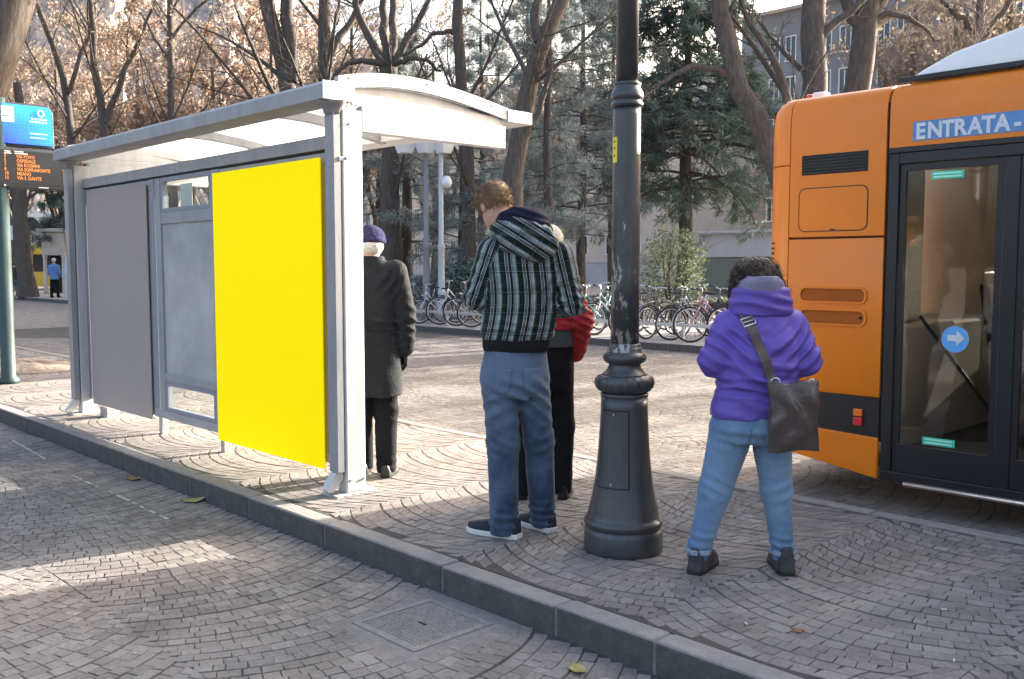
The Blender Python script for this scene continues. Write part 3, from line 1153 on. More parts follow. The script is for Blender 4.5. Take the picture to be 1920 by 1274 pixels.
RX0, RX1, RXD = -3.47, -2.785, -2.765
corner = []
for i in range(13):
    a = PI / 2 * i / 12
    corner.append((RX0 - 0.25 * math.sin(a), BY + 0.30 * (1 - math.cos(a)), -math.sin(a), -math.cos(a)))
roof_prof = [(0.0, 2.42), (0.004, 2.48), (0.02, 2.54), (0.05, 2.585), (0.10, 2.612), (0.20, 2.625)]
side = [(RX0 + 0.006, BY, 0, -1), (RX1, BY, 0, -1)]
crn = corner[::-1]
rear_lo, rear_hi = 0.15, 1.66
cl = shell('rear_corner', M_ORANGE, crn, [(0.0, 0.18), (0.0, 0.6), (0.0, 1.2), (0.0, 2.145)])
shell('rear_corner_cap', M_ORANGE, crn, [(0.0, 2.153), (0.0, 2.42)] + roof_prof[1:])
for k in range(4):
    z = 1.50 + 0.036 * k
    V, F = [], []
    for i in range(4, 10):
        x, y, nx, ny = corner[i]
        V += [(x + nx * .002 - 2.3, y + ny * .002 - 7.2, z - ZR), (x + nx * .002 - 2.3, y + ny * .002 - 7.2, z + 0.013 - ZR)]
    for i in range(5):
        F.append((2 * i, 2 * i + 2, 2 * i + 3, 2 * i + 1))
    np_obj('louvre', V, np.array(F), M_DARK, cl)
# upper panel with black grille and hatch outline
up = shell('upper_panel', M_ORANGE, side, [(0.0, 1.652), (0.0, 2.0)] + roof_prof)
bbox('grille', M_DARK, -3.375, -2.905, BY - 0.004, BY + 0.002, 2.072, 2.205, 0)
for k in range(6):
    bbox('grille_slat', M_BLACKP, -3.37, -2.91, BY - 0.008, BY - 0.0045, 2.08 + k * 0.021, 2.088 + k * 0.021, 0)


def rrect(x0, x1, z0, z1, r, n=6):
    pts = []
    for cx, cz, a0 in ((x1 - r, z1 - r, 0), (x0 + r, z1 - r, 90), (x0 + r, z0 + r, 180), (x1 - r, z0 + r, 270)):
        for i in range(n + 1):
            a = rad(a0 + 90 * i / n)
            pts.append((cx + r * math.cos(a), cz + r * math.sin(a)))
    return pts


def ring_plate(name, m, outer, inner, y0, y1, parent=None):
    n = len(outer)
    V = [(x - 2.3, y0 - 7.2, z - ZR) for x, z in outer] + [(x - 2.3, y0 - 7.2, z - ZR) for x, z in inner] + \
        [(x - 2.3, y1 - 7.2, z - ZR) for x, z in outer] + [(x - 2.3, y1 - 7.2, z - ZR) for x, z in inner]
    F = []
    for i in range(n):
        j = (i + 1) % n
        F += [(i, j, n + j, n + i), (2 * n + i, 3 * n + i, 3 * n + j, 2 * n + j), (i, 2 * n + i, 2 * n + j, j), (n + i, n + j, 3 * n + j, 3 * n + i)]
    return np_obj(name, V, np.array(F), m, parent or bus)


ring_plate('hatch_seal', M_BLACKP, rrect(-3.395, -2.895, 1.685, 1.985, 0.05), rrect(-3.389, -2.901, 1.691, 1.979, 0.045), BY - 0.0015, BY + 0.004)
BU().prism(rrect(-3.387, -2.903, 1.693, 1.977, 0.044), BY - 0.004, BY + 0.002, 'y').build('hatch', M_ORANGE, bus, bevel=0.002)
bbox('hatch_catch', M_BLACKP, -3.16, -3.12, BY - 0.007, BY - 0.0045, 1.694, 1.703, 0)
# lower engine flap with two recessed mesh slots
lowp = shell('engine_flap', M_ORANGE, side, [(0.004, 0.592), (0.0, 0.60), (0.0, 1.1), (0.0, 1.628), (0.005, 1.636)])
for z0, z1 in ((1.215, 1.30), (1.065, 1.152)):
    BU().prism(rrect(-3.36, -2.90, z0, z1, 0.036), BY - 0.0025, BY + 0.004, 'y').build('vent_slot', M_MESHV, bus)
    ring_plate('vent_rim', M_ORANGE, rrect(-3.375, -2.885, z0 - 0.013, z1 + 0.013, 0.047), rrect(-3.36, -2.90, z0, z1, 0.036), BY - 0.011, BY + 0.003)
bbox('key_hole', M_DARK, -2.935, -2.915, BY - 0.005, BY - 0.0028, 1.10, 1.118, 0)
# black band, marker lamp and lower skirt rising towards the tail
bbox('black_band', M_BLACKP, -3.70, RX1, BY + 0.010, BY + 0.05, 0.30, 0.60, 0.002)
M_AMB = mat('amber_lens', (0.75, 0.16, 0.02), 0.2, coat=0.6)
M_RED = mat('red_lens', (0.6, 0.02, 0.02), 0.2, coat=0.6)
ml = bbox('marker_lamp', M_AMB, -2.955, -2.895, BY - 0.012, BY + 0.012, 0.455, 0.505, 0.006)
bbox('reflector', M_RED, -2.955, -2.895, BY - 0.010, BY + 0.012, 0.392, 0.448, 0.006)
BU().prism([(-3.70, 0.19), (RX1, 0.055), (RX1, 0.325), (-3.70, 0.36)], BY - 0.006, BY + 0.03, 'y').build('skirt', M_ORANGE, bus, bevel=0.006)
bbox('seam_backing', M_DARK, -3.47, RXD, BY + 0.021, BY + 0.03, 0.30, 2.5, 0)
# rear face and far side
bbox('rear_panel', M_ORANGE, -3.735, -3.70, BY + 0.32, BY + 2.22, 0.25, 2.50, 0.01)
bbox('rear_window', M_BUSGLASS, -3.742, -3.737, BY + 0.5, BY + 2.05, 1.45, 2.15, 0)
XFRONT = 8.3
# cantrail above the doors
ct = shell('cantrail', M_ORANGE, [(RXD, BY, 0, -1), (XFRONT, BY, 0, -1)], [(0.0, 2.205), (0.0, 2.3)] + roof_prof)
bbox('rain_gutter', M_BLACKP, RXD, XFRONT, BY - 0.004, BY + 0.03, 2.17, 2.203, 0.003)
strip = bbox('entrance_strip', M_BLUE, -2.615, -0.62, BY - 0.003, BY - 0.0005, 2.235, 2.355, 0)
xl = -2.597
for ch, adv in (('E', .072), ('N', .088), ('T', .074), ('R', .082), ('A', .080), ('T', .074), ('A', .105), ('-', .05)):
    text_mesh(ch, 0.135, M_LETTER, strip, 'letter', (xl - 2.3, BY - 0.0045 - 7.2, 2.247 - ZR), (rad(90), 0, 0), bold=0.005, sx=0.90)
    xl += adv
# roof
rf = BU()
rf.box(-3.62, XFRONT, BY + 0.19, BY + 2.35, 2.595, 2.628)
rf.build('roof', M_ORANGE, bus, bevel=0.01)
fair = BU()
pf = [(-2.72, 2.63), (-2.62, 2.69), (-2.42, 2.775), (-2.0, 2.87), (-1.4, 2.955), (-0.6, 3.0), (5.5, 3.0), (5.9, 2.9), (6.2, 2.63)]
fair.prism(pf, BY + 0.10, BY + 2.2, 'y')
fair.build('roof_fairing', M_BWHITE, bus, bevel=0.03, seg=3, auto=True)
bbox('fairing_rail', M_BLACKP, -2.75, 6.2, BY + 0.07, BY + 0.095, 2.622, 2.655, 0.003)
rl = bbox('roof_lamp', M_BWHITE, -3.50, -3.40, BY + 0.33, BY + 0.42, 2.628, 2.69, 0.012)
bbox('roof_lamp_lens', M_RED, -3.555, -3.502, BY + 0.335, BY + 0.415, 2.63, 2.683, 0.012, None)
# door set: frame and leaves
bbox('door_post', M_BLACKP, RXD, -2.70, BY + 0.004, BY + 0.08, 0.07, 2.168, 0.004)
bbox('door_lintel', M_BLACKP, -2.698, -0.62, BY + 0.004, BY + 0.09, 2.10, 2.168, 0.003)


def leaf(x0, x1):
    lf = bpy.data.objects.new('door_leaf', None)
    link(lf, bus)
    yy0, yy1 = BY + 0.02, BY + 0.055
    f = BU()
    f.box(x0, x0 + 0.035, yy0, yy1, 0.12, 2.095).box(x1 - 0.035, x1, yy0, yy1, 0.12, 2.095)
    f.box(x0 + 0.035, x1 - 0.035, yy0, yy1, 0.12, 0.30).box(x0 + 0.035, x1 - 0.035, yy0, yy1, 2.055, 2.095)
    f.build('leaf_frame', M_BLACKP, lf)
    bbox('leaf_glass', M_BUSGLASS, x0 + 0.034, x1 - 0.034, yy0 + 0.014, yy0 + 0.019, 0.299, 2.056, 0, lf)
    xm = (x0 + x1) / 2 - 0.02
    for zc in (2.015, 0.345):
        bbox('door_sticker', M_GREENST, xm - 0.10, xm + 0.10, yy0 + 0.008, yy0 + 0.010, zc - 0.024, zc + 0.024, 0, lf)
        for dz in (-0.010, 0.010):
            bbox('sticker_line', M_GREENL, xm - 0.085, xm + 0.085, yy0 + 0.0055, yy0 + 0.0075, zc + dz - 0.005, zc + dz + 0.005, 0, lf)
    return lf


l1 = leaf(-2.695, -2.075)
leaf(-1.98, -1.36)
bbox('door_pillar', M_BLACKP, -2.073, -1.982, BY + 0.012, BY + 0.075, 0.07, 2.098, 0.006)
bbox('door_pillar', M_BLACKP, -1.358, -0.62, BY + 0.012, BY + 0.075, 0.07, 2.098, 0.006)
cx, cz = -2.325, 1.00
circ = [(cx + 0.082 * math.cos(2 * PI * i / 28), cz + 0.082 * math.sin(2 * PI * i / 28)) for i in range(28)]
dd = BU().prism(circ, BY + 0.026, BY + 0.029, 'y').build('door_disc', M_DISC, l1)
BU().prism([(cx - 0.045, cz - 0.012), (cx + 0.01, cz - 0.012), (cx + 0.01, cz - 0.04), (cx + 0.055, cz + 0.008), (cx + 0.01, cz + 0.055), (cx + 0.01, cz + 0.026), (cx - 0.045, cz + 0.026)],
           BY + 0.0235, BY + 0.0255, 'y').build('arrow', M_LETTER, dd)
bbox('sill', M_BLACKP, RXD, 0.0, BY + 0.0, BY + 0.10, 0.055, 0.118, 0.006)
BU().tube([(-2.60, BY - 0.012, 0.052), (0.0, BY - 0.012, 0.052)], 0.016, 10).build('sill_strip', M_STEEL, bus, smooth=True)
# side wall forward of the doors, with windows
bbox('side_panel', M_ORANGE, -0.615, XFRONT, BY, BY + 0.03, 0.08, 1.0, 0.004)
bbox('side_glass', M_BUSGLASS, -0.615, XFRONT, BY + 0.006, BY + 0.012, 1.002, 2.168, 0)
for x in (0.6, 2.0, 3.4, 4.8, 6.2, 7.6):
    bbox('window_pillar', M_BLACKP, x - 0.05, x + 0.05, BY + 0.001, BY + 0.04, 1.002, 2.168, 0.003)
# far side wall with windows, floor, ceiling
bbox('far_panel', M_ORANGE, -3.6, XFRONT, BY + 2.42, BY + 2.45, 0.08, 0.62, 0.004)
bbox('far_lining', M_INTB, -3.55, XFRONT, BY + 2.405, BY + 2.419, 0.2, 0.78, 0)
bbox('far_panel', M_ORANGE, -3.6, -2.9, BY + 2.42, BY + 2.45, 0.622, 2.5, 0.004)
bbox('far_lining', M_INTB, -3.55, -2.9, BY + 2.405, BY + 2.419, 0.782, 2.39, 0)
bbox('cantrail_lining', M_INTB, -2.898, XFRONT, BY + 2.402, BY + 2.418, 2.152, 2.39, 0)
bbox('rear_lining', M_INTB, -3.69, -3.66, BY + 0.32, BY + 2.2, 0.25, 2.39, 0)
bbox('far_glass', M_FARGLASS, -2.898, XFRONT, BY + 2.43, BY + 2.435, 0.622, 2.15, 0)
bbox('far_cantrail', M_ORANGE, -2.898, XFRONT, BY + 2.42, BY + 2.45, 2.152, 2.55, 0.004)
for x in (-2.84, -1.5, -0.1, 1.3, 2.7, 4.1, 5.5):
    bbox('far_pillar', M_BLACKP, x - 0.06, x + 0.06, BY + 2.40, BY + 2.428, 0.622, 2.151, 0.003)
bbox('front_panel', M_ORANGE, XFRONT, XFRONT + 0.05, BY + 0.02, BY + 2.43, 0.1, 2.55, 0.02)
bbox('floor', M_INTF, -3.68, XFRONT, BY + 0.10, BY + 2.40, 0.12, 0.165, 0)
bbox('ceiling', M_INTB, -3.5, XFRONT, BY + 0.12, BY + 2.38, 2.40, 2.43, 0)
bbox('engine_housing', M_INTB, -3.45, -2.86, BY + 0.12, BY + 2.39, 0.17, 1.05, 0.03)
bbox('engine_tower', M_INTB, -3.45, -2.88, BY + 0.12, BY + 0.85, 1.055, 2.395, 0.02)


def seat(x, y, face):
    s = bpy.data.objects.new('seat', None)
    link(s, bus)
    bbox('cushion', M_SEAT, x - 0.22, x + 0.22, y - 0.2, y + 0.2, 0.60, 0.68, 0.03, s)
    bx = x - 0.22 * face
    BU().prism([(bx - 0.035, 0.62), (bx + 0.035, 0.62), (bx + 0.035 - 0.12 * face, 1.32), (bx - 0.035 - 0.12 * face, 1.32)], y - 0.2, y + 0.2, 'y').build('back', M_SEAT, s, bevel=0.03, seg=3)
    bbox('pedestal', M_INTF, x - 0.05, x + 0.05, y - 0.05, y + 0.05, 0.165, 0.60, 0.01, s)
    BU().tube([(bx - 0.1 * face, y - 0.19, 1.30), (bx - 0.12 * face, y - 0.19, 1.40), (bx - 0.12 * face, y + 0.19, 1.40), (bx - 0.1 * face, y + 0.19, 1.30)], 0.014, 8).build('grab_handle', M_STEEL, s, smooth=True)


for x, y in ((-2.35, BY + 2.1), (-2.35, BY + 1.65), (-1.5, BY + 2.1), (-1.5, BY + 1.65), (-0.65, BY + 2.1), (-0.65, BY + 1.65)):
    seat(x, y, 1)
for (x, y) in ((-2.22, BY + 0.62), (-1.2, BY + 1.3), (-0.2, BY + 0.6)):
    BU().tube([(x, y, 0.165), (x, y, 2.40)], 0.018, 10).build('grab_pole', M_STEEL, bus, smooth=True)
BU().tube([(-2.66, BY + 0.30, 1.12), (-2.1, BY + 0.30, 0.42)], 0.013, 10).build('door_rod', M_BLACKP, bus, smooth=True)
for wx in (-1.2 + 1.9, 6.2):
    for wy, s in ((BY + 0.16, 1), (BY + 2.28, -1)):
        wv = BU()
        wv.torus((wx, wy, 0.36), 0.36, 0.125, 'y', 36, 10)
        w_ = wv.build('wheel', M_TYRE, bus, smooth=True)
        BU().tube([(wx, wy - 0.06, 0.36), (wx, wy + 0.06, 0.36)], 0.27, 28).build('rim', M_STEEL, w_)

# ------------------------------------------------------------------ people: smooth implicit bodies and clothes, polygonised


def norm(a):
    return a / np.maximum(np.linalg.norm(a, axis=-1, keepdims=True), 1e-9)


def tubes(polys, radii, sides, g):
    """polys (n,K,3), radii (n,K) -> verts, quads"""
    n, K, _ = polys.shape
    t = np.zeros_like(polys)
    t[:, 1:-1] = polys[:, 2:] - polys[:, :-2]
    t[:, 0] = polys[:, 1] - polys[:, 0]
    t[:, -1] = polys[:, -1] - polys[:, -2]
    t = norm(t)
    ref = norm(g.normal(size=(n, 1, 3)))
    a = norm(np.cross(t, ref))
    b = np.cross(t, a)
    an = 2 * PI * np.arange(sides) / sides
    V = polys[:, :, None, :] + radii[:, :, None, None] * (a[:, :, None, :] * np.cos(an)[None, None, :, None] + b[:, :, None, :] * np.sin(an)[None, None, :, None])
    i = np.arange(n)[:, None, None] * K * sides
    j = np.arange(K - 1)[None, :, None] * sides
    k = np.arange(sides)[None, None, :]
    k2 = (k + 1) % sides
    F = np.stack([i + j + k, i + j + k2, i + j + sides + k2, i + j + sides + k], -1).reshape(-1, 4)
    return V.reshape(-1, 3), F


def surfnet(f, lo, hi, h):
    lo = np.array(lo, float)
    hi = np.array(hi, float)
    h4 = 4 * h
    nb = np.ceil((hi - lo) / h4).astype(int) + 1
    gc = [lo[i] + (np.arange(nb[i]) + 0.5) * h4 - h / 2 for i in range(3)]
    C = np.stack(np.meshgrid(*gc, indexing='ij'), -1)
    cv = f(C.reshape(-1, 3)).reshape(nb)
    near = np.abs(cv) < h4 * 1.6 + 0.02
    v = np.repeat(np.repeat(np.repeat(cv, 4, 0), 4, 1), 4, 2).astype(np.float32)
    mask = np.repeat(np.repeat(np.repeat(near, 4, 0), 4, 1), 4, 2)
    ijk = np.argwhere(mask)
    v[mask] = f(lo + ijk * h)
    s = v < 0
    sh_ = np.array(v.shape) - 1
    cnt = np.zeros(sh_, np.int8)
    offs = [(a, b, c) for a in (0, 1) for b in (0, 1) for c in (0, 1)]
    sl = lambda arr, o: arr[o[0]:o[0] + sh_[0], o[1]:o[1] + sh_[1], o[2]:o[2] + sh_[2]]
    for o in offs:
        cnt += sl(s, o)
    act = (cnt > 0) & (cnt < 8)
    cell = np.argwhere(act)
    idx = -np.ones(sh_, np.int64)
    idx[act] = np.arange(len(cell))
    acc = np.zeros((len(cell), 3))
    num = np.zeros(len(cell))
    for o in offs:
        for ax in range(3):
            if o[ax] == 1:
                continue
            o2 = list(o)
            o2[ax] = 1
            va = v[cell[:, 0] + o[0], cell[:, 1] + o[1], cell[:, 2] + o[2]]
            vb = v[cell[:, 0] + o2[0], cell[:, 1] + o2[1], cell[:, 2] + o2[2]]
            m = (va < 0) != (vb < 0)
            t = np.where(m, va / np.where(m, va - vb, 1), 0)
            p = np.tile(np.array(o, float), (len(cell), 1))
            p[:, ax] += t
            acc[m] += p[m]
            num[m] += 1
    V = lo + (cell + acc / np.maximum(num, 1)[:, None]) * h
    Fs = []
    for ax in range(3):
        b_, c_ = (ax + 1) % 3, (ax + 2) % 3
        s0 = np.take(s, range(0, s.shape[ax] - 1), axis=ax)
        s1 = np.take(s, range(1, s.shape[ax]), axis=ax)
        e = np.argwhere(s0 != s1)
        e = e[(e[:, b_] > 0) & (e[:, c_] > 0) & (e[:, b_] < s.shape[b_] - 1) & (e[:, c_] < s.shape[c_] - 1)]
        ins = s[e[:, 0], e[:, 1], e[:, 2]]
        q = []
        for db, dc in ((-1, -1), (0, -1), (0, 0), (-1, 0)):
            k = e.copy()
            k[:, b_] += db
            k[:, c_] += dc
            q.append(idx[k[:, 0], k[:, 1], k[:, 2]])
        q = np.stack(q, 1)
        q[~ins] = q[~ins][:, ::-1]
        Fs.append(q)
    F = np.concatenate(Fs)
    F = F[(F >= 0).all(1)]
    return V, F


def smin(a, b, k):
    h = np.clip(0.5 + 0.5 * (b - a) / k, 0, 1)
    return b * (1 - h) + a * h - k * h * (1 - h)


def cone(P, a, b, ra, rb):
    a = np.asarray(a, float)
    b = np.asarray(b, float)
    ab = b - a
    t = np.clip(((P - a) @ ab) / (ab @ ab), 0, 1)
    return np.linalg.norm(P - a - t[:, None] * ab, axis=1) - (ra + (rb - ra) * t)


def ell(P, c, r, tilt=0.0, turn=0.0):
    q = P - np.asarray(c, float)
    if turn:
        ca, sa = math.cos(turn), math.sin(turn)
        q = np.stack([q[:, 0] * ca + q[:, 1] * sa, -q[:, 0] * sa + q[:, 1] * ca, q[:, 2]], 1)
    if tilt:
        ca, sa = math.cos(tilt), math.sin(tilt)
        q = np.stack([q[:, 0], q[:, 1] * ca + q[:, 2] * sa, -q[:, 1] * sa + q[:, 2] * ca], 1)
    r = np.asarray(r, float)
    k0 = np.linalg.norm(q / r, axis=1)
    return (k0 - 1) * r.min() * 1.0


def loft(P, rows, p=2.3, turn=0.0):
    """rows: (z, cx, cy, rx, ry) stacked cross-sections, closed top and bottom"""
    R = np.array(rows, float)
    R = R[R[:, 0].argsort()]
    z = P[:, 2]
    cx, cy, rx, ry = (np.interp(z, R[:, 0], R[:, i]) for i in (1, 2, 3, 4))
    dx, dy = P[:, 0] - cx, P[:, 1] - cy
    if turn:
        ca, sa = math.cos(turn), math.sin(turn)
        dx, dy = dx * ca + dy * sa, -dx * sa + dy * ca
    k = (np.abs(dx / rx) ** p + np.abs(dy / ry) ** p) ** (1 / p)
    d = (k - 1) * np.minimum(rx, ry)
    return np.maximum(d, np.maximum(R[0, 0] - z, z - R[-1, 0]))


def torus(P, c, R, r, tilt=0.0, sx=1.0, sy=1.0):
    q = P - np.asarray(c, float)
    if tilt:
        ca, sa = math.cos(tilt), math.sin(tilt)
        q = np.stack([q[:, 0], q[:, 1] * ca + q[:, 2] * sa, -q[:, 1] * sa + q[:, 2] * ca], 1)
    return np.sqrt((np.sqrt((q[:, 0] / sx) ** 2 + (q[:, 1] / sy) ** 2) - R) ** 2 + q[:, 2] ** 2) - r


def nzf(P, s, seed):
    """cheap smooth noise from warped sines, about -1..1"""
    g = np.random.default_rng(seed)
    out = 0
    for k in range(5):
        d = g.normal(size=3)
        d *= s * (0.7 + 0.35 * k) / np.linalg.norm(d)
        e = g.normal(size=3) * s * 0.6
        out = out + np.sin(P @ d + 1.5 * np.sin(P @ e + g.uniform(0, 6)) + g.uniform(0, 6)) / (1 + 0.35 * k)
    return out / 3.2


def folds(P, spec):
    """spec: (centre, direction, wavelength, amplitude, reach)"""
    out = np.zeros(len(P))
    for i, (c, d, lam, amp, R) in enumerate(spec):
        d = np.asarray(d, float)
        d = d / np.linalg.norm(d)
        q = P - np.asarray(c, float)
        R = np.asarray(R, float) * np.ones(3)
        w = np.exp(-((q / R) ** 2).sum(1))
        ph = 2 * PI * (q @ d) / lam + 1.3 * np.sin(q[:, 0] * 17 + i) + 1.2 * np.sin(q[:, 2] * 13 + 2 * i) + 0.8 * np.sin(q[:, 1] * 21 + i)
        sn = np.sin(ph)
        out += amp * w * (sn - 0.35 * sn * sn)
    return out


def hand_d(P, w, d, s, c, k=1.0):
    """palm, four fingers of unequal length with two bends and a thumb leaving the side of the palm"""
    w, d, s, c = (np.asarray(x, float) for x in (w, d, s, c))
    d = d / np.linalg.norm(d)
    s = s - d * (s @ d)
    s /= np.linalg.norm(s)
    c = c - d * (c @ d) - s * (c @ s)
    c /= np.linalg.norm(c)
    out = cone(P, w, w + d * 0.03 * k, 0.026 * k, 0.024 * k)
    for o in (-0.026, -0.009, 0.009, 0.026):
        out = smin(out, cone(P, w + d * 0.02 * k + s * o * 0.7 * k, w + d * 0.088 * k + s * o * k, 0.016 * k, 0.013 * k), 0.012)
    for i, (o, l) in enumerate(((0.029, 0.062), (0.010, 0.072), (-0.010, 0.067), (-0.028, 0.052))):
        b = w + d * 0.088 * k + s * o * k
        d1 = d * 0.88 + c * 0.48
        m = b + d1 * l * 0.55 * k
        d2 = d * 0.45 + c * 0.9
        e = m + d2 * l * 0.55 * k
        out = np.minimum(out, np.minimum(cone(P, b, m, 0.0098 * k, 0.009 * k), cone(P, m, e, 0.009 * k, 0.0075 * k)))
    t0 = w + d * 0.028 * k + s * 0.026 * k
    t1 = t0 + (d * 0.55 + s * 0.6 + c * 0.5) * 0.045 * k
    t2 = t1 + (d * 0.85 + s * 0.1 + c * 0.5) * 0.035 * k
    return np.minimum(smin(out, cone(P, t0, t1, 0.014 * k, 0.011 * k), 0.01), cone(P, t1, t2, 0.011 * k, 0.009 * k))


def head_d(P, c, yaw, pitch, k=1.0):
    """skull, jaw, nose, ears, brow; faces local +y turned by yaw (left positive) and bowed by pitch"""
    q = P - np.asarray(c, float)
    ca, sa = math.cos(yaw), math.sin(yaw)
    q = np.stack([q[:, 0] * ca + q[:, 1] * sa, -q[:, 0] * sa + q[:, 1] * ca, q[:, 2]], 1)
    ca, sa = math.cos(pitch), math.sin(pitch)
    q = np.stack([q[:, 0], q[:, 1] * ca - q[:, 2] * sa, q[:, 1] * sa + q[:, 2] * ca], 1) / k
    d = ell(q, (0, -0.005, 0.025), (0.076, 0.097, 0.090))
    d = smin(d, ell(q, (0, 0.030, -0.045), (0.060, 0.062, 0.070)), 0.03)
    d = smin(d, ell(q, (0, 0.055, -0.088), (0.030, 0.028, 0.024)), 0.03)
    d = smin(d, cone(q, (0, 0.092, 0.022), (0, 0.112, -0.018), 0.009, 0.014), 0.015)
    d = smin(d, cone(q, (-0.03, 0.084, 0.036), (0.03, 0.084, 0.036), 0.010, 0.010), 0.02)
    d = smin(d, cone(q, (-0.02, 0.086, -0.052), (0.02, 0.086, -0.052), 0.007, 0.007), 0.01)
    d = np.maximum(d, -ell(q, (-0.031, 0.100, 0.018), (0.017, 0.015, 0.010)))
    d = np.maximum(d, -ell(q, (0.031, 0.100, 0.018), (0.017, 0.015, 0.010)))
    for sgn in (-1, 1):
        e = ell(q, (sgn * 0.080, -0.004, -0.005), (0.010, 0.021, 0.033))
        e = np.maximum(e, -ell(q, (sgn * 0.089, 0.003, 0.0), (0.006, 0.011, 0.019)))
        d = smin(d, e, 0.008)
    return d * k


def headspace(P, c, yaw, pitch, k=1.0):
    q = P - np.asarray(c, float)
    ca, sa = math.cos(yaw), math.sin(yaw)
    q = np.stack([q[:, 0] * ca + q[:, 1] * sa, -q[:, 0] * sa + q[:, 1] * ca, q[:, 2]], 1)
    ca, sa = math.cos(pitch), math.sin(pitch)
    return np.stack([q[:, 0], q[:, 1] * ca - q[:, 2] * sa, q[:, 1] * sa + q[:, 2] * ca], 1) / k


def garment(name, f, lo, hi, h, m, parent, attr=None, scale=1.0):
    V, F = surfnet(f, lo, hi, h)
    at = attr(V) if attr else None
    return np_obj(name, V * scale, F, m, parent, smooth=True, attrs=at)


def person(label, loc, scale):
    p = thing('person', label, 'person', (loc[0], loc[1], 0), rad(YAW), 'people waiting at the stop')
    p.scale = (scale,) * 3
    return p


def shoe_d(P, heel, toe, w=0.043, hgt=0.085, zb=0.0):
    heel = np.array([heel[0], heel[1], 0.0])
    toe = np.array([toe[0], toe[1], 0.0])
    ax = toe - heel
    Ln = np.linalg.norm(ax)
    ax /= Ln
    q = P - heel
    u = q @ ax
    s = q[:, 0] * -ax[1] + q[:, 1] * ax[0]
    z = P[:, 2] - zb
    hw = np.interp(u / Ln, [0, 0.12, 0.35, 0.6, 0.8, 0.93, 1.0], [0.6, 0.8, 0.82, 1.0, 1.0, 0.75, 0.35]) * w
    top = np.interp(u / Ln, [0, 0.1, 0.35, 0.55, 0.8, 1.0], [1.0, 1.05, 1.0, 0.72, 0.52, 0.38]) * hgt
    d1 = np.abs(s) - hw * np.sqrt(np.clip(1 - (np.clip(z / np.maximum(top, 1e-3), 0, 1)) ** 3 * 0.75, 0.05, 1))
    d2 = np.maximum(z - top, -z)
    d3 = np.maximum(u - Ln, -u)
    a = np.maximum(np.maximum(d1, d2), d3)
    return a + 0.0


def denim(name, dark, light, wear_c, wear_r):
    m = bpy.data.materials.new(name)
    nt, N, L, b = nodes_of(m)
    tc = N.new('ShaderNodeTexCoord')
    nz = N.new('ShaderNodeTexNoise')
    nz.inputs['Scale'].default_value = 7
    nz.inputs['Detail'].default_value = 6
    nz.inputs['Roughness'].default_value = 0.6
    L.new(tc.outputs['Object'], nz.inputs['Vector'])
    vm = N.new('ShaderNodeVectorMath')
    vm.operation = 'DISTANCE'
    vm.inputs[1].default_value = wear_c
    L.new(tc.outputs['Object'], vm.inputs[0])
    w_ = math_node(N, L, 'SUBTRACT', 1.0, math_node(N, L, 'DIVIDE', vm.outputs['Value'], wear_r))
    w_ = math_node(N, L, 'MAXIMUM', w_, 0.0)
    f = math_node(N, L, 'ADD', nz.outputs['Fac'], math_node(N, L, 'MULTIPLY', w_, 0.45))
    c = ramp_node(N, L, f, [(0.32, dark), (0.78, light)])
    # twill grain
    wv = N.new('ShaderNodeTexNoise')
    wv.inputs['Scale'].default_value = 260
    wv.inputs['Detail'].default_value = 2
    L.new(tc.outputs['Object'], wv.inputs['Vector'])
    c = mix_node(N, L, 1.0, c, ramp_node(N, L, wv.outputs['Fac'], [(0.3, (0.86, 0.86, 0.87)), (0.7, (1.14, 1.14, 1.13))]), 'MULTIPLY')
    L.new(c, b.inputs['Base Color'])
    b.inputs['Roughness'].default_value = 0.85
    b.inputs['Specular IOR Level'].default_value = 0.2
    b.inputs['Sheen Weight'].default_value = 0.15
    cr = N.new('ShaderNodeTexNoise')
    cr.inputs['Scale'].default_value = 26
    cr.inputs['Detail'].default_value = 5
    cr.inputs['Distortion'].default_value = 1.2
    L.new(tc.outputs['Object'], cr.inputs['Vector'])
    bp = N.new('ShaderNodeBump')
    bp.inputs['Strength'].default_value = 0.22
    bp.inputs['Distance'].default_value = 0.012
    L.new(cr.outputs['Fac'], bp.inputs['Height'])
    L.new(bp.outputs['Normal'], b.inputs['Normal'])
    return m


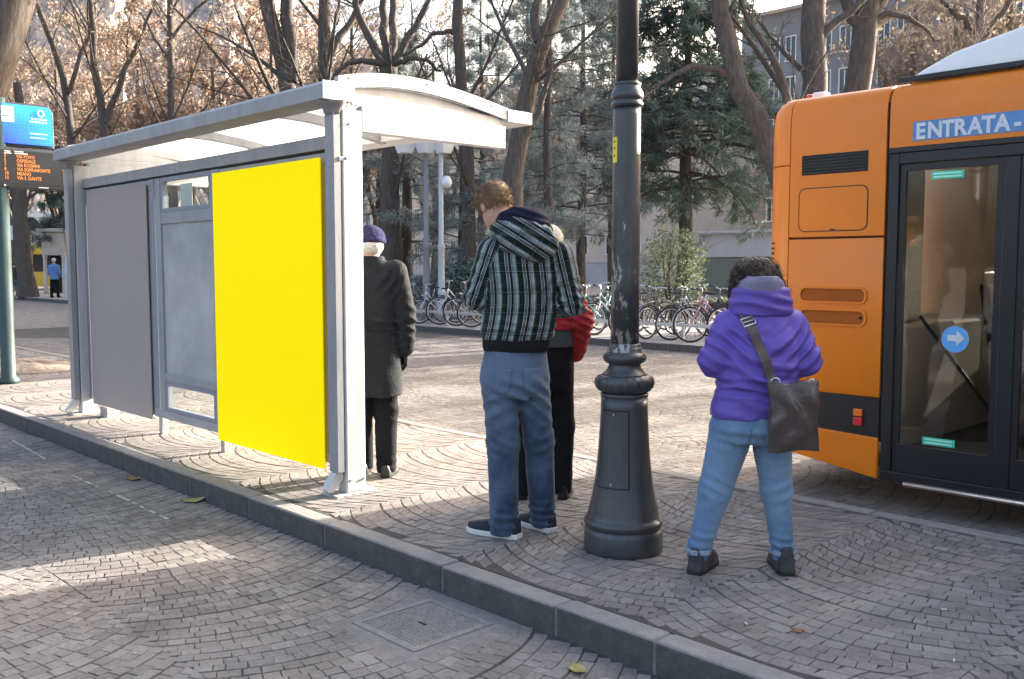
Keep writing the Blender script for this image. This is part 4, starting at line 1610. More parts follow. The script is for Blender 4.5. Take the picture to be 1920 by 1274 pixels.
def plaid_mat():
    m = bpy.data.materials.new('green_plaid_flannel')
    nt, N, L, b = nodes_of(m)

    def at(n):
        a = N.new('ShaderNodeAttribute')
        a.attribute_name = n
        return a.outputs['Fac']
    u = math_node(N, L, 'FRACT', math_node(N, L, 'MULTIPLY', at('pu'), 1 / 0.086))
    v = math_node(N, L, 'FRACT', math_node(N, L, 'MULTIPLY', at('pv'), 1 / 0.105))
    G = (0.0085, 0.018, 0.0145)
    K = (0.008, 0.009, 0.0105)
    W = (0.42, 0.44, 0.44)
    S = (0.22, 0.265, 0.265)
    NV = (0.010, 0.011, 0.016)
    cu = ramp_node(N, L, u, [(0.0, G), (0.17, K), (0.23, W), (0.265, K), (0.31, S), (0.345, K), (0.40, W), (0.435, NV), (0.56, K), (0.59, W),
                             (0.62, K), (0.655, S), (0.80, W), (0.845, K), (0.88, S), (0.905, G)], True)
    cv = ramp_node(N, L, v, [(0.0, (0.95, 1.0, 0.97)), (0.22, (0.48, 0.55, 0.52)), (0.30, (1.05, 1.1, 1.08)), (0.33, (0.66, 0.71, 0.69)), (0.55, (1, 1, 1)), (0.62, (0.82, 0.88, 0.85)), (0.80, (1, 1, 1))], True)
    c = mix_node(N, L, 1.0, cu, cv, 'MULTIPLY')
    line = ramp_node(N, L, v, [(0.0, (0, 0, 0)), (0.30, (1, 1, 1)), (0.325, (0, 0, 0)), (0.70, (1, 1, 1)), (0.72, (0, 0, 0))], True)
    c = mix_node(N, L, math_node(N, L, 'MULTIPLY', line, 0.20), c, (0.25, 0.33, 0.31))
    L.new(c, b.inputs['Base Color'])
    b.inputs['Roughness'].default_value = 0.9
    b.inputs['Specular IOR Level'].default_value = 0.15
    b.inputs['Sheen Weight'].default_value = 0.15
    return m


def limb_uv(P, limbs, torso=None):
    """plaid coordinates: along and round each sleeve, straight across the trunk"""
    best = np.full(len(P), 1e9)
    pu = np.zeros(len(P))
    pv = np.zeros(len(P))
    for (a, b, r) in limbs:
        a = np.asarray(a, float)
        b = np.asarray(b, float)
        ab = b - a
        ln = np.linalg.norm(ab)
        ax = ab / ln
        q = P - a
        t = np.clip(q @ ax / ln, 0, 1)
        d = np.linalg.norm(q - t[:, None] * ab, axis=1) - r
        e1 = np.cross(ax, [0, 1, 0])
        e1 /= np.linalg.norm(e1)
        e2 = np.cross(ax, e1)
        ang = np.arctan2(q @ e2, q @ e1)
        m = d < best
        best[m] = d[m]
        pu[m] = (ang * r)[m]
        pv[m] = (q @ ax)[m]
    return best, pu, pv


M_SKIN = mat('skin', (0.52, 0.29, 0.20), 0.55, var=0.10, vscale=20, spec=0.4)
M_SKIN.node_tree.nodes['Principled BSDF'].inputs['Subsurface Weight'].default_value = 0.1
M_SKIN.node_tree.nodes['Principled BSDF'].inputs['Subsurface Radius'].default_value = (0.02, 0.008, 0.005)


def basic_body(P, J, head, yaw, pitch, hk=1.0):
    """continuous inner body from joints J (dict) with a head and hands"""
    d = head_d(P, head, yaw, pitch, hk)
    nb = J['neck']
    hd = np.asarray(head, float) + np.array([0, -0.02, -0.06])
    d = smin(d, cone(P, nb, hd, 0.060, 0.055), 0.03)
    d = smin(d, cone(P, J['pelvis'], J['chest'], 0.105, 0.11), 0.05)
    d = smin(d, cone(P, J['chest'], nb, 0.10, 0.06), 0.05)
    for s in 'lr':
        d = smin(d, cone(P, J['chest'], J['sh' + s], 0.07, 0.050), 0.04)
        d = smin(d, cone(P, J['sh' + s], J['el' + s], 0.048, 0.038), 0.02)
        d = smin(d, cone(P, J['el' + s], J['wr' + s], 0.038, 0.027), 0.02)
        w_, dr, th, cu = J['hand' + s]
        d = smin(d, hand_d(P, w_, dr, th, cu), 0.012)
        d = smin(d, cone(P, J['pelvis'], J['hip' + s], 0.10, 0.075), 0.05)
        d = smin(d, cone(P, J['hip' + s], J['kn' + s], 0.072, 0.050), 0.03)
        d = smin(d, cone(P, J['kn' + s], J['an' + s], 0.050, 0.036), 0.03)
    return d

def strands(f, lo, hi, n, ln, r, m, parent, seed, curl=0.0, grav=0.25, K=4):
    """fine hairs standing off an implicit hair shape"""
    g = np.random.default_rng(seed)
    V, F = surfnet(f, lo, hi, 0.008)
    P = V[g.integers(0, len(V), n)] + g.normal(size=(n, 3)) * 0.003
    e = 0.004
    N_ = np.stack([f(P + np.eye(3)[i] * e) - f(P - np.eye(3)[i] * e) for i in range(3)], 1)
    N_ = N_ / np.maximum(np.linalg.norm(N_, axis=1, keepdims=True), 1e-6)
    rnd = g.normal(size=(n, 3))
    tan = np.cross(N_, rnd)
    tan /= np.maximum(np.linalg.norm(tan, axis=1, keepdims=True), 1e-6)
    d = 0.45 * N_ + tan * (0.6 if curl else 0.5) + np.array([0, 0, -grav])
    L_ = ln * g.uniform(0.5, 1.3, n)
    poly = np.zeros((n, K, 3))
    poly[:, 0] = P - N_ * 0.003
    for k in range(1, K):
        d = d / np.linalg.norm(d, axis=1, keepdims=True)
        poly[:, k] = poly[:, k - 1] + d * (L_ / (K - 1))[:, None]
        d = d + curl * np.cross(d, rnd) + np.array([0, 0, -grav * 0.4]) - 0.25 * N_
    v, q = tubes(poly, np.full((n, K), r) * np.linspace(1, 0.5, K)[None], 3, g)
    return tag(np_obj('hair_strands', v, q, m, parent, smooth=True), kind='stuff')


# ---- young man in the plaid hooded jacket
M_PLAID = plaid_mat()
M_NAVY = mat('navy_lining', (0.012, 0.014, 0.035), 0.85, var=0.3, vscale=14, spec=0.2)
M_RIB = mat('black_ribbing', (0.014, 0.014, 0.015), 0.9, var=0.3, vscale=40, stretch=(40, 40, 1), spec=0.2)
M_JEAN1 = denim('dark_blue_denim', (0.021, 0.037, 0.072), (0.105, 0.148, 0.220), (0.0, -0.13, 0.80), 0.34)
M_SNEAK = mat('navy_canvas', (0.018, 0.021, 0.030), 0.8, var=0.25, vscale=30)
M_SOLE = mat('white_rubber_sole', (0.62, 0.60, 0.57), 0.7, var=0.1, vscale=20)
M_HAIR1 = mat('short_fair_hair', (0.31, 0.195, 0.11), 0.6, var=0.45, vscale=60, bump=1.0, bscale=160, stretch=(1, 1, 0.4), spec=0.4)

pm = person('tall fair-haired young man from behind in green plaid hooded jacket and blue jeans', (-3.594, 3.466), 1.019)
HD, HY, HP = (-0.098, 0.095, 1.732), 0.50, 0.78
J = dict(neck=(0.0, 0.05, 1.56), pelvis=(0.005, 0.02, 0.93), chest=(0.05, 0.02, 1.38),
         shl=(-0.115, 0.01, 1.49), shr=(0.225, 0.0, 1.475), ell=(-0.19, 0.0, 1.255), elr=(0.285, -0.01, 1.235), wrl=(-0.08, 0.235, 1.20), wrr=(0.06, 0.25, 1.19),
         handl=((-0.075, 0.24, 1.20), (0.4, 1, 0.15), (0.2, -0.2, 1), (1, -0.3, 0)), handr=((0.055, 0.255, 1.19), (-0.5, 1, 0.15), (-0.2, -0.2, 1), (-1, -0.3, 0)),
         hipl=(-0.085, 0.02, 0.88), hipr=(0.09, 0.05, 0.88), knl=(-0.062, 0.02, 0.48), knr=(0.128, 0.11, 0.48), anl=(-0.045, 0.0, 0.09), anr=(0.152, 0.14, 0.09))
garment('body', lambda P: basic_body(P, J, HD, HY, HP, 1.0), (-0.35, -0.2, 0.03), (0.42, 0.5, 1.90), 0.0085, M_SKIN, pm)


def pm_hair(P):
    q = headspace(P, HD, HY, HP)
    d = ell(q, (0, -0.010, 0.034), (0.087, 0.106, 0.095))
    cut = q[:, 2] + 0.055 - 0.75 * np.maximum(q[:, 1] - 0.0, 0) * 1.0 - 0.02 * np.sin(q[:, 0] * 60)
    d = np.maximum(d, -(cut))
    d = np.maximum(d, -(ell(q, (0, 0.105, -0.02), (0.062, 0.05, 0.075))))
    for sg in (-1, 1):
        d = np.maximum(d, -ell(q, (sg * 0.085, 0.0, -0.012), (0.03, 0.026, 0.036)))
    d = smin(d, ell(q, (0, 0.070, 0.118), (0.058, 0.040, 0.030), 0.3), 0.03)
    d = smin(d, ell(q, (0.01, 0.085, 0.150), (0.034, 0.024, 0.022), 0.3), 0.03)
    return d + 0.0040 * nzf(q, 90, 3) + 0.0025 * nzf(q, 190, 4)


garment('hair', pm_hair, (-0.25, -0.06, 1.60), (0.06, 0.30, 1.96), 0.0045, M_HAIR1, pm)
strands(pm_hair, (-0.25, -0.06, 1.60), (0.06, 0.30, 1.96), 4200, 0.022, 0.0011, M_HAIR1, pm, 91, 0.0, 0.15, 3)

LA = [((-0.118, 0.0, 1.50), (-0.198, 0.0, 1.265), 0.070), ((-0.198, 0.0, 1.265), (-0.085, 0.215, 1.205), 0.058)]
RA = [((0.232, -0.005, 1.475), (0.290, -0.015, 1.235), 0.074), ((0.290, -0.015, 1.235), (0.07, 0.225, 1.195), 0.06)]
T1 = [(1.035, 0.010, 0.02, 0.166, 0.128), (1.07, 0.014, 0.02, 0.192, 0.146), (1.13, 0.018, 0.02, 0.193, 0.146), (1.25, 0.030, 0.02, 0.190, 0.140),
      (1.38, 0.050, 0.015, 0.198, 0.140), (1.47, 0.058, 0.015, 0.194, 0.126), (1.53, 0.055, 0.02, 0.155, 0.108), (1.585, 0.045, 0.03, 0.09, 0.085)]
F1 = [((0.02, -0.12, 1.10), (0.1, 0, 1), 0.052, 0.007, (0.22, 0.2, 0.07)), ((0.17, -0.08, 1.30), (1, 0, -0.8), 0.06, 0.010, (0.10, 0.2, 0.16)),
      ((-0.12, -0.08, 1.36), (1, 0, 0.7), 0.06, 0.008, (0.08, 0.2, 0.14)), ((0.29, -0.02, 1.25), (0.5, 0, 1), 0.045, 0.009, 0.11), ((-0.19, 0.0, 1.28), (-0.5, 0, 1), 0.045, 0.008, 0.11),
      ((0.05, -0.12, 1.22), (0.6, 0, 1), 0.11, 0.006, (0.2, 0.2, 0.16))]


def pm_jacket(P):
    d = loft(P, T1, 2.25, 0.12)
    for (a, b, r) in LA + RA:
        d = smin(d, cone(P, a, b, r * 1.06, r * 0.92), 0.030)
    return d + folds(P, F1) + 0.0022 * nzf(P, 26, 9)


def pm_attr(V):
    best, pu, pv = limb_uv(V, LA + RA)
    t = loft(V, T1, 2.25, 0.12)
    tor = t < best - 0.004
    pu[tor] = V[tor, 0] + 0.02 * np.sin(V[tor, 2] * 9) - 0.06 * (V[tor, 2] - 1.05)
    pv[tor] = V[tor, 2]
    return {'pu': pu, 'pv': pv}


jk = garment('jacket', pm_jacket, (-0.33, -0.22, 1.02), (0.42, 0.33, 1.62), 0.0070, M_PLAID, pm, pm_attr)
garment('waistband', lambda P: loft(P, [(0.985, 0.006, 0.02, 0.168, 0.128), (1.01, 0.007, 0.02, 0.174, 0.134), (1.055, 0.010, 0.02, 0.178, 0.136)], 2.25, 0.12) + 0.0015 * np.sin(np.arctan2(P[:, 1], P[:, 0]) * 90),
        (-0.25, -0.2, 0.965), (0.28, 0.25, 1.075), 0.006, M_RIB, jk)


def pm_hood(P):
    d = torus(P, (0.035, 0.015, 1.605), 0.105, 0.044, -0.42, 1.12, 0.95)
    d = smin(d, ell(P, (0.065, -0.105, 1.555), (0.150, 0.055, 0.075), 0.35), 0.05)
    d = smin(d, ell(P, (0.105, -0.125, 1.500), (0.085, 0.040, 0.050), 0.3), 0.045)
    return d + folds(P, [((0.05, -0.13, 1.55), (0.25, 0, 1), 0.062, 0.009, 0.14), ((0.16, -0.08, 1.58), (1, 0, 0.6), 0.05, 0.006, 0.10)]) + 0.002 * nzf(P, 30, 12)


def hood_attr(V):
    a = rad(-33)
    x, z = V[:, 0] - 0.06, V[:, 2] - 1.5
    left = V[:, 0] < 0.085
    pu = np.where(left, -x * math.sin(a) + z * math.cos(a), x * math.sin(-a) * 0 + (x * 0.55 + z * 0.83))
    pv = np.where(left, x * math.cos(a) + z * math.sin(a), (x * 0.83 - z * 0.55))
    return {'pu': pu, 'pv': pv}


hd_ = garment('hood', pm_hood, (-0.16, -0.24, 1.42), (0.28, 0.22, 1.72), 0.0065, M_PLAID, jk, hood_attr)
garment('hood_lining', lambda P: smin(torus(P, (0.040, -0.012, 1.648), 0.082, 0.042, -0.50, 1.12, 0.92), ell(P, (0.06, -0.075, 1.625), (0.115, 0.05, 0.048), 0.4), 0.03)
        + folds(P, [((0.05, -0.08, 1.64), (0.2, 0, 1), 0.04, 0.006, 0.12)]) + 0.002 * nzf(P, 40, 14),
        (-0.13, -0.20, 1.54), (0.24, 0.16, 1.74), 0.0065, M_NAVY, hd_)

FJ1 = [((-0.09, -0.06, 0.49), (0.5, 0, 1), 0.060, 0.006, (0.08, 0.14, 0.07)), ((0.15, 0.04, 0.50), (-0.5, 0, 1), 0.055, 0.007, (0.08, 0.14, 0.09)),
       ((-0.06, -0.04, 0.09), (0.1, 0, 1), 0.048, 0.008, (0.14, 0.14, 0.07)), ((0.15, 0.10, 0.10), (0.15, 0, 1), 0.045, 0.008, (0.14, 0.14, 0.08)),
       ((0.0, -0.10, 0.78), (0.55, 0, 1), 0.060, 0.009, (0.15, 0.15, 0.07)), ((-0.09, -0.07, 0.66), (-0.6, 0, 1), 0.07, 0.007, (0.10, 0.15, 0.09)), ((0.11, -0.02, 0.70), (0.7, 0, 1), 0.065, 0.007, (0.10, 0.15, 0.12))]


def pm_jeans(P):
    d = loft(P, [(0.75, 0.004, 0.02, 0.150, 0.120), (0.83, 0.004, 0.015, 0.172, 0.138), (0.92, 0.004, 0.02, 0.172, 0.130), (1.00, 0.005, 0.02, 0.162, 0.118)], 2.3, 0.3)
    d = smin(d, cone(P, (-0.078, 0.005, 0.85), (-0.060, 0.02, 0.50), 0.098, 0.084), 0.035)
    d = smin(d, cone(P, (-0.060, 0.02, 0.50), (-0.056, 0.0, 0.055), 0.084, 0.074), 0.03)
    e = cone(P, (0.088, 0.04, 0.85), (0.128, 0.10, 0.50), 0.092, 0.078)
    e = smin(e, cone(P, (0.128, 0.10, 0.50), (0.152, 0.135, 0.06), 0.078, 0.070), 0.03)
    d = smin(d, e, 0.022)
    d = np.maximum(d, 0.022 - P[:, 2])
    return d + folds(P, FJ1) + 0.0025 * nzf(P, 22, 21)


jn = garment('jeans', pm_jeans, (-0.22, -0.19, 0.0), (0.28, 0.27, 1.02), 0.0075, M_JEAN1, pm)
# back pockets: stitched patches lying on the seat of the jeans


def patch(name, f, cx, z0, z1, w0, w1, off, m, parent, tilt=0.0, n=10):
    """a cloth patch laid on the back (-y) of an implicit garment"""
    V, F = [], []
    for j in range(n + 1):
        for i in range(n + 1):
            t = j / n
            hw = w0 + (w1 - w0) * t
            x = cx + (i / n - 0.5) * 2 * hw + tilt * (t - 0.5)
            zz = z0 + (z1 - z0) * t
            if t < 0.15:
                zz += 0.018 * abs(i / n - 0.5) * 2 * (1 - t / 0.15)
            V.append((x, 0, zz))
    V = np.array(V)
    y = np.full(len(V), -0.26)
    for _ in range(60):
        q = V.copy()
        q[:, 1] = y
        dd_ = f(q) - off
        y = y + np.clip(dd_ * 0.7, -0.02, 0.02)
    V[:, 1] = y
    k = n + 1
    for j in range(n):
        for i in range(n):
            F.append((j * k + i, j * k + i + 1, (j + 1) * k + i + 1, (j + 1) * k + i))
    b = V.copy()
    b[:, 1] += 0.006
    nn_ = len(V)
    FF = list(F) + [tuple(x + nn_ for x in q[::-1]) for q in F]
    rim = [i for i in range(n)] + [n + k * j for j in range(n)] + [k * n + n - i for i in range(n)] + [k * (n - j) for j in range(n)]
    for a_, b_ in zip(rim, rim[1:] + rim[:1]):
        FF.append((a_, a_ + nn_, b_ + nn_, b_))
    return np_obj(name, np.concatenate([V, b]), np.array(FF), m, parent, smooth=True)


patch('back_pocket', pm_jeans, -0.075, 0.775, 0.905, 0.052, 0.058, 0.004, M_JEAN1, jn, 0.01)
patch('back_pocket', pm_jeans, 0.095, 0.775, 0.905, 0.045, 0.052, 0.004, M_JEAN1, jn, -0.01)
for heel, toe in (((0.022, -0.035), (-0.245, 0.125)), ((0.205, 0.085), (0.035, 0.285))):
    lo = (min(heel[0], toe[0]) - 0.08, min(heel[1], toe[1]) - 0.08, -0.02)
    hi = (max(heel[0], toe[0]) + 0.08, max(heel[1], toe[1]) + 0.08, 0.14)
    s_ = garment('shoe', lambda P: shoe_d(P, heel, toe, 0.048, 0.092, 0.018) + 0.0015 * nzf(P, 60, 5), lo, hi, 0.0055, M_SNEAK, pm)
    garment('sole', lambda P: np.maximum(shoe_d(P, (heel[0] + (heel[0] - toe[0]) * .02, heel[1] + (heel[1] - toe[1]) * .02), (toe[0] - (heel[0] - toe[0]) * .02, toe[1] - (heel[1] - toe[1]) * .02), 0.053, 0.2, 0.0), P[:, 2] - 0.030),
            lo, hi, 0.0055, M_SOLE, s_)

# ---- woman in the purple jacket
M_PURP = mat('purple_nylon', (0.125, 0.078, 0.37), 0.50, var=0.12, vscale=5, bump=0.5, bscale=17, spec=0.4)
M_FLEECE = mat('grey_fleece', (0.26, 0.245, 0.34), 0.95, var=0.15, vscale=60, bump=0.6, bscale=200, spec=0.1)
M_JEAN2 = denim('light_blue_denim', (0.064, 0.125, 0.235), (0.175, 0.265, 0.385), (0.03, -0.1, 0.42), 0.40)
M_HAIR2 = mat('dark_curly_hair', (0.025, 0.017, 0.013), 0.45, var=0.6, vscale=35, bump=1.0, bscale=110, spec=0.5, col2=(0.095, 0.060, 0.042))
M_BOOT = mat('grey_walking_boot', (0.045, 0.045, 0.050), 0.65, var=0.4, vscale=30)
M_HEM = mat('pale_turn_up', (0.24, 0.30, 0.37), 0.9, var=0.15, vscale=40)
wm = person('woman from behind in purple jacket and light blue jeans standing beside the bus', (-2.418, 3.833), 1.018)
HW = (0.060, 0.085, 1.335)
JW = dict(neck=(0.07, 0.05, 1.20), pelvis=(0.035, 0.02, 0.72), chest=(0.065, 0.02, 1.06),
          shl=(-0.07, 0.02, 1.15), shr=(0.20, 0.02, 1.155), ell=(-0.15, 0.0, 0.985), elr=(0.285, 0.0, 0.985), wrl=(-0.01, 0.26, 0.99), wrr=(0.13, 0.27, 0.99),
          handl=((-0.005, 0.265, 0.99), (0.35, 1, 0.2), (0.1, -0.2, 1), (1, -0.2, 0)), handr=((0.125, 0.275, 0.99), (-0.35, 1, 0.2), (-0.1, -0.2, 1), (-1, -0.2, 0)),
          hipl=(-0.045, 0.02, 0.69), hipr=(0.115, 0.02, 0.69), knl=(-0.13, 0.03, 0.38), knr=(0.16, 0.03, 0.38), anl=(-0.207, 0.02, 0.08), anr=(0.197, 0.03, 0.08))
garment('body', lambda P: basic_body(P, JW, HW, -0.05, 0.5, 0.93), (-0.3, -0.2, 0.03), (0.42, 0.5, 1.48), 0.0085, M_SKIN, wm)


def wm_hair(P):
    q = headspace(P, HW, -0.05, 0.35)
    d = ell(q, (-0.002, -0.022, 0.020), (0.112, 0.112, 0.112))
    d = smin(d, ell(q, (-0.064, -0.025, -0.062), (0.062, 0.078, 0.082)), 0.03)
    d = smin(d, ell(q, (0.064, -0.025, -0.062), (0.062, 0.078, 0.082)), 0.03)
    d = np.maximum(d, -ell(q, (0, 0.115, -0.02), (0.062, 0.07, 0.09)))
    return d + 0.0060 * nzf(q, 60, 33) + 0.0040 * nzf(q, 150, 34)


garment('hair', wm_hair, (-0.12, -0.12, 1.16), (0.24, 0.30, 1.53), 0.0042, M_HAIR2, wm)
strands(wm_hair, (-0.12, -0.12, 1.16), (0.24, 0.30, 1.53), 5200, 0.045, 0.0010, M_HAIR2, wm, 92, 0.45, 0.55, 5)
LW = [((-0.075, 0.02, 1.150), (-0.148, 0.0, 0.995), 0.075), ((-0.148, 0.0, 0.995), (-0.01, 0.25, 1.00), 0.062)]
RW = [((0.200, 0.02, 1.155), (0.268, 0.0, 0.995), 0.076), ((0.268, 0.0, 0.995), (0.13, 0.26, 1.00), 0.062)]
TW = [(0.735, 0.026, 0.02, 0.182, 0.148), (0.76, 0.028, 0.02, 0.185, 0.150), (0.82, 0.038, 0.02, 0.182, 0.146), (0.875, 0.046, 0.02, 0.172, 0.136), (0.915, 0.052, 0.02, 0.184, 0.146),
      (1.00, 0.060, 0.02, 0.184, 0.148), (1.09, 0.064, 0.02, 0.182, 0.144), (1.165, 0.064, 0.025, 0.158, 0.122), (1.215, 0.067, 0.03, 0.130, 0.105), (1.26, 0.065, 0.04, 0.105, 0.095)]
FW = [((0.05, -0.13, 0.88), (0.08, 0, 1), 0.050, 0.009, (0.24, 0.2, 0.055)), ((0.05, -0.13, 0.97), (0.25, 0, 1), 0.075, 0.008, (0.22, 0.2, 0.10)), ((0.05, -0.13, 1.08), (-0.3, 0, 1), 0.095, 0.007, (0.2, 0.2, 0.10)),
      ((-0.13, 0.0, 1.02), (0.7, 0, 1), 0.055, 0.008, 0.10), ((0.27, 0.0, 1.02), (-0.7, 0, 1), 0.055, 0.008, 0.10), ((0.19, -0.08, 1.06), (1, 0, -1), 0.06, 0.009, 0.10), ((-0.06, -0.08, 1.06), (1, 0, 1), 0.06, 0.009, 0.10),
      ((0.03, -0.14, 0.77), (0.15, 0, 1), 0.085, 0.006, (0.2, 0.2, 0.07))]


def wm_jacket(P):
    d = loft(P, TW, 2.3)
    for (a, b, r) in LW + RW:
        d = smin(d, cone(P, a, b, r * 1.05, r * 0.95), 0.026)
    return d + folds(P, FW) + 0.0030 * nzf(P, 26, 41)


wj = garment('jacket', wm_jacket, (-0.30, -0.22, 0.69), (0.44, 0.38, 1.29), 0.0068, M_PURP, wm)


def wm_collar(P):
    d = loft(P, [(1.205, 0.064, 0.02, 0.142, 0.112), (1.235, 0.064, 0.018, 0.146, 0.118), (1.27, 0.062, 0.015, 0.140, 0.118), (1.318, 0.060, 0.012, 0.128, 0.112), (1.330, 0.060, 0.012, 0.118, 0.105)], 2.2)
    return d + folds(P, [((0.06, -0.1, 1.26), (0.12, 0, 1), 0.06, 0.007, (0.2, 0.2, 0.05))]) + 0.0025 * nzf(P, 30, 44)


garment('collar', wm_collar, (-0.12, -0.15, 1.18), (0.24, 0.16, 1.36), 0.0065, M_PURP, wj)
garment('fleece_lining', lambda P: loft(P, [(1.26, 0.06, 0.012, 0.118, 0.104), (1.325, 0.058, 0.008, 0.110, 0.112), (1.358, 0.058, 0.000, 0.096, 0.110), (1.380, 0.058, -0.01, 0.066, 0.095)], 2.1) + 0.003 * nzf(P, 45, 46),
        (-0.10, -0.13, 1.24), (0.21, 0.14, 1.41), 0.006, M_FLEECE, wj)
FJW = [((-0.14, -0.03, 0.42), (0.5, 0, 1), 0.060, 0.005, (0.09, 0.14, 0.05)), ((0.18, -0.03, 0.40), (-0.5, 0, 1), 0.055, 0.005, (0.09, 0.14, 0.06)),
       ((-0.20, 0.0, 0.15), (0.2, 0, 1), 0.046, 0.006, (0.12, 0.12, 0.05)), ((0.195, 0.0, 0.14), (0.3, 0, 1), 0.044, 0.006, (0.12, 0.12, 0.05)), ((0.03, -0.1, 0.64), (0.2, 0, 1), 0.05, 0.005, (0.2, 0.2, 0.06))]


def wm_jeans(P):
    d = loft(P, [(0.62, 0.030, 0.02, 0.140, 0.12), (0.68, 0.030, 0.015, 0.178, 0.150), (0.765, 0.030, 0.02, 0.168, 0.138)], 2.4)
    a = cone(P, (-0.058, 0.015, 0.67), (-0.128, 0.03, 0.385), 0.102, 0.074)
    a = smin(a, cone(P, (-0.128, 0.03, 0.385), (-0.207, 0.02, 0.085), 0.074, 0.050), 0.03)
    b = cone(P, (0.122, 0.015, 0.67), (0.158, 0.03, 0.385), 0.097, 0.069)
    b = smin(b, cone(P, (0.158, 0.03, 0.385), (0.197, 0.03, 0.065), 0.069, 0.050), 0.03)
    d = smin(smin(d, a, 0.03), b, 0.018)
    d = np.maximum(d, 0.055 - P[:, 2])
    return d + folds(P, FJW) + 0.002 * nzf(P, 24, 51)


wjn = garment('jeans', wm_jeans, (-0.30, -0.18, 0.02), (0.30, 0.24, 0.79), 0.0070, M_JEAN2, wm)
patch('back_pocket', wm_jeans, -0.055, 0.615, 0.71, 0.044, 0.050, 0.004, M_JEAN2, wjn)
patch('back_pocket', wm_jeans, 0.115, 0.615, 0.71, 0.044, 0.050, 0.004, M_JEAN2, wjn)
for c_, z_ in (((-0.203, 0.02), 0.104), ((0.196, 0.03), 0.096)):
    garment('turn_up', lambda P: np.abs(np.linalg.norm(P[:, :2] - np.array(c_), axis=1) - 0.056 - 0.004 * np.sin(np.arctan2(P[:, 1] - c_[1], P[:, 0] - c_[0]) * 5)) * 1.0 + np.maximum(np.abs(P[:, 2] - z_) - 0.010, 0) - 0.005,
            (c_[0] - 0.09, c_[1] - 0.09, z_ - 0.03), (c_[0] + 0.09, c_[1] + 0.09, z_ + 0.03), 0.005, M_HEM, wjn)
for heel, toe in (((-0.232, -0.03), (-0.105, 0.195)), ((0.197, -0.045), (0.215, 0.215))):
    lo = (min(heel[0], toe[0]) - 0.08, min(heel[1], toe[1]) - 0.08, -0.02)
    hi = (max(heel[0], toe[0]) + 0.08, max(heel[1], toe[1]) + 0.08, 0.15)
    s_ = garment('boot', lambda P: shoe_d(P, heel, toe, 0.050, 0.112, 0.016) + 0.002 * nzf(P, 50, 7), lo, hi, 0.0055, M_BOOT, wm)
    garment('sole', lambda P: np.maximum(shoe_d(P, (heel[0] + (heel[0] - toe[0]) * .02, heel[1] + (heel[1] - toe[1]) * .02), (toe[0] - (heel[0] - toe[0]) * .02, toe[1] - (heel[1] - toe[1]) * .02), 0.054, 0.2, 0.0), P[:, 2] - 0.026),
            lo, hi, 0.0055, M_RUBBER, s_)

# her shoulder bag: a thing of its own, hanging from the strap
M_LEATH = mat('brown_grained_leather', (0.078, 0.058, 0.053), 0.27, var=0.25, vscale=7, bump=0.35, bscale=22, spec=0.6)
M_STRAP = mat('brown_webbing_strap', (0.105, 0.080, 0.076), 0.7, var=0.15, vscale=40)
bag = thing('shoulder_bag', 'dark brown leather shoulder bag with wide strap across the purple jacket', 'bag', (-2.418, 3.833, 0), rad(YAW))
bag.scale = (1.018,) * 3


def bag_d(P):
    q = P - np.array([0.165, -0.185, 0.765])
    tl = 0.05
    x = q[:, 0] * math.cos(tl) + q[:, 2] * math.sin(tl)
    z = -q[:, 0] * math.sin(tl) + q[:, 2] * math.cos(tl)
    t = np.clip((z + 0.155) / 0.31, 0, 1)
    hw = 0.108 + 0.004 * np.cos(t * 6)
    th = 0.012 + 0.034 * np.sin(np.clip(t, 0.02, 1) * PI * 0.92 + 0.1)
    d = np.maximum(np.abs(x) - hw, np.abs(z) - 0.152 - 0.010 * np.abs(x / 0.108) ** 2)
    y = q[:, 1] - 0.02 * (0.5 - t)
    d = np.maximum(d, (np.abs(y) - th * np.sqrt(np.clip(1 - (x / 0.118) ** 4, 0.02, 1))))
    return d * 0.8 + folds(P, [((0.17, -0.22, 0.82), (1, 0, 0.45), 0.16, 0.010, (0.09, 0.1, 0.10)), ((0.13, -0.22, 0.69), (0.8, 0, -0.7), 0.15, 0.006, 0.09)]) + 0.0045 * nzf(P, 22, 61)


garment('pouch', bag_d, (0.02, -0.29, 0.57), (0.31, -0.09, 0.96), 0.0055, M_LEATH, bag)


def ribbon(name, pts, nrm_y, w, th, m, parent):
    V, F = [], []
    n = len(pts)
    for i, p in enumerate(pts):
        p = np.array(p, float)
        t = np.array(pts[min(i + 1, n - 1)], float) - np.array(pts[max(i - 1, 0)], float)
        t /= np.linalg.norm(t)
        nn_ = np.array(nrm_y[i], float)
        nn_ -= t * (nn_ @ t)
        nn_ /= np.linalg.norm(nn_)
        s = np.cross(t, nn_)
        for a, b in ((-1, 0), (1, 0), (1, 1), (-1, 1)):
            V.append(p + s * a * w / 2 + nn_ * b * th)
    for i in range(n - 1):
        for k in range(4):
            k2 = (k + 1) % 4
            F.append((4 * i + k, 4 * i + k2, 4 * i + 4 + k2, 4 * i + 4 + k))
    F += [(3, 2, 1, 0), (4 * n - 4, 4 * n - 3, 4 * n - 2, 4 * n - 1)]
    return np_obj(name, V, np.array(F), m, parent)


def on_back(f, x, z, off):
    y = -0.30
    for _ in range(40):
        dv = float(f(np.array([[x, y, z]]))[0]) - off
        y += max(-0.02, min(0.02, dv * 0.7))
    return y


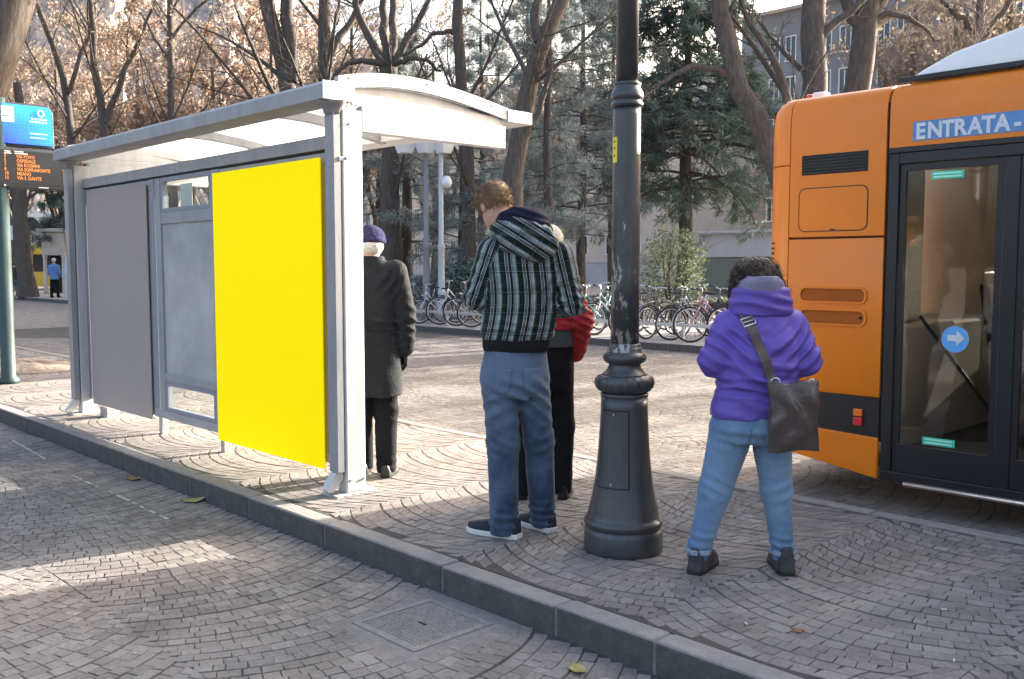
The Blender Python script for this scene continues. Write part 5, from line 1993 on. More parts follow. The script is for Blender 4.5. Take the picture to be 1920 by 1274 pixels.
sp = []
for i in range(15):
    t = i / 14
    x = -0.045 + t * (0.085 + 0.045)
    z = 1.245 - t * (1.245 - 0.915)
    sp.append((x, on_back(wm_jacket, x, z, 0.006), z))
over = [(-0.050, 0.02, 1.262), (-0.055, 0.10, 1.225)]
sp2 = over[::-1] + sp
ribbon('strap', sp2, [(-0.2, 0.6, 1), (-0.1, -0.2, 1)] + [(0, -1, 0.35)] * 15, 0.043, 0.005, M_STRAP, bag)
k = 3
bx, by_, bz = sp[k]
bu = []
dirn = np.array(sp[k + 1]) - np.array(sp[k - 1])
dirn /= np.linalg.norm(dirn)
nv = np.array([0, -1, 0.35])
nv -= dirn * (nv @ dirn)
nv /= np.linalg.norm(nv)
sd = np.cross(dirn, nv)
cpt = np.array([bx, by_, bz]) + nv * 0.010
ring = [cpt + sd * a * 0.028 + dirn * b * 0.020 for a, b in ((-1, -1), (1, -1), (1, 1), (-1, 1), (-1, -1))]
MB().tube([tuple(p) for p in ring], 0.0042, 6).build('buckle', M_STEEL, bag, smooth=True)
MB().tube([tuple(cpt - sd * 0.028), tuple(cpt + sd * 0.028)], 0.0032, 6).build('buckle_bar', M_STEEL, bag, smooth=True)
MB().torus((0.085, -0.175, 0.915), 0.020, 0.004, 'y', 16, 6).build('strap_ring', M_STEEL, bag, smooth=True)
MB().torus((0.245, -0.175, 0.915), 0.014, 0.004, 'y', 16, 6).build('strap_ring', M_STEEL, bag, smooth=True)

# ---- old man in the dark coat
M_COAT = mat('dark_olive_coat', (0.019, 0.0206, 0.0235), 0.8, var=0.2, vscale=6, bump=0.3, bscale=60, spec=0.12)
M_CAP = mat('purple_knit_cap', (0.040, 0.040, 0.098), 0.95, var=0.35, vscale=60, bump=1.0, bscale=120, spec=0.1)
M_WHAIR = mat('white_hair', (0.60, 0.57, 0.50), 0.7, var=0.2, vscale=50, bump=0.8, bscale=140)
M_TROU = mat('charcoal_trousers', (0.012, 0.0125, 0.0145), 0.85, var=0.25, vscale=8, bump=0.3, bscale=40, spec=0.1)
M_GLOVE = mat('black_leather_glove', (0.012, 0.012, 0.013), 0.5)
M_BSHOE = mat('black_shoe', (0.012, 0.012, 0.013), 0.4)
om = person('old man in long dark coat and knitted purple cap partly behind the shelter post', (-5.317, 3.828), 1.036)
HO = (-0.050, 0.035, 1.535)
JO = dict(neck=(-0.05, 0.01, 1.40), pelvis=(-0.045, 0.02, 0.86), chest=(-0.045, 0.02, 1.24),
          shl=(-0.21, 0.0, 1.35), shr=(0.12, 0.0, 1.35), ell=(-0.27, -0.01, 1.08), elr=(0.18, -0.01, 1.08), wrl=(-0.26, 0.03, 0.86), wrr=(0.172, 0.03, 0.86),
          handl=((-0.26, 0.035, 0.85), (0.05, 0.25, -1), (0.3, 1, 0.2), (1, -0.1, 0)), handr=((0.172, 0.035, 0.85), (-0.05, 0.25, -1), (-0.3, 1, 0.2), (-1, -0.1, 0)),
          hipl=(-0.13, 0.02, 0.80), hipr=(0.035, 0.02, 0.80), knl=(-0.13, 0.05, 0.45), knr=(0.04, 0.03, 0.45), anl=(-0.12, 0.10, 0.08), anr=(0.045, 0.0, 0.08))
garment('body', lambda P: basic_body(P, JO, HO, 0.25, 0.15, 0.97), (-0.42, -0.2, 0.03), (0.32, 0.3, 1.70), 0.009, M_SKIN, om)
garment('cap', lambda P: (lambda q: smin(np.maximum(ell(q, (0, -0.008, 0.045), (0.097, 0.117, 0.092)), 0.012 + 0.25 * (-q[:, 1] * 0.3) - q[:, 2]), torus(q, (0, -0.006, 0.028), 0.088, 0.016, 0.06, 1.0, 1.18), 0.012)
        + 0.004 * nzf(q, 70, 71))(headspace(P, HO, 0.25, 0.15)), (-0.20, -0.12, 1.48), (0.10, 0.19, 1.70), 0.005, M_CAP, om)


def om_hair(P):
    q = headspace(P, HO, 0.25, 0.15)
    d = np.maximum(ell(q, (0, -0.012, 0.0), (0.084, 0.100, 0.080)), q[:, 2] - 0.03)
    d = np.maximum(d, q[:, 1] - 0.005)
    for sg in (-1, 1):
        d = np.maximum(d, -ell(q, (sg * 0.085, 0.0, -0.012), (0.03, 0.024, 0.036)))
    return d + 0.003 * nzf(q, 90, 72)


garment('hair', om_hair, (-0.18, -0.12, 1.42), (0.08, 0.16, 1.60), 0.0048, M_WHAIR, om)
LO = [((-0.215, 0.0, 1.365), (-0.275, -0.01, 1.08), 0.075), ((-0.275, -0.01, 1.08), (-0.262, 0.03, 0.865), 0.068)]
RO = [((0.118, 0.0, 1.365), (0.180, -0.01, 1.08), 0.075), ((0.180, -0.01, 1.08), (0.172, 0.03, 0.865), 0.068)]
TO = [(0.545, -0.05, 0.02, 0.205, 0.170), (0.60, -0.05, 0.02, 0.205, 0.168), (0.80, -0.048, 0.02, 0.200, 0.160), (0.985, -0.047, 0.02, 0.196, 0.150), (1.20, -0.047, 0.015, 0.208, 0.148), (1.33, -0.047, 0.012, 0.196, 0.130),
      (1.40, -0.048, 0.015, 0.150, 0.105), (1.455, -0.05, 0.02, 0.085, 0.080)]
FO = [((-0.05, -0.13, 1.02), (0.1, 0, 1), 0.07, 0.006, (0.22, 0.2, 0.06)), ((0.18, 0, 1.05), (0.4, 0, 1), 0.06, 0.009, 0.12), ((0.18, 0.0, 0.90), (-0.3, 0, 1), 0.05, 0.007, 0.08),
      ((0.08, -0.1, 0.72), (1, 0, 0.1), 0.12, 0.007, (0.15, 0.2, 0.2)), ((-0.27, 0, 1.05), (-0.4, 0, 1), 0.06, 0.009, 0.12), ((0.09, -0.08, 1.28), (1, 0, -0.6), 0.07, 0.007, 0.10)]


def om_coat(P):
    d = loft(P, TO, 2.4)
    for (a, b, r) in LO + RO:
        d = smin(d, cone(P, a, b, r * 1.05, r * 0.95), 0.022)
    return d + folds(P, FO) + 0.003 * nzf(P, 20, 73)


oc = garment('coat', om_coat, (-0.40, -0.22, 0.52), (0.32, 0.24, 1.50), 0.0078, M_COAT, om)
garment('collar', lambda P: loft(P, [(1.395, -0.05, 0.012, 0.118, 0.100), (1.43, -0.05, 0.010, 0.105, 0.095), (1.468, -0.05, 0.008, 0.092, 0.088)], 2.2) + 0.003 * nzf(P, 25, 74), (-0.2, -0.13, 1.37), (0.1, 0.15, 1.49), 0.007, M_COAT, oc)
garment('waist_seam', lambda P: np.maximum(np.abs(loft(P, [(0.9, -0.048, 0.02, 0.2, 0.156), (1.06, -0.047, 0.02, 0.199, 0.153)], 2.4) + folds(P, FO) - 0.003) - 0.004, np.abs(P[:, 2] - 0.995) - 0.006), (-0.29, -0.18, 0.97), (0.2, 0.2, 1.02), 0.005, M_COAT, oc)
for s_, n_ in (('l', 'handl'), ('r', 'handr')):
    w_, dr, th, cu = JO[n_]
    garment('glove', lambda P: smin(hand_d(P, w_, dr, th, cu, 1.14), cone(P, np.array(w_) + np.array([0, -0.005, 0.03]), w_, 0.040, 0.034), 0.015), (w_[0] - 0.12, w_[1] - 0.10, w_[2] - 0.22), (w_[0] + 0.12, w_[1] + 0.16, w_[2] + 0.08), 0.0048, M_GLOVE, om)


def om_trousers(P):
    d = loft(P, [(0.60, -0.045, 0.02, 0.15, 0.12), (0.86, -0.045, 0.02, 0.165, 0.13)], 2.3)
    a = smin(cone(P, (-0.13, 0.02, 0.75), (-0.125, 0.05, 0.44), 0.09, 0.076), cone(P, (-0.125, 0.05, 0.44), (-0.120, 0.10, 0.06), 0.076, 0.062), 0.03)
    b = smin(cone(P, (0.035, 0.02, 0.75), (0.040, 0.03, 0.44), 0.09, 0.078), cone(P, (0.040, 0.03, 0.44), (0.045, 0.0, 0.06), 0.078, 0.064), 0.03)
    d = smin(smin(d, a, 0.03), b, 0.02)
    return np.maximum(d, 0.03 - P[:, 2]) + folds(P, [((0.04, -0.03, 0.42), (0.1, 0, 1), 0.11, 0.0035, (0.12, 0.12, 0.10)), ((0.045, 0, 0.10), (0.1, 0, 1), 0.05, 0.004, (0.12, 0.12, 0.05))]) + 0.004 * nzf(P, 14, 75)


garment('trousers', om_trousers, (-0.28, -0.18, 0.0), (0.18, 0.22, 0.88), 0.0085, M_TROU, om)
for heel, toe in (((0.045, -0.075), (0.075, 0.19)), ((-0.12, 0.02), (-0.13, 0.28))):
    garment('shoe', lambda P: shoe_d(P, heel, toe, 0.047, 0.085, 0.0), (min(heel[0], toe[0]) - 0.08, heel[1] - 0.06, -0.02), (max(heel[0], toe[0]) + 0.08, toe[1] + 0.06, 0.13), 0.0065, M_BSHOE, om)

# ---- person in the red padded jacket, mostly behind the plaid jacket
M_REDJ = mat('red_padded_jacket', (0.34, 0.020, 0.026), 0.65, var=0.18, vscale=8, bump=0.5, bscale=22, spec=0.3)
M_GREYH = mat('grey_hem', (0.055, 0.058, 0.068), 0.85)
rm = person('white-haired person in red padded jacket standing behind the plaid jacket', (-4.095, 4.182), 1.007)
HR = (0.042, 0.03, 1.570)
JR = dict(neck=(0.03, 0.0, 1.43), pelvis=(0.02, 0.02, 0.90), chest=(0.045, 0.02, 1.28),
          shl=(-0.15, 0.0, 1.38), shr=(0.13, 0.0, 1.37), ell=(-0.21, -0.02, 1.13), elr=(0.235, -0.03, 1.10), wrl=(-0.15, 0.08, 0.93), wrr=(0.21, 0.08, 0.93),
          handl=((-0.15, 0.085, 0.925), (0.4, 0.3, -1), (0.2, 1, 0.2), (1, 0.1, 0)), handr=((0.21, 0.085, 0.925), (-0.4, 0.3, -1), (-0.2, 1, 0.2), (-1, 0.1, 0)),
          hipl=(-0.065, 0.02, 0.85), hipr=(0.10, 0.02, 0.85), knl=(-0.105, 0.0, 0.46), knr=(0.12, 0.03, 0.46), anl=(-0.115, -0.01, 0.08), anr=(0.128, 0.02, 0.08))
garment('body', lambda P: basic_body(P, JR, HR, -0.2, 0.1, 0.98), (-0.35, -0.2, 0.03), (0.42, 0.3, 1.78), 0.009, M_SKIN, rm)
garment('hair', lambda P: (lambda q: np.maximum(np.maximum(ell(q, (0, -0.012, 0.030), (0.092, 0.108, 0.098)), -(q[:, 2] + 0.06)), -ell(q, (0, 0.115, -0.02), (0.065, 0.06, 0.09))) + 0.004 * nzf(q, 80, 81))(headspace(P, HR, -0.2, 0.1)),
        (-0.09, -0.13, 1.47), (0.20, 0.18, 1.74), 0.0048, M_WHAIR, rm)
LR = [((-0.155, 0.0, 1.385), (-0.215, -0.02, 1.13), 0.080), ((-0.215, -0.02, 1.13), (-0.15, 0.075, 0.93), 0.072)]
RR = [((0.125, 0.0, 1.375), (0.228, -0.02, 1.115), 0.080), ((0.228, -0.02, 1.115), (0.200, 0.075, 0.925), 0.080)]
TR = [(1.06, 0.03, 0.02, 0.185, 0.148), (1.12, 0.025, 0.02, 0.190, 0.155), (1.25, 0.010, 0.02, 0.180, 0.150), (1.37, 0.0, 0.015, 0.165, 0.130), (1.43, 0.010, 0.015, 0.125, 0.105), (1.48, 0.03, 0.015, 0.090, 0.09)]


def rm_jacket(P):
    d = loft(P, TR, 2.3)
    for (a, b, r) in LR + RR:
        d = smin(d, cone(P, a, b, r * 1.05, r * 0.95), 0.022)
    quilt = -0.006 * np.abs(np.sin(P[:, 2] * PI / 0.075 + 0.6 * np.sin(P[:, 0] * 9)))
    return d + quilt + 0.003 * nzf(P, 26, 83) + folds(P, [((0.25, -0.02, 1.10), (0.4, 0, 1), 0.05, 0.008, 0.12)])


rj = garment('jacket', rm_jacket, (-0.32, -0.22, 0.84), (0.40, 0.24, 1.55), 0.0075, M_REDJ, rm)
garment('hem_band', lambda P: loft(P, [(0.95, 0.025, 0.02, 0.178, 0.14), (1.065, 0.03, 0.02, 0.180, 0.144)], 2.3) + 0.003 * nzf(P, 20, 84), (-0.25, -0.18, 0.92), (0.28, 0.22, 1.09), 0.008, M_GREYH, rj)


def rm_trousers(P):
    d = loft(P, [(0.68, 0.02, 0.02, 0.15, 0.12), (0.80, 0.02, 0.02, 0.17, 0.135), (0.98, 0.022, 0.02, 0.168, 0.128)], 2.3)
    a = smin(cone(P, (-0.07, 0.02, 0.82), (-0.105, 0.0, 0.46), 0.095, 0.076), cone(P, (-0.105, 0.0, 0.46), (-0.115, -0.01, 0.06), 0.076, 0.060), 0.03)
    b = smin(cone(P, (0.105, 0.02, 0.82), (0.125, 0.03, 0.46), 0.095, 0.078), cone(P, (0.125, 0.03, 0.46), (0.130, 0.02, 0.06), 0.078, 0.060), 0.03)
    d = smin(smin(d, a, 0.03), b, 0.02)
    return np.maximum(d, 0.03 - P[:, 2]) + 0.004 * nzf(P, 22, 85)


garment('trousers', rm_trousers, (-0.25, -0.18, 0.0), (0.26, 0.22, 1.0), 0.0085, M_TROU, rm)
for heel, toe in (((0.130, -0.04), (0.175, 0.22)), ((-0.115, -0.06), (-0.14, 0.20))):
    garment('shoe', lambda P: shoe_d(P, heel, toe, 0.047, 0.085, 0.0), (min(heel[0], toe[0]) - 0.08, heel[1] - 0.06, -0.02), (max(heel[0], toe[0]) + 0.08, toe[1] + 0.06, 0.13), 0.0065, M_BSHOE, rm)
stp = []
for i in range(12):
    t = i / 11
    x = 0.125 + 0.13 * t
    z = 1.42 - 0.26 * t
    stp.append((x, on_back(rm_jacket, x, z, 0.004), z))
ribbon('bag_strap', stp, [(0.3, -1, 0.2)] * 12, 0.035, 0.005, M_RUBBER, rm)

# ------------------------------------------------------------------ trees


def bark(name, dark, light, sc=1.0):
    m = bpy.data.materials.new(name)
    nt, N, L, b = nodes_of(m)
    tc = N.new('ShaderNodeTexCoord')
    mp = N.new('ShaderNodeMapping')
    mp.inputs['Scale'].default_value = (9 * sc, 9 * sc, 1.6 * sc)
    L.new(tc.outputs['Object'], mp.inputs['Vector'])
    nz = N.new('ShaderNodeTexNoise')
    nz.inputs['Scale'].default_value = 2.0
    nz.inputs['Detail'].default_value = 7
    nz.inputs['Roughness'].default_value = 0.7
    L.new(mp.outputs[0], nz.inputs['Vector'])
    L.new(ramp_node(N, L, nz.outputs['Fac'], [(0.3, dark), (0.7, light)]), b.inputs['Base Color'])
    b.inputs['Roughness'].default_value = 0.9
    b.inputs['Specular IOR Level'].default_value = 0.2
    bp = N.new('ShaderNodeBump')
    bp.inputs['Strength'].default_value = 0.9
    bp.inputs['Distance'].default_value = 0.03
    L.new(nz.outputs['Fac'], bp.inputs['Height'])
    L.new(bp.outputs['Normal'], b.inputs['Normal'])
    return m


def leafm(name, stops, tr=0.35):
    m = bpy.data.materials.new(name)
    m.use_nodes = True
    N, L = m.node_tree.nodes, m.node_tree.links
    N.clear()
    out = N.new('ShaderNodeOutputMaterial')
    at = N.new('ShaderNodeAttribute')
    at.attribute_name = 'tone'
    c = ramp_node(N, L, at.outputs['Fac'], stops)
    d = N.new('ShaderNodeBsdfDiffuse')
    t = N.new('ShaderNodeBsdfTranslucent')
    L.new(c, d.inputs['Color'])
    L.new(c, t.inputs['Color'])
    mx = N.new('ShaderNodeMixShader')
    mx.inputs[0].default_value = tr
    L.new(d.outputs[0], mx.inputs[1])
    L.new(t.outputs[0], mx.inputs[2])
    L.new(mx.outputs[0], out.inputs['Surface'])
    return m


M_BARK = bark('grey_brown_bark', (0.055, 0.047, 0.043), (0.150, 0.128, 0.112))
M_BARKD = bark('dark_bark', (0.055, 0.048, 0.044), (0.145, 0.125, 0.112))
M_BARKP = bark('plane_bark', (0.10, 0.085, 0.06), (0.27, 0.235, 0.17))
M_TWIG = mat('twigs', (0.27, 0.225, 0.195), 0.9, var=0.3, vscale=0.6, spec=0.1)
M_LBROWN = leafm('dry_brown_leaves', [(0, (0.27, 0.19, 0.14)), (0.4, (0.42, 0.30, 0.225)), (0.75, (0.53, 0.41, 0.33)), (1, (0.62, 0.54, 0.48))], 0.5)
M_LGOLD = leafm('dry_straw_leaves', [(0, (0.28, 0.22, 0.16)), (0.5, (0.44, 0.36, 0.27)), (1, (0.58, 0.51, 0.42))], 0.5)
M_NEEDB = leafm('blue_green_needles', [(0, (0.15, 0.185, 0.185)), (0.5, (0.28, 0.33, 0.325)), (1, (0.45, 0.50, 0.50))], 0.5)
M_NEEDG = leafm('dark_green_needles', [(0, (0.075, 0.115, 0.100)), (0.5, (0.150, 0.205, 0.180)), (1, (0.27, 0.34, 0.30))], 0.5)
M_LGREEN = leafm('fresh_green_leaves', [(0, (0.10, 0.13, 0.075)), (0.5, (0.20, 0.245, 0.145)), (1, (0.34, 0.39, 0.27))], 0.35)


def spawn(polys, radii, nchild, lr, rr, ang, up, K, g, t0=0.25, wob=0.25, lmin=0.05):
    """children for each parent branch"""
    n, Kp, _ = polys.shape
    pi_ = np.repeat(np.arange(n), nchild)
    m = len(pi_)
    t = t0 + (1 - t0) * g.uniform(0, 1, m) ** 0.85
    s = t * (Kp - 1)
    i0 = np.minimum(s.astype(int), Kp - 2)
    fr = (s - i0)[:, None]
    p = polys[pi_, i0] * (1 - fr) + polys[pi_, i0 + 1] * fr
    tan = norm(polys[pi_, i0 + 1] - polys[pi_, i0])
    L = np.linalg.norm(np.diff(polys, axis=1), axis=2).sum(1)[pi_]
    rad_ = radii[pi_, i0] * (1 - fr[:, 0]) + radii[pi_, i0 + 1] * fr[:, 0]
    perp = norm(np.cross(tan, norm(g.normal(size=(m, 3)))))
    a = np.radians(g.uniform(ang[0], ang[1], m))[:, None]
    d = norm(tan * np.cos(a) + perp * np.sin(a) + np.array([0, 0, up]))
    ln = np.maximum(lmin, L * lr * g.uniform(0.6, 1.25, m) * (1.15 - 0.55 * t))
    out = np.zeros((m, K, 3))
    out[:, 0] = p
    bend = norm(g.normal(size=(m, 3))) * wob
    for k in range(1, K):
        d = norm(d + bend / K + g.normal(size=(m, 3)) * wob * 0.45 / K + np.array([0, 0, up * 0.5 / K]))
        out[:, k] = out[:, k - 1] + d * (ln / (K - 1))[:, None]
    r0 = np.minimum(rad_ * 0.85, np.maximum(0.0035, rad_ * rr * g.uniform(0.7, 1.2, m)))
    rad_out = r0[:, None] * np.linspace(1, 0.35, K)[None]
    return out, rad_out


def resample(pts, K):
    pts = np.array(pts, float)
    s = np.r_[0, np.cumsum(np.linalg.norm(np.diff(pts, axis=0), axis=1))]
    # smooth by Catmull-like interpolation of a dense linear path
    q = np.linspace(0, s[-1], K)
    out = np.stack([np.interp(q, s, pts[:, i]) for i in range(3)], 1)
    for _ in range(2):
        out[1:-1] = 0.25 * out[:-2] + 0.5 * out[1:-1] + 0.25 * out[2:]
    return out


def leaves_at(P, size, g, flat=0.0, long=1.4):
    n = len(P)
    a = norm(g.normal(size=(n, 3)) * np.array([1, 1, 1 - flat]))
    b = norm(np.cross(a, g.normal(size=(n, 3))))
    sz = size * g.uniform(0.6, 1.4, (n, 1))
    V = np.stack([P - a * sz * long / 2, P + b * sz * 0.45, P + a * sz * long / 2, P - b * sz * 0.45], 1)
    F = np.arange(4 * n).reshape(n, 4)
    return V.reshape(-1, 3), F, np.repeat(g.uniform(0, 1, n), 4)


def bare_tree(name, label, loc, limbs, seed, rz=rad(YAW), mats=(None, None), dens=1.0, leaf=None, nleaf=0, lsize=0.05, group=None, lv=(9, 6, 5, 4), up=0.18, twig_r=0.004):
    g = np.random.default_rng(seed)
    T = thing(name, label, 'tree', (loc[0], loc[1], 0), rz, group)
    K0 = 12
    P0 = np.stack([resample(p, K0) for p, _, _ in limbs])
    P0[:, 1:-1] += g.normal(size=(len(P0), K0 - 2, 3)) * 0.03
    R0 = np.stack([np.linspace(a, b, K0) for _, a, b in limbs])
    V, F = tubes(P0, R0, 12, g)
    # root flare and knots
    V[:, :2] *= (1 + 0.35 * np.exp(-np.maximum(V[:, 2:3], 0) / 0.35) * (V[:, 2:3] < 1.5))
    V += 0.012 * np.stack([nzf(V, 9, seed), nzf(V, 9, seed + 1), 0 * V[:, 0]], 1)
    np_obj('trunk', V, F, mats[0] or M_BARK, T, smooth=True)
    polys, radii = P0, R0
    Vs, Fs, off = [], [], 0
    ends = []
    for k, nc in enumerate(lv):
        nc = max(1, int(round(nc * dens)))
        lr = (0.42, 0.50, 0.55, 0.6)[k]
        polys, radii = spawn(polys, radii, nc, lr, (0.30, 0.46, 0.5, 0.55)[k], ((30, 65), (25, 60), (25, 65), (20, 70))[k], up * (1.0, 0.8, 0.5, 0.3)[k], (7, 5, 4, 3)[k], g, t0=(0.35, 0.2, 0.15, 0.1)[k], wob=(0.5, 0.55, 0.5, 0.5)[k])
        radii = np.maximum(radii, twig_r)
        v, f = tubes(polys, radii, (7, 5, 4, 3)[k], g)
        Vs.append(v)
        Fs.append(f + off)
        off += len(v)
        if k >= 2:
            ends.append(polys[:, -1])
            ends.append(polys[:, -2])
    tag(np_obj('branches', np.concatenate(Vs), np.concatenate(Fs), mats[1] or mats[0] or M_BARK, T, smooth=True), kind='stuff')
    if leaf is not None and nleaf:
        E_ = np.concatenate(ends)
        pick = E_[g.integers(0, len(E_), nleaf)] + g.normal(size=(nleaf, 3)) * 0.10
        v, f, t = leaves_at(pick, lsize, g)
        o = np_obj('leaves', v, f, leaf, T, attrs={'tone': t})
        tag(o, kind='stuff')
    return T


def conifer(name, label, loc, H, L, seed, m, z0=0.8, dens=1.0, group=None, rt=0.16, droop=0.25, gap=1.0, size=0.16):
    g = np.random.default_rng(seed)
    T = thing(name, label, 'conifer', (loc[0], loc[1], 0), g.uniform(0, 6), group)
    tr = np.array([[[0.03 * H / 10 * math.sin(i), 0.03 * H / 10 * math.cos(1.7 * i), H * i / 10] for i in range(11)]])
    V, F = tubes(tr, np.linspace(rt, 0.02, 11)[None], 9, g)
    np_obj('trunk', V, F, M_BARKD, T, smooth=True)
    nb = int(H * 7.5 * dens)
    z = z0 + (H - z0) * np.sort(g.uniform(0, 1, nb)) ** 0.95
    prof = np.interp((z - z0) / (H - z0), [0, 0.12, 0.4, 0.75, 1.0], [0.72, 1.0, 0.86, 0.45, 0.06])
    ln = L * prof * g.uniform(0.65, 1.15, nb)
    az = np.arange(nb) * 2.399 + g.uniform(-0.5, 0.5, nb)
    K = 7
    out = np.zeros((nb, K, 3))
    d = np.stack([np.cos(az), np.sin(az), g.uniform(0.0, 0.35, nb)], 1)
    out[:, 0, 2] = z
    for k in range(1, K):
        d = norm(d + np.array([0, 0, -droop / K * 2.0]) + g.normal(size=(nb, 3)) * 0.05)
        out[:, k] = out[:, k - 1] + d * (ln / (K - 1))[:, None]
    R = np.maximum(0.006, 0.012 * ln)[:, None] * np.linspace(1.2, 0.3, K)[None]
    V1, F1_ = tubes(out, R, 5, g)
    p2, r2 = spawn(out, R, 9, 0.30, 0.5, (45, 75), -0.08, 4, g, t0=0.15, wob=0.3, lmin=0.12)
    # keep side shoots nearly level
    p2[:, 1:, 2] = p2[:, :1, 2] + (p2[:, 1:, 2] - p2[:, :1, 2]) * 0.45
    V2, F2_ = tubes(p2, np.maximum(r2, 0.004), 3, g)
    tag(np_obj('boughs', np.concatenate([V1, V2]), np.concatenate([F1_, F2_ + len(V1)]), M_BARKD, T), kind='stuff')
    # needle sprays along the shoots
    allp = np.concatenate([p2[:, 1], p2[:, 2], p2[:, 3], (p2[:, 1] + p2[:, 2]) / 2, (p2[:, 2] + p2[:, 3]) / 2])
    ax = np.concatenate([norm(p2[:, 2] - p2[:, 0]), norm(p2[:, 3] - p2[:, 1]), norm(p2[:, 3] - p2[:, 2]), norm(p2[:, 2] - p2[:, 0]), norm(p2[:, 3] - p2[:, 1])])
    rep = 9
    P = np.repeat(allp, rep, 0) + g.normal(size=(len(allp) * rep, 3)) * 0.07
    A = np.repeat(ax, rep, 0)
    A = norm(A + g.normal(size=A.shape) * 0.55 + np.array([0, 0, -0.1]))
    B = norm(np.cross(A, g.normal(size=A.shape) * 0.5 + np.array([0, 0, 1.0])))
    s = size * g.uniform(0.6, 1.35, (len(P), 1))
    Vn = np.stack([P, P + A * s * 0.55 + B * s * 0.085, P + A * s * 1.15, P + A * s * 0.5 - B * s * 0.085], 1)
    clump = 0.5 + 0.5 * nzf(P, 2.2, seed)
    tone = np.clip(0.55 * clump + 0.45 * g.uniform(0, 1, len(P)), 0, 1)
    o = np_obj('needles', Vn.reshape(-1, 3), np.arange(4 * len(P)).reshape(-1, 4), m, T, attrs={'tone': np.repeat(tone, 4)})
    tag(o, kind='stuff')
    return T


def shrub(name, label, loc, rx, rz_, seed, m, n=5000, size=0.06, group=None):
    g = np.random.default_rng(seed)
    T = thing(name, label, 'shrub', (loc[0], loc[1], 0), 0, group)
    limbs = [[(0, 0, 0), (g.normal() * rx * 0.3, g.normal() * rx * 0.3, rz_ * 0.5), (g.normal() * rx * 0.6, g.normal() * rx * 0.6, rz_ * 0.95)] for _ in range(7)]
    P0 = np.stack([resample(p, 7) for p in limbs])
    R0 = np.tile(np.linspace(0.03, 0.008, 7), (7, 1))
    p1, r1 = spawn(P0, R0, 8, 0.5, 0.5, (25, 70), 0.1, 4, g)
    v0, f0 = tubes(P0, R0, 5, g)
    v1, f1 = tubes(p1, r1, 3, g)
    tag(np_obj('stems', np.concatenate([v0, v1]), np.concatenate([f0, f1 + len(v0)]), M_BARK, T), kind='stuff')
    u = norm(g.normal(size=(n, 3)))
    rr = g.uniform(0.25, 1, (n, 1)) ** 0.5
    P = u * rr * np.array([rx, rx, rz_ * 0.5]) * (1 + 0.22 * nzf(u * 1.0, 4, seed)[:, None]) + np.array([0, 0, rz_ * 0.55])
    keep = nzf(P, 3.5 / max(rx, 0.5), seed + 3) > -0.35
    P = P[keep]
    v, f, t = leaves_at(P, size, g)
    o = np_obj('foliage', v, f, m, T, attrs={'tone': t})
    tag(o, kind='stuff')
    return T


def limb(d, px0, pts, r0, r1):
    """a limb surveyed from the street: offsets in survey units at distance d, x across the view, z up"""
    s = d / 1778.0
    return ([((x - px0) * s, 0.0 + yy, max(0.0, EYE + (500 - y) * s)) for x, y, yy in pts], r0, r1)


def base(d):
    return 500 + EYE * 1778 / d


GB = 'bare trees of the square'
# near tree on the island, left edge
d = 14.0
bare_tree('plane_tree', 'thick leaning bare trunk rising behind the blue sign at left edge', site(-29.9, d), [
    limb(d, -62, [(-125, base(d), 0), (-105, 560, 0), (-45, 330, 0), (2, 190, 0), (34, 90, 0), (52, 0, 0), (75, -160, 0)], 0.32, 0.20),
    limb(d, -62, [(40, 80, 0), (80, 25, 0.1), (150, -8, 0.3), (260, -60, 0.6)], 0.17, 0.06)], 101, mats=(M_BARK, M_BARK), lv=(4, 4, 4, 3), group=GB)
d = 33.0
bare_tree('street_tree', 'bare tree forking into a V above the shelter roof', site(-13.0, d), [
    limb(d, 558, [(558, base(d), 0), (560, 300, 0), (560, 165, 0), (545, 120, 0), (528, 65, 0), (505, 0, 0), (480, -120, 0)], 0.36, 0.20),
    limb(d, 558, [(560, 170, 0), (560, 110, 0), (560, 50, 0), (552, -20, 0), (565, -140, 0)], 0.26, 0.14)], 102, mats=(M_BARKD, M_BARK), group=GB)
bare_tree('street_tree', 'straight bare trunk just right of the V-shaped tree', site(-11.0, d), [
    limb(d, 614, [(614, base(d), 0), (612, 250, 0), (614, 150, 0), (618, 50, 0), (616, -100, 0)], 0.27, 0.20),
    limb(d, 614, [(618, 130, 0), (640, 90, 0), (672, 40, 0.3), (700, -40, 0.5)], 0.15, 0.07)], 103, mats=(M_BARKD, M_BARK), group=GB)
d = 30.0
bare_tree('street_tree', 'pollarded bare tree with limbs radiating above the curved roof end', site(-7.2, d), [
    limb(d, 735, [(735, base(d), 0), (733, 300, 0), (733, 140, 0)], 0.34, 0.26),
    limb(d, 735, [(733, 145, 0), (700, 90, 0.2), (672, 30, 0.3), (660, -60, 0.5)], 0.16, 0.07),
    limb(d, 735, [(733, 145, 0), (722, 70, -0.2), (728, 0, -0.3), (720, -100, -0.4)], 0.15, 0.07),
    limb(d, 735, [(733, 145, 0), (742, 70, 0.3), (738, -20, 0.4), (745, -120, 0.5)], 0.15, 0.07),
    limb(d, 735, [(735, 145, 0), (765, 85, 0), (800, 30, 0.1), (825, -40, 0.2)], 0.14, 0.06),
    limb(d, 735, [(733, 135, 0), (690, 125, -0.3), (650, 145, -0.6), (625, 190, -0.8)], 0.11, 0.04),
    limb(d, 735, [(735, 135, 0), (790, 122, -0.3), (830, 150, -0.5)], 0.10, 0.04)], 104, lv=(6, 5, 5, 4), mats=(M_BARKD, M_BARK), group=GB)
d = 28.0
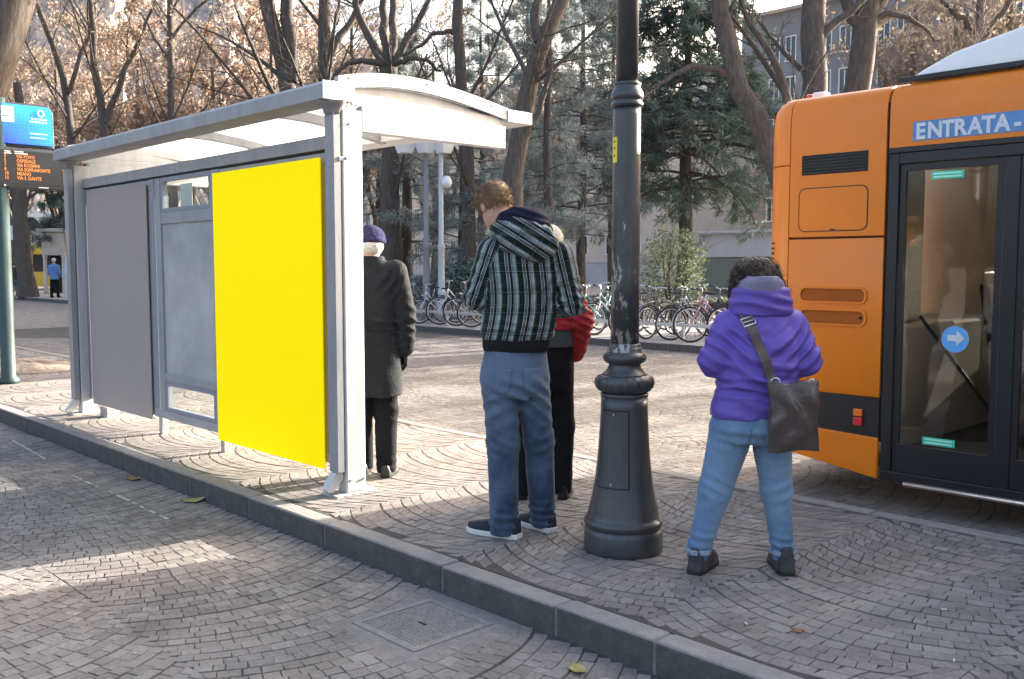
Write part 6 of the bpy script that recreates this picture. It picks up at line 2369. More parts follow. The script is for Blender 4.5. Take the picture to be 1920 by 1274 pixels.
bare_tree('street_tree', 'thin bent bare trunk with a sawn stub left of the plaid jacket', site(-2.6, d), [
    limb(d, 890, [(892, base(d), 0), (888, 300, 0), (884, 165, 0), (872, 90, 0), (868, 50, 0), (876, -60, 0)], 0.23, 0.14),
    limb(d, 890, [(874, 75, 0), (845, 65, 0), (800, 95, 0.2), (765, 110, 0.3)], 0.08, 0.03)], 105, lv=(7, 5, 5, 4), group=GB)
d = 25.0
bare_tree('street_tree', 'large leaning bare trunk behind the head of the plaid jacket', site(-0.1, d), [
    limb(d, 956, [(956, base(d), 0), (958, 340, 0), (970, 260, 0), (988, 190, 0), (1002, 120, 0), (1014, 60, 0), (1058, 0, 0.2), (1110, -90, 0.4)], 0.34, 0.15),
    limb(d, 956, [(1008, 90, 0), (1000, 40, 0.3), (1015, -30, 0.5), (1000, -120, 0.6)], 0.15, 0.07),
    limb(d, 956, [(968, 280, 0), (1010, 215, -0.2), (1030, 130, -0.3)], 0.12, 0.05)], 106, lv=(7, 5, 5, 4), group=GB)
d = 47.0
bare_tree('street_tree', 'slender straight sunlit bare tree over the middle of the shelter', site(-19.5, d), [
    limb(d, 330, [(330, base(d), 0), (330, 215, 0), (332, 80, 0), (335, -60, 0)], 0.24, 0.12),
    limb(d, 330, [(332, 150, 0), (300, 100, 0), (270, 40, 0.4)], 0.08, 0.03),
    limb(d, 330, [(332, 110, 0), (370, 60, 0), (430, 15, 0.4), (490, 30, 0.5)], 0.08, 0.03)], 107, lv=(10, 6, 5, 4), leaf=M_LBROWN, nleaf=3500, lsize=0.09, twig_r=0.006, group=GB)
d = 49.0
bare_tree('street_tree', 'bare tree spreading in two thin forks over the far shelter roof', site(-22.9, d), [
    limb(d, 205, [(205, base(d), 0), (204, 250, 0), (195, 190, 0), (180, 120, 0), (190, 40, 0), (182, -60, 0)], 0.26, 0.10),
    limb(d, 205, [(206, 255, 0), (225, 200, 0), (250, 150, 0), (275, 90, 0.4), (300, 20, 0.6)], 0.16, 0.06)], 108, lv=(10, 6, 5, 4), leaf=M_LBROWN, nleaf=2500, lsize=0.09, twig_r=0.006, group=GB)
d = 51.0
bare_tree('street_tree', 'bare tree with slim forked trunk above the far eave corner', site(-24.6, d), [
    limb(d, 145, [(145, base(d), 0), (145, 270, 0), (138, 190, 0), (118, 120, 0), (88, 60, 0), (70, -20, 0)], 0.26, 0.10),
    limb(d, 145, [(143, 210, 0), (155, 170, 0), (178, 110, 0.3), (190, 30, 0.5)], 0.12, 0.05)], 109, lv=(10, 6, 5, 4), leaf=M_LGOLD, nleaf=1800, lsize=0.08, twig_r=0.006, group=GB)
d = 51.0
bare_tree('street_tree', 'dark forked street tree under the departures display', site(-27.1, d), [
    limb(d, 52, [(54, base(d), 0), (50, 480, 0), (45, 420, 0), (48, 372, 0), (55, 300, 0), (50, 200, 0)], 0.40, 0.18),
    limb(d, 52, [(47, 385, 0), (28, 360, 0), (5, 300, 0), (-10, 200, 0)], 0.20, 0.08)], 110, lv=(6, 5, 5, 3), mats=(M_BARKD, M_BARKD), group=GB)
d = 21.0
bare_tree('street_tree', 'bare trunk slanting down behind the rear corner of the bus', site(16.5, d), [
    limb(d, 1486, [(1540, base(d), 0), (1510, 470, 0), (1478, 370, 0), (1440, 290, 0), (1400, 215, 0), (1370, 165, 0), (1354, 110, 0), (1346, 40, 0), (1335, -80, 0)], 0.27, 0.17),
    limb(d, 1486, [(1462, 330, 0), (1475, 260, 0), (1470, 190, 0), (1440, 130, 0), (1410, 90, 0.1), (1385, 20, 0.3)], 0.12, 0.05),
    limb(d, 1486, [(1390, 200, 0), (1350, 150, 0), (1290, 150, -0.2), (1230, 190, -0.4)], 0.10, 0.03)], 111, lv=(6, 5, 4, 4), group=GB)
d = 22.0
bare_tree('street_tree', 'straight dark trunk standing behind the bus roof in front of office windows', site(17.4, d), [
    limb(d, 1517, [(1520, base(d), 0), (1519, 300, 0), (1518, 165, 0), (1514, 60, 0), (1512, -60, 0), (1515, -200, 0)], 0.31, 0.22),
    limb(d, 1517, [(1516, 110, 0), (1550, 70, 0), (1592, 45, 0), (1630, -20, 0.2)], 0.10, 0.05)], 112, lv=(5, 4, 4, 4), mats=(M_BARKD, M_BARK), group=GB)
d = 24.0
bare_tree('street_tree', 'thick forked trunk behind the bus roof, rightmost of the trees', site(19.7, d), [
    limb(d, 1596, [(1590, base(d), 0), (1592, 300, 0), (1596, 160, 0), (1606, 70, 0), (1622, 0, 0), (1630, -120, 0)], 0.36, 0.24),
    limb(d, 1596, [(1602, 100, 0), (1580, 50, 0), (1545, -10, 0), (1520, -90, 0)], 0.16, 0.08),
    limb(d, 1596, [(1606, 90, 0), (1645, 62, 0), (1690, 78, 0), (1745, 105, 0.3)], 0.09, 0.03),
    limb(d, 1596, [(1608, 60, 0), (1650, 30, 0), (1680, -10, 0.2)], 0.10, 0.04)], 113, lv=(6, 5, 4, 4), mats=(M_BARK, M_TWIG), group=GB)
d = 30.0
bare_tree('street_tree', 'pale twiggy tree above the white bus roof at right edge', site(25.8, d), [
    limb(d, 1790, [(1800, base(d), 0), (1795, 250, 0), (1785, 90, 0), (1800, -40, 0)], 0.20, 0.10),
    limb(d, 1790, [(1790, 130, 0), (1840, 60, 0), (1880, 0, 0.3)], 0.10, 0.04),
    limb(d, 1790, [(1788, 120, 0), (1740, 80, 0), (1700, 20, 0.3)], 0.10, 0.04)], 114, lv=(11, 7, 5, 4), mats=(M_BARK, M_TWIG), twig_r=0.006, group=GB)

# trees farther back in the park and along the far street: two shapes, copied and turned
GF = 'winter trees closing the view behind the square'
S = [((0, 0, 0), (0.1, 0, 3.0), (0.0, 0.1, 6.0), (0.3, 0, 9.5))]
protoA = bare_tree('park_tree', 'x', (0, 0), [([(0, 0, 0), (0.1, 0.05, 3.0), (0.0, 0.1, 6.5), (0.2, 0, 10.5)], 0.24, 0.06),
                                             ([(0.05, 0, 2.4), (0.9, 0.3, 4.6), (1.6, 0.3, 8.0)], 0.13, 0.04), ([(0.05, 0, 2.8), (-0.8, -0.5, 5.0), (-1.7, -0.4, 8.2)], 0.13, 0.04),
                                             ([(0.05, 0, 3.2), (0.1, 0.9, 5.2), (0.3, 1.6, 8.4)], 0.12, 0.04)], 201, lv=(11, 6, 5, 4), leaf=M_LBROWN, nleaf=9000, lsize=0.12, twig_r=0.007, group=GF, mats=(M_BARK, M_TWIG))
protoB = bare_tree('park_tree', 'x', (0, 0), [([(0, 0, 0), (-0.1, 0.05, 2.5), (0.2, 0.1, 6.0), (0.1, 0, 9.8)], 0.22, 0.06),
                                             ([(0.0, 0, 2.0), (1.0, 0.2, 4.0), (1.4, 0.5, 7.5)], 0.12, 0.04), ([(0.0, 0, 2.2), (-0.9, 0.4, 4.4), (-1.2, 0.8, 7.8)], 0.12, 0.04),
                                             ([(0.0, 0, 2.6), (0.1, -1.0, 4.8), (-0.2, -1.5, 7.6)], 0.11, 0.04)], 202, lv=(12, 7, 5, 4), leaf=M_LGOLD, nleaf=2500, lsize=0.10, twig_r=0.007, group=GF, mats=(M_BARK, M_TWIG))
back = [(-27.5, 66, 'A', 1.1, 'far left'), (-25.2, 60, 'B', 1.15, ''), (-23.5, 64, 'A', 1.2, ''), (-21.3, 56, 'A', 1.15, ''), (-18.8, 58, 'B', 1.2, ''), (-17.2, 50, 'A', 1.1, ''), (-15.4, 55, 'A', 1.25, ''),
        (-13.8, 46, 'A', 1.05, ''), (-11.8, 52, 'A', 1.2, ''), (-9.5, 44, 'B', 1.1, ''), (-7.9, 52, 'A', 1.2, ''), (-4.6, 46, 'B', 1.15, ''), (1.8, 44, 'B', 1.15, ''),
        (6.2, 46, 'B', 1.1, ''), (22.5, 36, 'B', 1.1, ''), (24.4, 40, 'B', 1.15, ''), (27.3, 38, 'B', 1.15, '')]
usedA = usedB = False
ordn = ['first', 'second', 'third', 'fourth', 'fifth', 'sixth', 'seventh', 'eighth', 'ninth', 'tenth', 'eleventh', 'twelfth', 'thirteenth', 'fourteenth', 'fifteenth', 'sixteenth', 'seventeenth', 'eighteenth', 'nineteenth', 'twentieth']
rg = random.Random(5)
for i, (b, dd_, kind, sc, _) in enumerate(back):
    if kind == 'A':
        o = protoA if not usedA else copy_tree(protoA)
        usedA = True
    else:
        o = protoB if not usedB else copy_tree(protoB)
        usedB = True
    x, y = site(b, dd_)
    o.location = (x, y, 0)
    o.rotation_euler = (0, 0, rg.uniform(0, 6.28))
    o.scale = (sc, sc, sc * rg.uniform(0.95, 1.15))
    desc = 'distant tree with clinging red-brown leaves' if kind == 'A' else 'distant pale twiggy bare tree'
    o['label'] = desc + ', ' + ordn[i] + ' from left in the back row'

for i, (x, y, sc) in enumerate(((-7.2, 33.0, 0.62), (-4.6, 31.5, 0.58), (-2.0, 33.0, 0.63), (0.6, 31.8, 0.6), (3.2, 33.2, 0.62), (-5.9, 36.5, 0.66), (-0.7, 36.0, 0.66))):  # trees added out of view to dapple the sunlight on the bus lane
    o = copy_tree(protoB)
    o.location = (x, y, 0)
    o.rotation_euler = (0, 0, rg.uniform(0, 6.28))
    o.scale = (sc * 1.35, sc * 1.35, sc)
    o['group'] = 'unseen bare trees added to dapple the bus lane'
    o['label'] = 'unseen bare tree added to dapple the bus lane, ' + ordn[i] + ' counted from the bus tail'
# conifers
GC = 'blue and green conifers in the park'
conifer('cedar', 'big dark green cedar with layered boughs between lamp post and bus', site(10.3, 33), 13.5, 4.3, 301, M_NEEDG, z0=3.9, dens=1.5, group=GC, rt=0.30, droop=0.55, size=0.26)
conifer('cedar', 'blue-grey cedar just left of the lamp post', site(4.2, 30), 12.5, 2.3, 302, M_NEEDB, z0=2.2, dens=0.9, group=GC, rt=0.17, size=0.16)
conifer('cedar', 'slim dark-trunked conifer right of the plaid jacket', site(2.15, 27), 12.0, 1.7, 303, M_NEEDB, z0=2.6, dens=0.55, group=GC, rt=0.17, size=0.15)
conifer('cedar', 'grey-green conifer with low foliage just left of the plaid jacket', site(-3.0, 29), 7.5, 1.6, 304, M_NEEDB, z0=1.0, dens=0.7, group=GC, rt=0.16, size=0.15)
conifer('cedar', 'blue-green conifer behind the old man and the two park lamps', site(-6.3, 31), 9.0, 2.1, 305, M_NEEDB, z0=1.6, dens=0.9, group=GC, rt=0.26, size=0.16)
conifer('cedar', 'pale blue spruce far behind between two leaning trunks', site(0.9, 40), 14.0, 2.8, 306, M_NEEDB, z0=3.0, dens=0.55, group=GC, rt=0.2, size=0.18)
conifer('cedar', 'tall blue spruce far behind just right of the curved roof end', site(-1.8, 46), 16.0, 3.2, 307, M_NEEDB, z0=3.4, dens=0.55, group=GC, rt=0.22, size=0.2)
conifer('cedar', 'blue-green spruce far behind, left of the lamp post top', site(6.0, 44), 16.0, 3.2, 308, M_NEEDB, z0=4.0, dens=0.55, group=GC, rt=0.2, size=0.2)
conifer('cedar', 'dark evergreen beside the far end of the shelter', site(-25.3, 58), 7.8, 2.2, 309, M_NEEDG, z0=2.2, dens=1.0, group=GC, rt=0.2, size=0.22)
shrub('bush', 'rounded light green bush between lamp post and woman', site(9.6, 27), 1.0, 2.4, 401, M_LGREEN, 3600, 0.06)
GS = 'low evergreen shrubs along the park edge'
for b, dd_, rx, rz_, sd_, m_, lb in ((-7.6, 27.5, 0.9, 1.3, 402, M_NEEDB, 'low dark shrub behind the old man'), (-4.8, 29, 1.1, 1.2, 403, M_NEEDB, 'low bluish shrub between the two park lamps'),
                                     (-2.4, 27, 1.0, 1.6, 404, M_NEEDG, 'dark shrub left of the plaid sleeve'), (4.0, 27, 0.8, 0.6, 405, M_LGREEN, 'low green shrub just left of the lamp post'),
                                     (6.4, 26.5, 0.9, 0.7, 406, M_LGREEN, 'small green shrub right behind the lamp shaft'), (12.6, 28, 0.9, 0.5, 407, M_LGREEN, 'low shrub behind the woman')):
    shrub('shrub', lb, site(b, dd_), rx, rz_, sd_, m_, 3500, 0.08, GS)

# ------------------------------------------------------------------ buildings behind the park


def house(name, label, x0, x1, y0, depth, h, wall, wins, frame_m, pane_m, roof_m, plinth=None, eave=0.5, roofh=2.0):
    T = thing(name, label, 'building', ((x0 + x1) / 2, y0, 0))
    ox, oy = (x0 + x1) / 2, y0

    class HB(MB):
        def build(self, *a, **k):
            self.v = [(x - ox, y - oy, z) for x, y, z in self.v]
            return MB.build(self, *a, **k)
    # front wall with real openings: piers and spandrels round each window
    xs = sorted({x0, x1} | {a for a, b, c, d_ in wins} | {b for a, b, c, d_ in wins})
    zs = sorted({0.0, h} | {c for a, b, c, d_ in wins} | {d_ for a, b, c, d_ in wins})
    W = HB()
    for i in range(len(xs) - 1):
        for j in range(len(zs) - 1):
            cx_, cz_ = (xs[i] + xs[i + 1]) / 2, (zs[j] + zs[j + 1]) / 2
            if any(a < cx_ < b and c < cz_ < d_ for a, b, c, d_ in wins):
                continue
            W.add([(xs[i], y0, zs[j]), (xs[i + 1], y0, zs[j]), (xs[i + 1], y0, zs[j + 1]), (xs[i], y0, zs[j + 1])], [(0, 1, 2, 3)])
    W.box(x0, x1, y0 + 0.30, y0 + depth, 0, h)
    W.box(x0 - 0.001, x0, y0, y0 + 0.30, 0, h).box(x1, x1 + 0.001, y0, y0 + 0.30, 0, h)
    W.build('wall', wall, T)
    for a, b, c, d_ in wins:
        f = HB()
        t = 0.09
        f.box(a - 0.05, b + 0.05, y0 - 0.04, y0 + 0.12, c - 0.07, c).box(a, b, y0 + 0.02, y0 + 0.12, d_ - t, d_)
        f.box(a, a + t, y0 + 0.02, y0 + 0.12, c, d_ - t).box(b - t, b, y0 + 0.02, y0 + 0.12, c, d_ - t)
        if b - a < 1.6:
            f.box((a + b) / 2 - 0.03, (a + b) / 2 + 0.03, y0 + 0.04, y0 + 0.10, c, d_ - t)
        fo = f.build('window', frame_m, T)
        HB().add([(a + t, y0 + 0.10, c), (b - t, y0 + 0.10, c), (b - t, y0 + 0.10, d_ - t), (a + t, y0 + 0.10, d_ - t)], [(0, 1, 2, 3)]).build('pane', pane_m, fo)
    r = HB()
    r.prism([(y0 - eave, h), (y0 + depth + eave, h), (y0 + depth / 2, h + roofh)], x0 - eave, x1 + eave, 'x')
    r.build('roof', roof_m, T)
    if plinth:
        HB().box(x0 - 0.02, x1 + 0.02, y0 - 0.06, y0 - 0.003, 0, plinth[0]).build('plinth', plinth[1], T)
        HB().box(x0 - 0.02, x1 + 0.02, y0 - 0.10, y0 - 0.004, plinth[0] + 0.002, plinth[0] + 0.12).build('string_course', plinth[1], T)
    return T


M_GREYW = mat('grey_render', (0.20, 0.205, 0.22), 0.9, var=0.12, vscale=0.7)
M_BEIGE = mat('peach_render', (0.56, 0.47, 0.395), 0.9, var=0.10, vscale=0.5)
M_PLINTH = mat('grey_plinth', (0.42, 0.41, 0.42), 0.9, var=0.12, vscale=0.8)
M_WFRAME = mat('white_window_frame', (0.72, 0.72, 0.70), 0.6)
M_DPANE = mat('dark_window_pane', (0.035, 0.042, 0.05), 0.08, spec=0.7)
M_ROOFT = mat('brown_tile_roof', (0.30, 0.26, 0.25), 0.9, var=0.2, vscale=3)
M_SLATE = mat('pale_metal_roof', (0.62, 0.63, 0.65), 0.6)
wins = []
for k in range(11):
    xw = -42.6 + k * 3.05
    for j, z in enumerate((2.0, 5.2, 8.4, 11.6, 14.8, 18.0)):
        wins += [(xw, xw + 1.0, z, z + 1.95), (xw + 1.45, xw + 2.45, z, z + 1.95)]
house('office_building', 'grey office block with rows of white-framed windows at upper right', -45.2, -9.0, 70, 14, 22.0, M_GREYW, wins, M_WFRAME, M_DPANE, M_SLATE, eave=0.9, roofh=1.0)
wins = []
for k in range(15):
    xw = -81.0 + k * 2.6
    for z in (2.4, 5.4, 8.4):
        wins.append((xw, xw + 0.85, z, z + 1.45))
house('villa', 'peach-coloured building with grey plinth seen between the park trees', -83, -42, 55, 12, 11.6, M_BEIGE, wins, M_WFRAME, M_DPANE, M_ROOFT, plinth=(1.7, M_PLINTH))
# white low pavilion behind the bus corner
pv = thing('pavilion', 'low white-roofed pavilion with grey-green shutter behind the woman', 'pavilion', (-23.5, 40, 0))
M_PVW = mat('white_fascia', (0.66, 0.67, 0.70), 0.7, var=0.08, vscale=1)
M_PVG = mat('grey_green_shutter', (0.27, 0.31, 0.28), 0.7, var=0.08, vscale=1)
MB().box(-4.6, 5.5, 0, 5, 1.9, 3.05).build('fascia', M_PVW, pv, bevel=0.02)
MB().box(-4.9, 5.8, -0.3, 5.3, 3.052, 3.18).build('roof', M_SLATE, pv, bevel=0.02)
for k in range(4):
    sh_o = MB().box(-4.5 + k * 2.5, -2.15 + k * 2.5, 0.1, 0.18, 0.25, 1.88).build('shutter', M_PVG, pv, bevel=0.01)
    for j in range(9):
        MB().box(-4.45 + k * 2.5, -2.2 + k * 2.5, 0.075, 0.098, 0.32 + j * 0.17, 0.44 + j * 0.17).build('slat', M_PVG, sh_o)
for k in range(5):
    MB().box(-4.62 + k * 2.5, -4.52 + k * 2.5, 0.05, 0.25, 0.0, 1.88).build('post', M_PVW, pv)
MB().box(-4.5, 5.4, 0.3, 4.8, 0.0, 1.88).build('core', M_PLINTH, pv)

# ------------------------------------------------------------------ park lamps
M_LPOLE = mat('grey_lamp_pole', (0.20, 0.20, 0.22), 0.5)
M_LPOLE2 = mat('light_grey_lamp_pole', (0.44, 0.46, 0.48), 0.5)
M_LHEAD = mat('milk_glass', (0.72, 0.74, 0.76), 0.35)


def park_lamp(label, loc, h, m, heads, globe=False):
    T = thing('park_lamp', label, 'park lamp', (loc[0], loc[1], 0), rad(YAW), 'lamps in the park')
    MB().lathe([(0.14, 0), (0.14, 0.5), (0.10, 0.55), (0.085, 1.9), (0.10, 1.95), (0.10, 2.02), (0.07, 2.06), (0.06, h)], 14).build('pole', m, T, smooth=True)
    for hx in heads:
        MB().tube([(0, 0, h - 0.25), (hx * 0.6, 0, h - 0.05), (hx, 0, h + 0.02)], 0.025, 8).build('arm', m, T, smooth=True)
        lh = MB().lathe([(0.10, h - 0.02), (0.20, h), (0.34, h + 0.36), (0.30, h + 0.40)], 4, (hx, 0)).build('lantern', M_LHEAD, T)
        MB().lathe([(0.36, h + 0.40), (0.38, h + 0.43), (0.10, h + 0.55), (0.02, h + 0.62)], 4, (hx, 0)).build('lantern_cap', m, lh)
    if globe:
        MB().tube([(0, 0, 3.50), (0.12, 0, 3.55)], 0.02, 8).build('arm', m, T)
        MB().lathe([(0.02, 3.52), (0.11, 3.56), (0.15, 3.66), (0.13, 3.76), (0.07, 3.84), (0.02, 3.86)], 18, (0.15, 0)).build('globe', M_LHEAD, T, smooth=True)
    return T


park_lamp('dark grey park lamp pole with two lanterns right of the old man', site(-5.14, 25.6), 4.45, M_LPOLE, (-0.55, 0.0))
park_lamp('pale grey park lamp pole with a lantern and a round globe', site(-4.25, 25.6), 4.45, M_LPOLE2, (0.08,), True)

# ------------------------------------------------------------------ bicycles at the rack on the far pavement
M_SPOKE = mat('spokes', (0.55, 0.55, 0.56), 0.35, metal=0.8)
M_BLK = mat('black_bike_parts', (0.02, 0.02, 0.022), 0.5)
FR = {n: mat('bike_' + n, c, 0.35, coat=0.3) for n, c in (('silver', (0.50, 0.52, 0.54)), ('white', (0.70, 0.70, 0.70)), ('red', (0.42, 0.07, 0.08)), ('black', (0.03, 0.03, 0.035)), ('teal', (0.10, 0.30, 0.28)),
                                                          ('blue', (0.10, 0.17, 0.34)), ('pink', (0.50, 0.24, 0.27)), ('grey', (0.24, 0.25, 0.27)))}


def bicycle():
    T = thing('bicycle', 'x', 'bicycle', (0, 0, 0), 0, 'bicycles parked in the rack')
    R = 0.34
    for y in (0.0, 1.06):
        w_ = MB().torus((0, y, R), R - 0.018, 0.019, 'x', 30, 6).build('wheel', M_TYRE, T, smooth=True)
        MB().torus((0, y, R), R - 0.045, 0.011, 'x', 30, 5).build('rim', M_SPOKE, w_, smooth=True)
        s = MB()
        for k in range(18):
            a = 2 * PI * k / 18
            s.tube([(0.02 * (-1) ** k, y, R), (0, y + (R - 0.05) * math.cos(a), R + (R - 0.05) * math.sin(a))], 0.0022, 3, cap=False)
        tag(s.build('spokes', M_SPOKE, w_), kind='stuff')
        MB().tube([(-0.05, y, R), (0.05, y, R)], 0.022, 10).build('hub', M_SPOKE, w_, smooth=True)
        MB().torus((0, y, R), R + 0.028, 0.012, 'x', 20, 5, rad(20) if y == 0 else rad(-10), rad(170) if y == 0 else rad(175)).build('mudguard', M_BLK, T, smooth=True)
    f = MB()
    bb, seat_t, head_t, head_b = (0, 0.62, 0.30), (0, 0.78, 0.80), (0, 0.22, 0.86), (0, 0.19, 0.72)
    f.tube([bb, seat_t], 0.017, 8).tube([bb, (0, 0.40, 0.50), head_b], 0.019, 8).tube([head_t, head_b], 0.022, 8)
    f.tube([(0, 0.70, 0.55), (0, 0.42, 0.62), head_t], 0.015, 8)
    for s_ in (-1, 1):
        f.tube([bb, (0.05 * s_, 1.06, R)], 0.011, 6).tube([(0, 0.76, 0.74), (0.05 * s_, 1.06, R)], 0.009, 6)
    f.build('frame', FR['silver'], T, smooth=True)
    fk = MB()
    for s_ in (-1, 1):
        fk.tube([(0.045 * s_, 0.17, 0.66), (0.05 * s_, 0.09, 0.50), (0.05 * s_, 0.0, R)], 0.011, 6)
    fk.tube([(-0.05, 0.175, 0.67), (0.05, 0.175, 0.67)], 0.014, 6)
    fk.build('fork', FR['silver'], T, smooth=True)
    MB().tube([(0, 0.22, 0.84), (0, 0.24, 1.02), (0, 0.18, 1.04)], 0.013, 8).build('stem', M_SPOKE, T, smooth=True)
    hb = MB().tube([(-0.27, 0.38, 1.03), (-0.20, 0.22, 1.06), (0, 0.17, 1.04), (0.20, 0.22, 1.06), (0.27, 0.38, 1.03)], 0.011, 8).build('handlebar', M_SPOKE, T, smooth=True)
    for s_ in (-1, 1):
        MB().tube([(0.235 * s_, 0.30, 1.045), (0.275 * s_, 0.41, 1.028)], 0.017, 8).build('grip', M_BLK, hb, smooth=True)
    MB().tube([(0, 0.77, 0.76), (0, 0.81, 0.92)], 0.013, 8).build('seat_post', M_SPOKE, T, smooth=True)
    MB().prism([(-0.02, 0.66), (0.02, 0.66), (0.035, 0.76), (0.085, 0.86), (0.08, 0.93), (-0.08, 0.93), (-0.085, 0.86), (-0.035, 0.76)], 0.925, 0.965, 'z').build('saddle', M_BLK, T, bevel=0.012)
    MB().torus(bb, 0.085, 0.008, 'x', 20, 5).build('chainring', M_SPOKE, T, smooth=True)
    cr = MB().tube([(0.07, 0.62, 0.30), (0.09, 0.70, 0.17)], 0.010, 6).tube([(-0.07, 0.62, 0.30), (-0.09, 0.54, 0.43)], 0.010, 6).build('crank', M_SPOKE, T)
    for p in ((0.135, 0.70, 0.17), (-0.135, 0.54, 0.43)):
        MB().box(p[0] - 0.045, p[0] + 0.045, p[1] - 0.04, p[1] + 0.04, p[2] - 0.012, p[2] + 0.012).build('pedal', M_BLK, cr)
    rk = MB().tube([(-0.05, 0.86, 0.74), (-0.06, 1.26, 0.74)], 0.006, 5).tube([(0.05, 0.86, 0.74), (0.06, 1.26, 0.74)], 0.006, 5)
    for y in (0.9, 1.02, 1.14, 1.26):
        rk.tube([(-0.06, y, 0.74), (0.06, y, 0.74)], 0.005, 5)
    rk.tube([(-0.06, 1.2, 0.74), (-0.055, 1.06, R)], 0.005, 5).tube([(0.06, 1.2, 0.74), (0.055, 1.06, R)], 0.005, 5)
    rk.build('rack', M_BLK, T)
    MB().lathe([(0.012, 0.0), (0.04, 0.01), (0.045, 0.04)], 12).build('headlamp', M_SPOKE, T, smooth=True).location = (0, 0.12, 0.74)
    return T


bk0 = bicycle()
bikes = [(-19.6, 'grey', 0, 'grey bicycle, first at the left end of the rack'), (-18.95, 'silver', 0, 'silver bicycle leaning next to the left end of the rack'), (-18.3, 'white', 0, 'white-framed bicycle just right of the old man'),
         (-17.6, 'black', 0, 'black bicycle between the old man and the park lamps'), (-16.95, 'red', 0, 'dark red bicycle left of the plaid sleeve'), (-16.3, 'silver', 0, 'silver bicycle half hidden by the plaid sleeve'),
         (-15.5, 'blue', 0, 'blue bicycle behind the plaid jacket'), (-14.6, 'white', 0, 'white bicycle behind the red jacket'), (-13.75, 'teal', 0, 'teal bicycle right of the red jacket'), (-13.2, 'silver', 0, 'silver bicycle close left of the lamp post'),
         (-12.5, 'grey', 0, 'grey bicycle hidden behind the lamp post'), (-11.75, 'black', 0, 'black bicycle just right of the lamp post'), (-11.25, 'silver', 0, 'silver bicycle between lamp post and pink bicycle'),
         (-10.65, 'pink', 0, 'pink bicycle nearest the purple jacket'), (-10.0, 'red', 0, 'red bicycle last at the right end of the rack')]
for i, (x, c, _, lb) in enumerate(bikes):
    o = bk0 if i == 0 else copy_tree(bk0)
    o.location = (x, 14.98 + rg.uniform(-0.08, 0.14), 0.0)
    o.rotation_euler = (0, rad(rg.uniform(-9, 9)), rad(-23 + rg.uniform(-22, 22)))
    o.scale = (rg.uniform(0.94, 1.06),) * 3
    o['label'] = lb
    for ch in o.children:
        if ch.name.split('.')[0] in ('frame', 'fork'):
            ch.material_slots[0].link = 'OBJECT'
            ch.material_slots[0].material = FR[c]
# wire baskets on some handlebars, a child seat shell on another
M_WIRE = mat('dark_wire_basket', (0.05, 0.05, 0.05), 0.5)
bas = MB()
for z in (0.80, 0.87, 0.94, 1.0):
    k_ = (z - 0.80) * 0.25
    bas.tube([(-0.15 - k_, 0.10, z), (0.15 + k_, 0.10, z), (0.15 + k_, -0.18 - k_, z), (-0.15 - k_, -0.18 - k_, z), (-0.15 - k_, 0.10, z)], 0.005, 4)
for i in range(7):
    x_ = -0.15 + 0.05 * i
    bas.tube([(x_, -0.18, 0.80), (x_ * 1.3, -0.23, 1.0)], 0.004, 4).tube([(x_, 0.10, 0.80), (x_ * 1.3, 0.10, 1.0)], 0.004, 4)
bo_ = bas.build('basket', M_WIRE, None)
bks = [o for o in bpy.data.objects if o.name.split('.')[0] == 'bicycle']
for n_, q in enumerate(bks):
    if n_ in (1, 4, 8, 11, 13):
        b_ = bo_ if n_ == 1 else bo_.copy()
        if n_ != 1:
            COL.objects.link(b_)
        b_.parent = q
# second row farther in, mostly dark
bikes2 = [(-20.6, 16.9, 'black', 'black bicycle in the second row, leftmost'), (-19.9, 17.0, 'grey', 'grey bicycle in the second row behind the white one'), (-19.2, 16.8, 'blue', 'blue bicycle in the second row under the park lamps'),
          (-18.0, 16.5, 'silver', 'silver bicycle in the second row right of the park lamps'), (-17.2, 16.6, 'black', 'black bicycle in the second row left of the plaid sleeve'),
          (-14.2, 16.4, 'teal', 'teal bicycle in the second row right of the red jacket'), (-13.4, 16.5, 'grey', 'grey bicycle in the second row left of the lamp post'),
          (-12.1, 16.4, 'white', 'white bicycle in the second row right of the lamp post'), (-11.4, 16.6, 'black', 'black bicycle in the second row behind the pink one'),
          (-10.7, 16.4, 'blue', 'blue bicycle in the second row nearest the woman')]
for x, y, c, lb in bikes2:
    o = copy_tree(bk0)
    o.location = (x, y, 0)
    o.rotation_euler = (0, rad(rg.uniform(-6, 6)), rad(-20 + rg.uniform(-15, 15)))
    o['label'] = lb
    for ch in o.children:
        if ch.name.split('.')[0] in ('frame', 'fork'):
            ch.material_slots[0].material = FR[c]
# white rain guard on one wheel, steel rail in front
rail = thing('bike_rail', 'low galvanised steel rail running in front of the parked bicycles', 'rail', (-14.5, 14.85, 0))
MB().box(-6.2, 5.2, -0.02, 0.02, 0.30, 0.36).build('bar', M_STEEL, rail, bevel=0.005)
for k in range(9):
    MB().box(-6.1 + k * 1.4, -6.04 + k * 1.4, -0.018, 0.018, 0.0, 0.299).build('post', M_STEEL, rail, bevel=0.003)

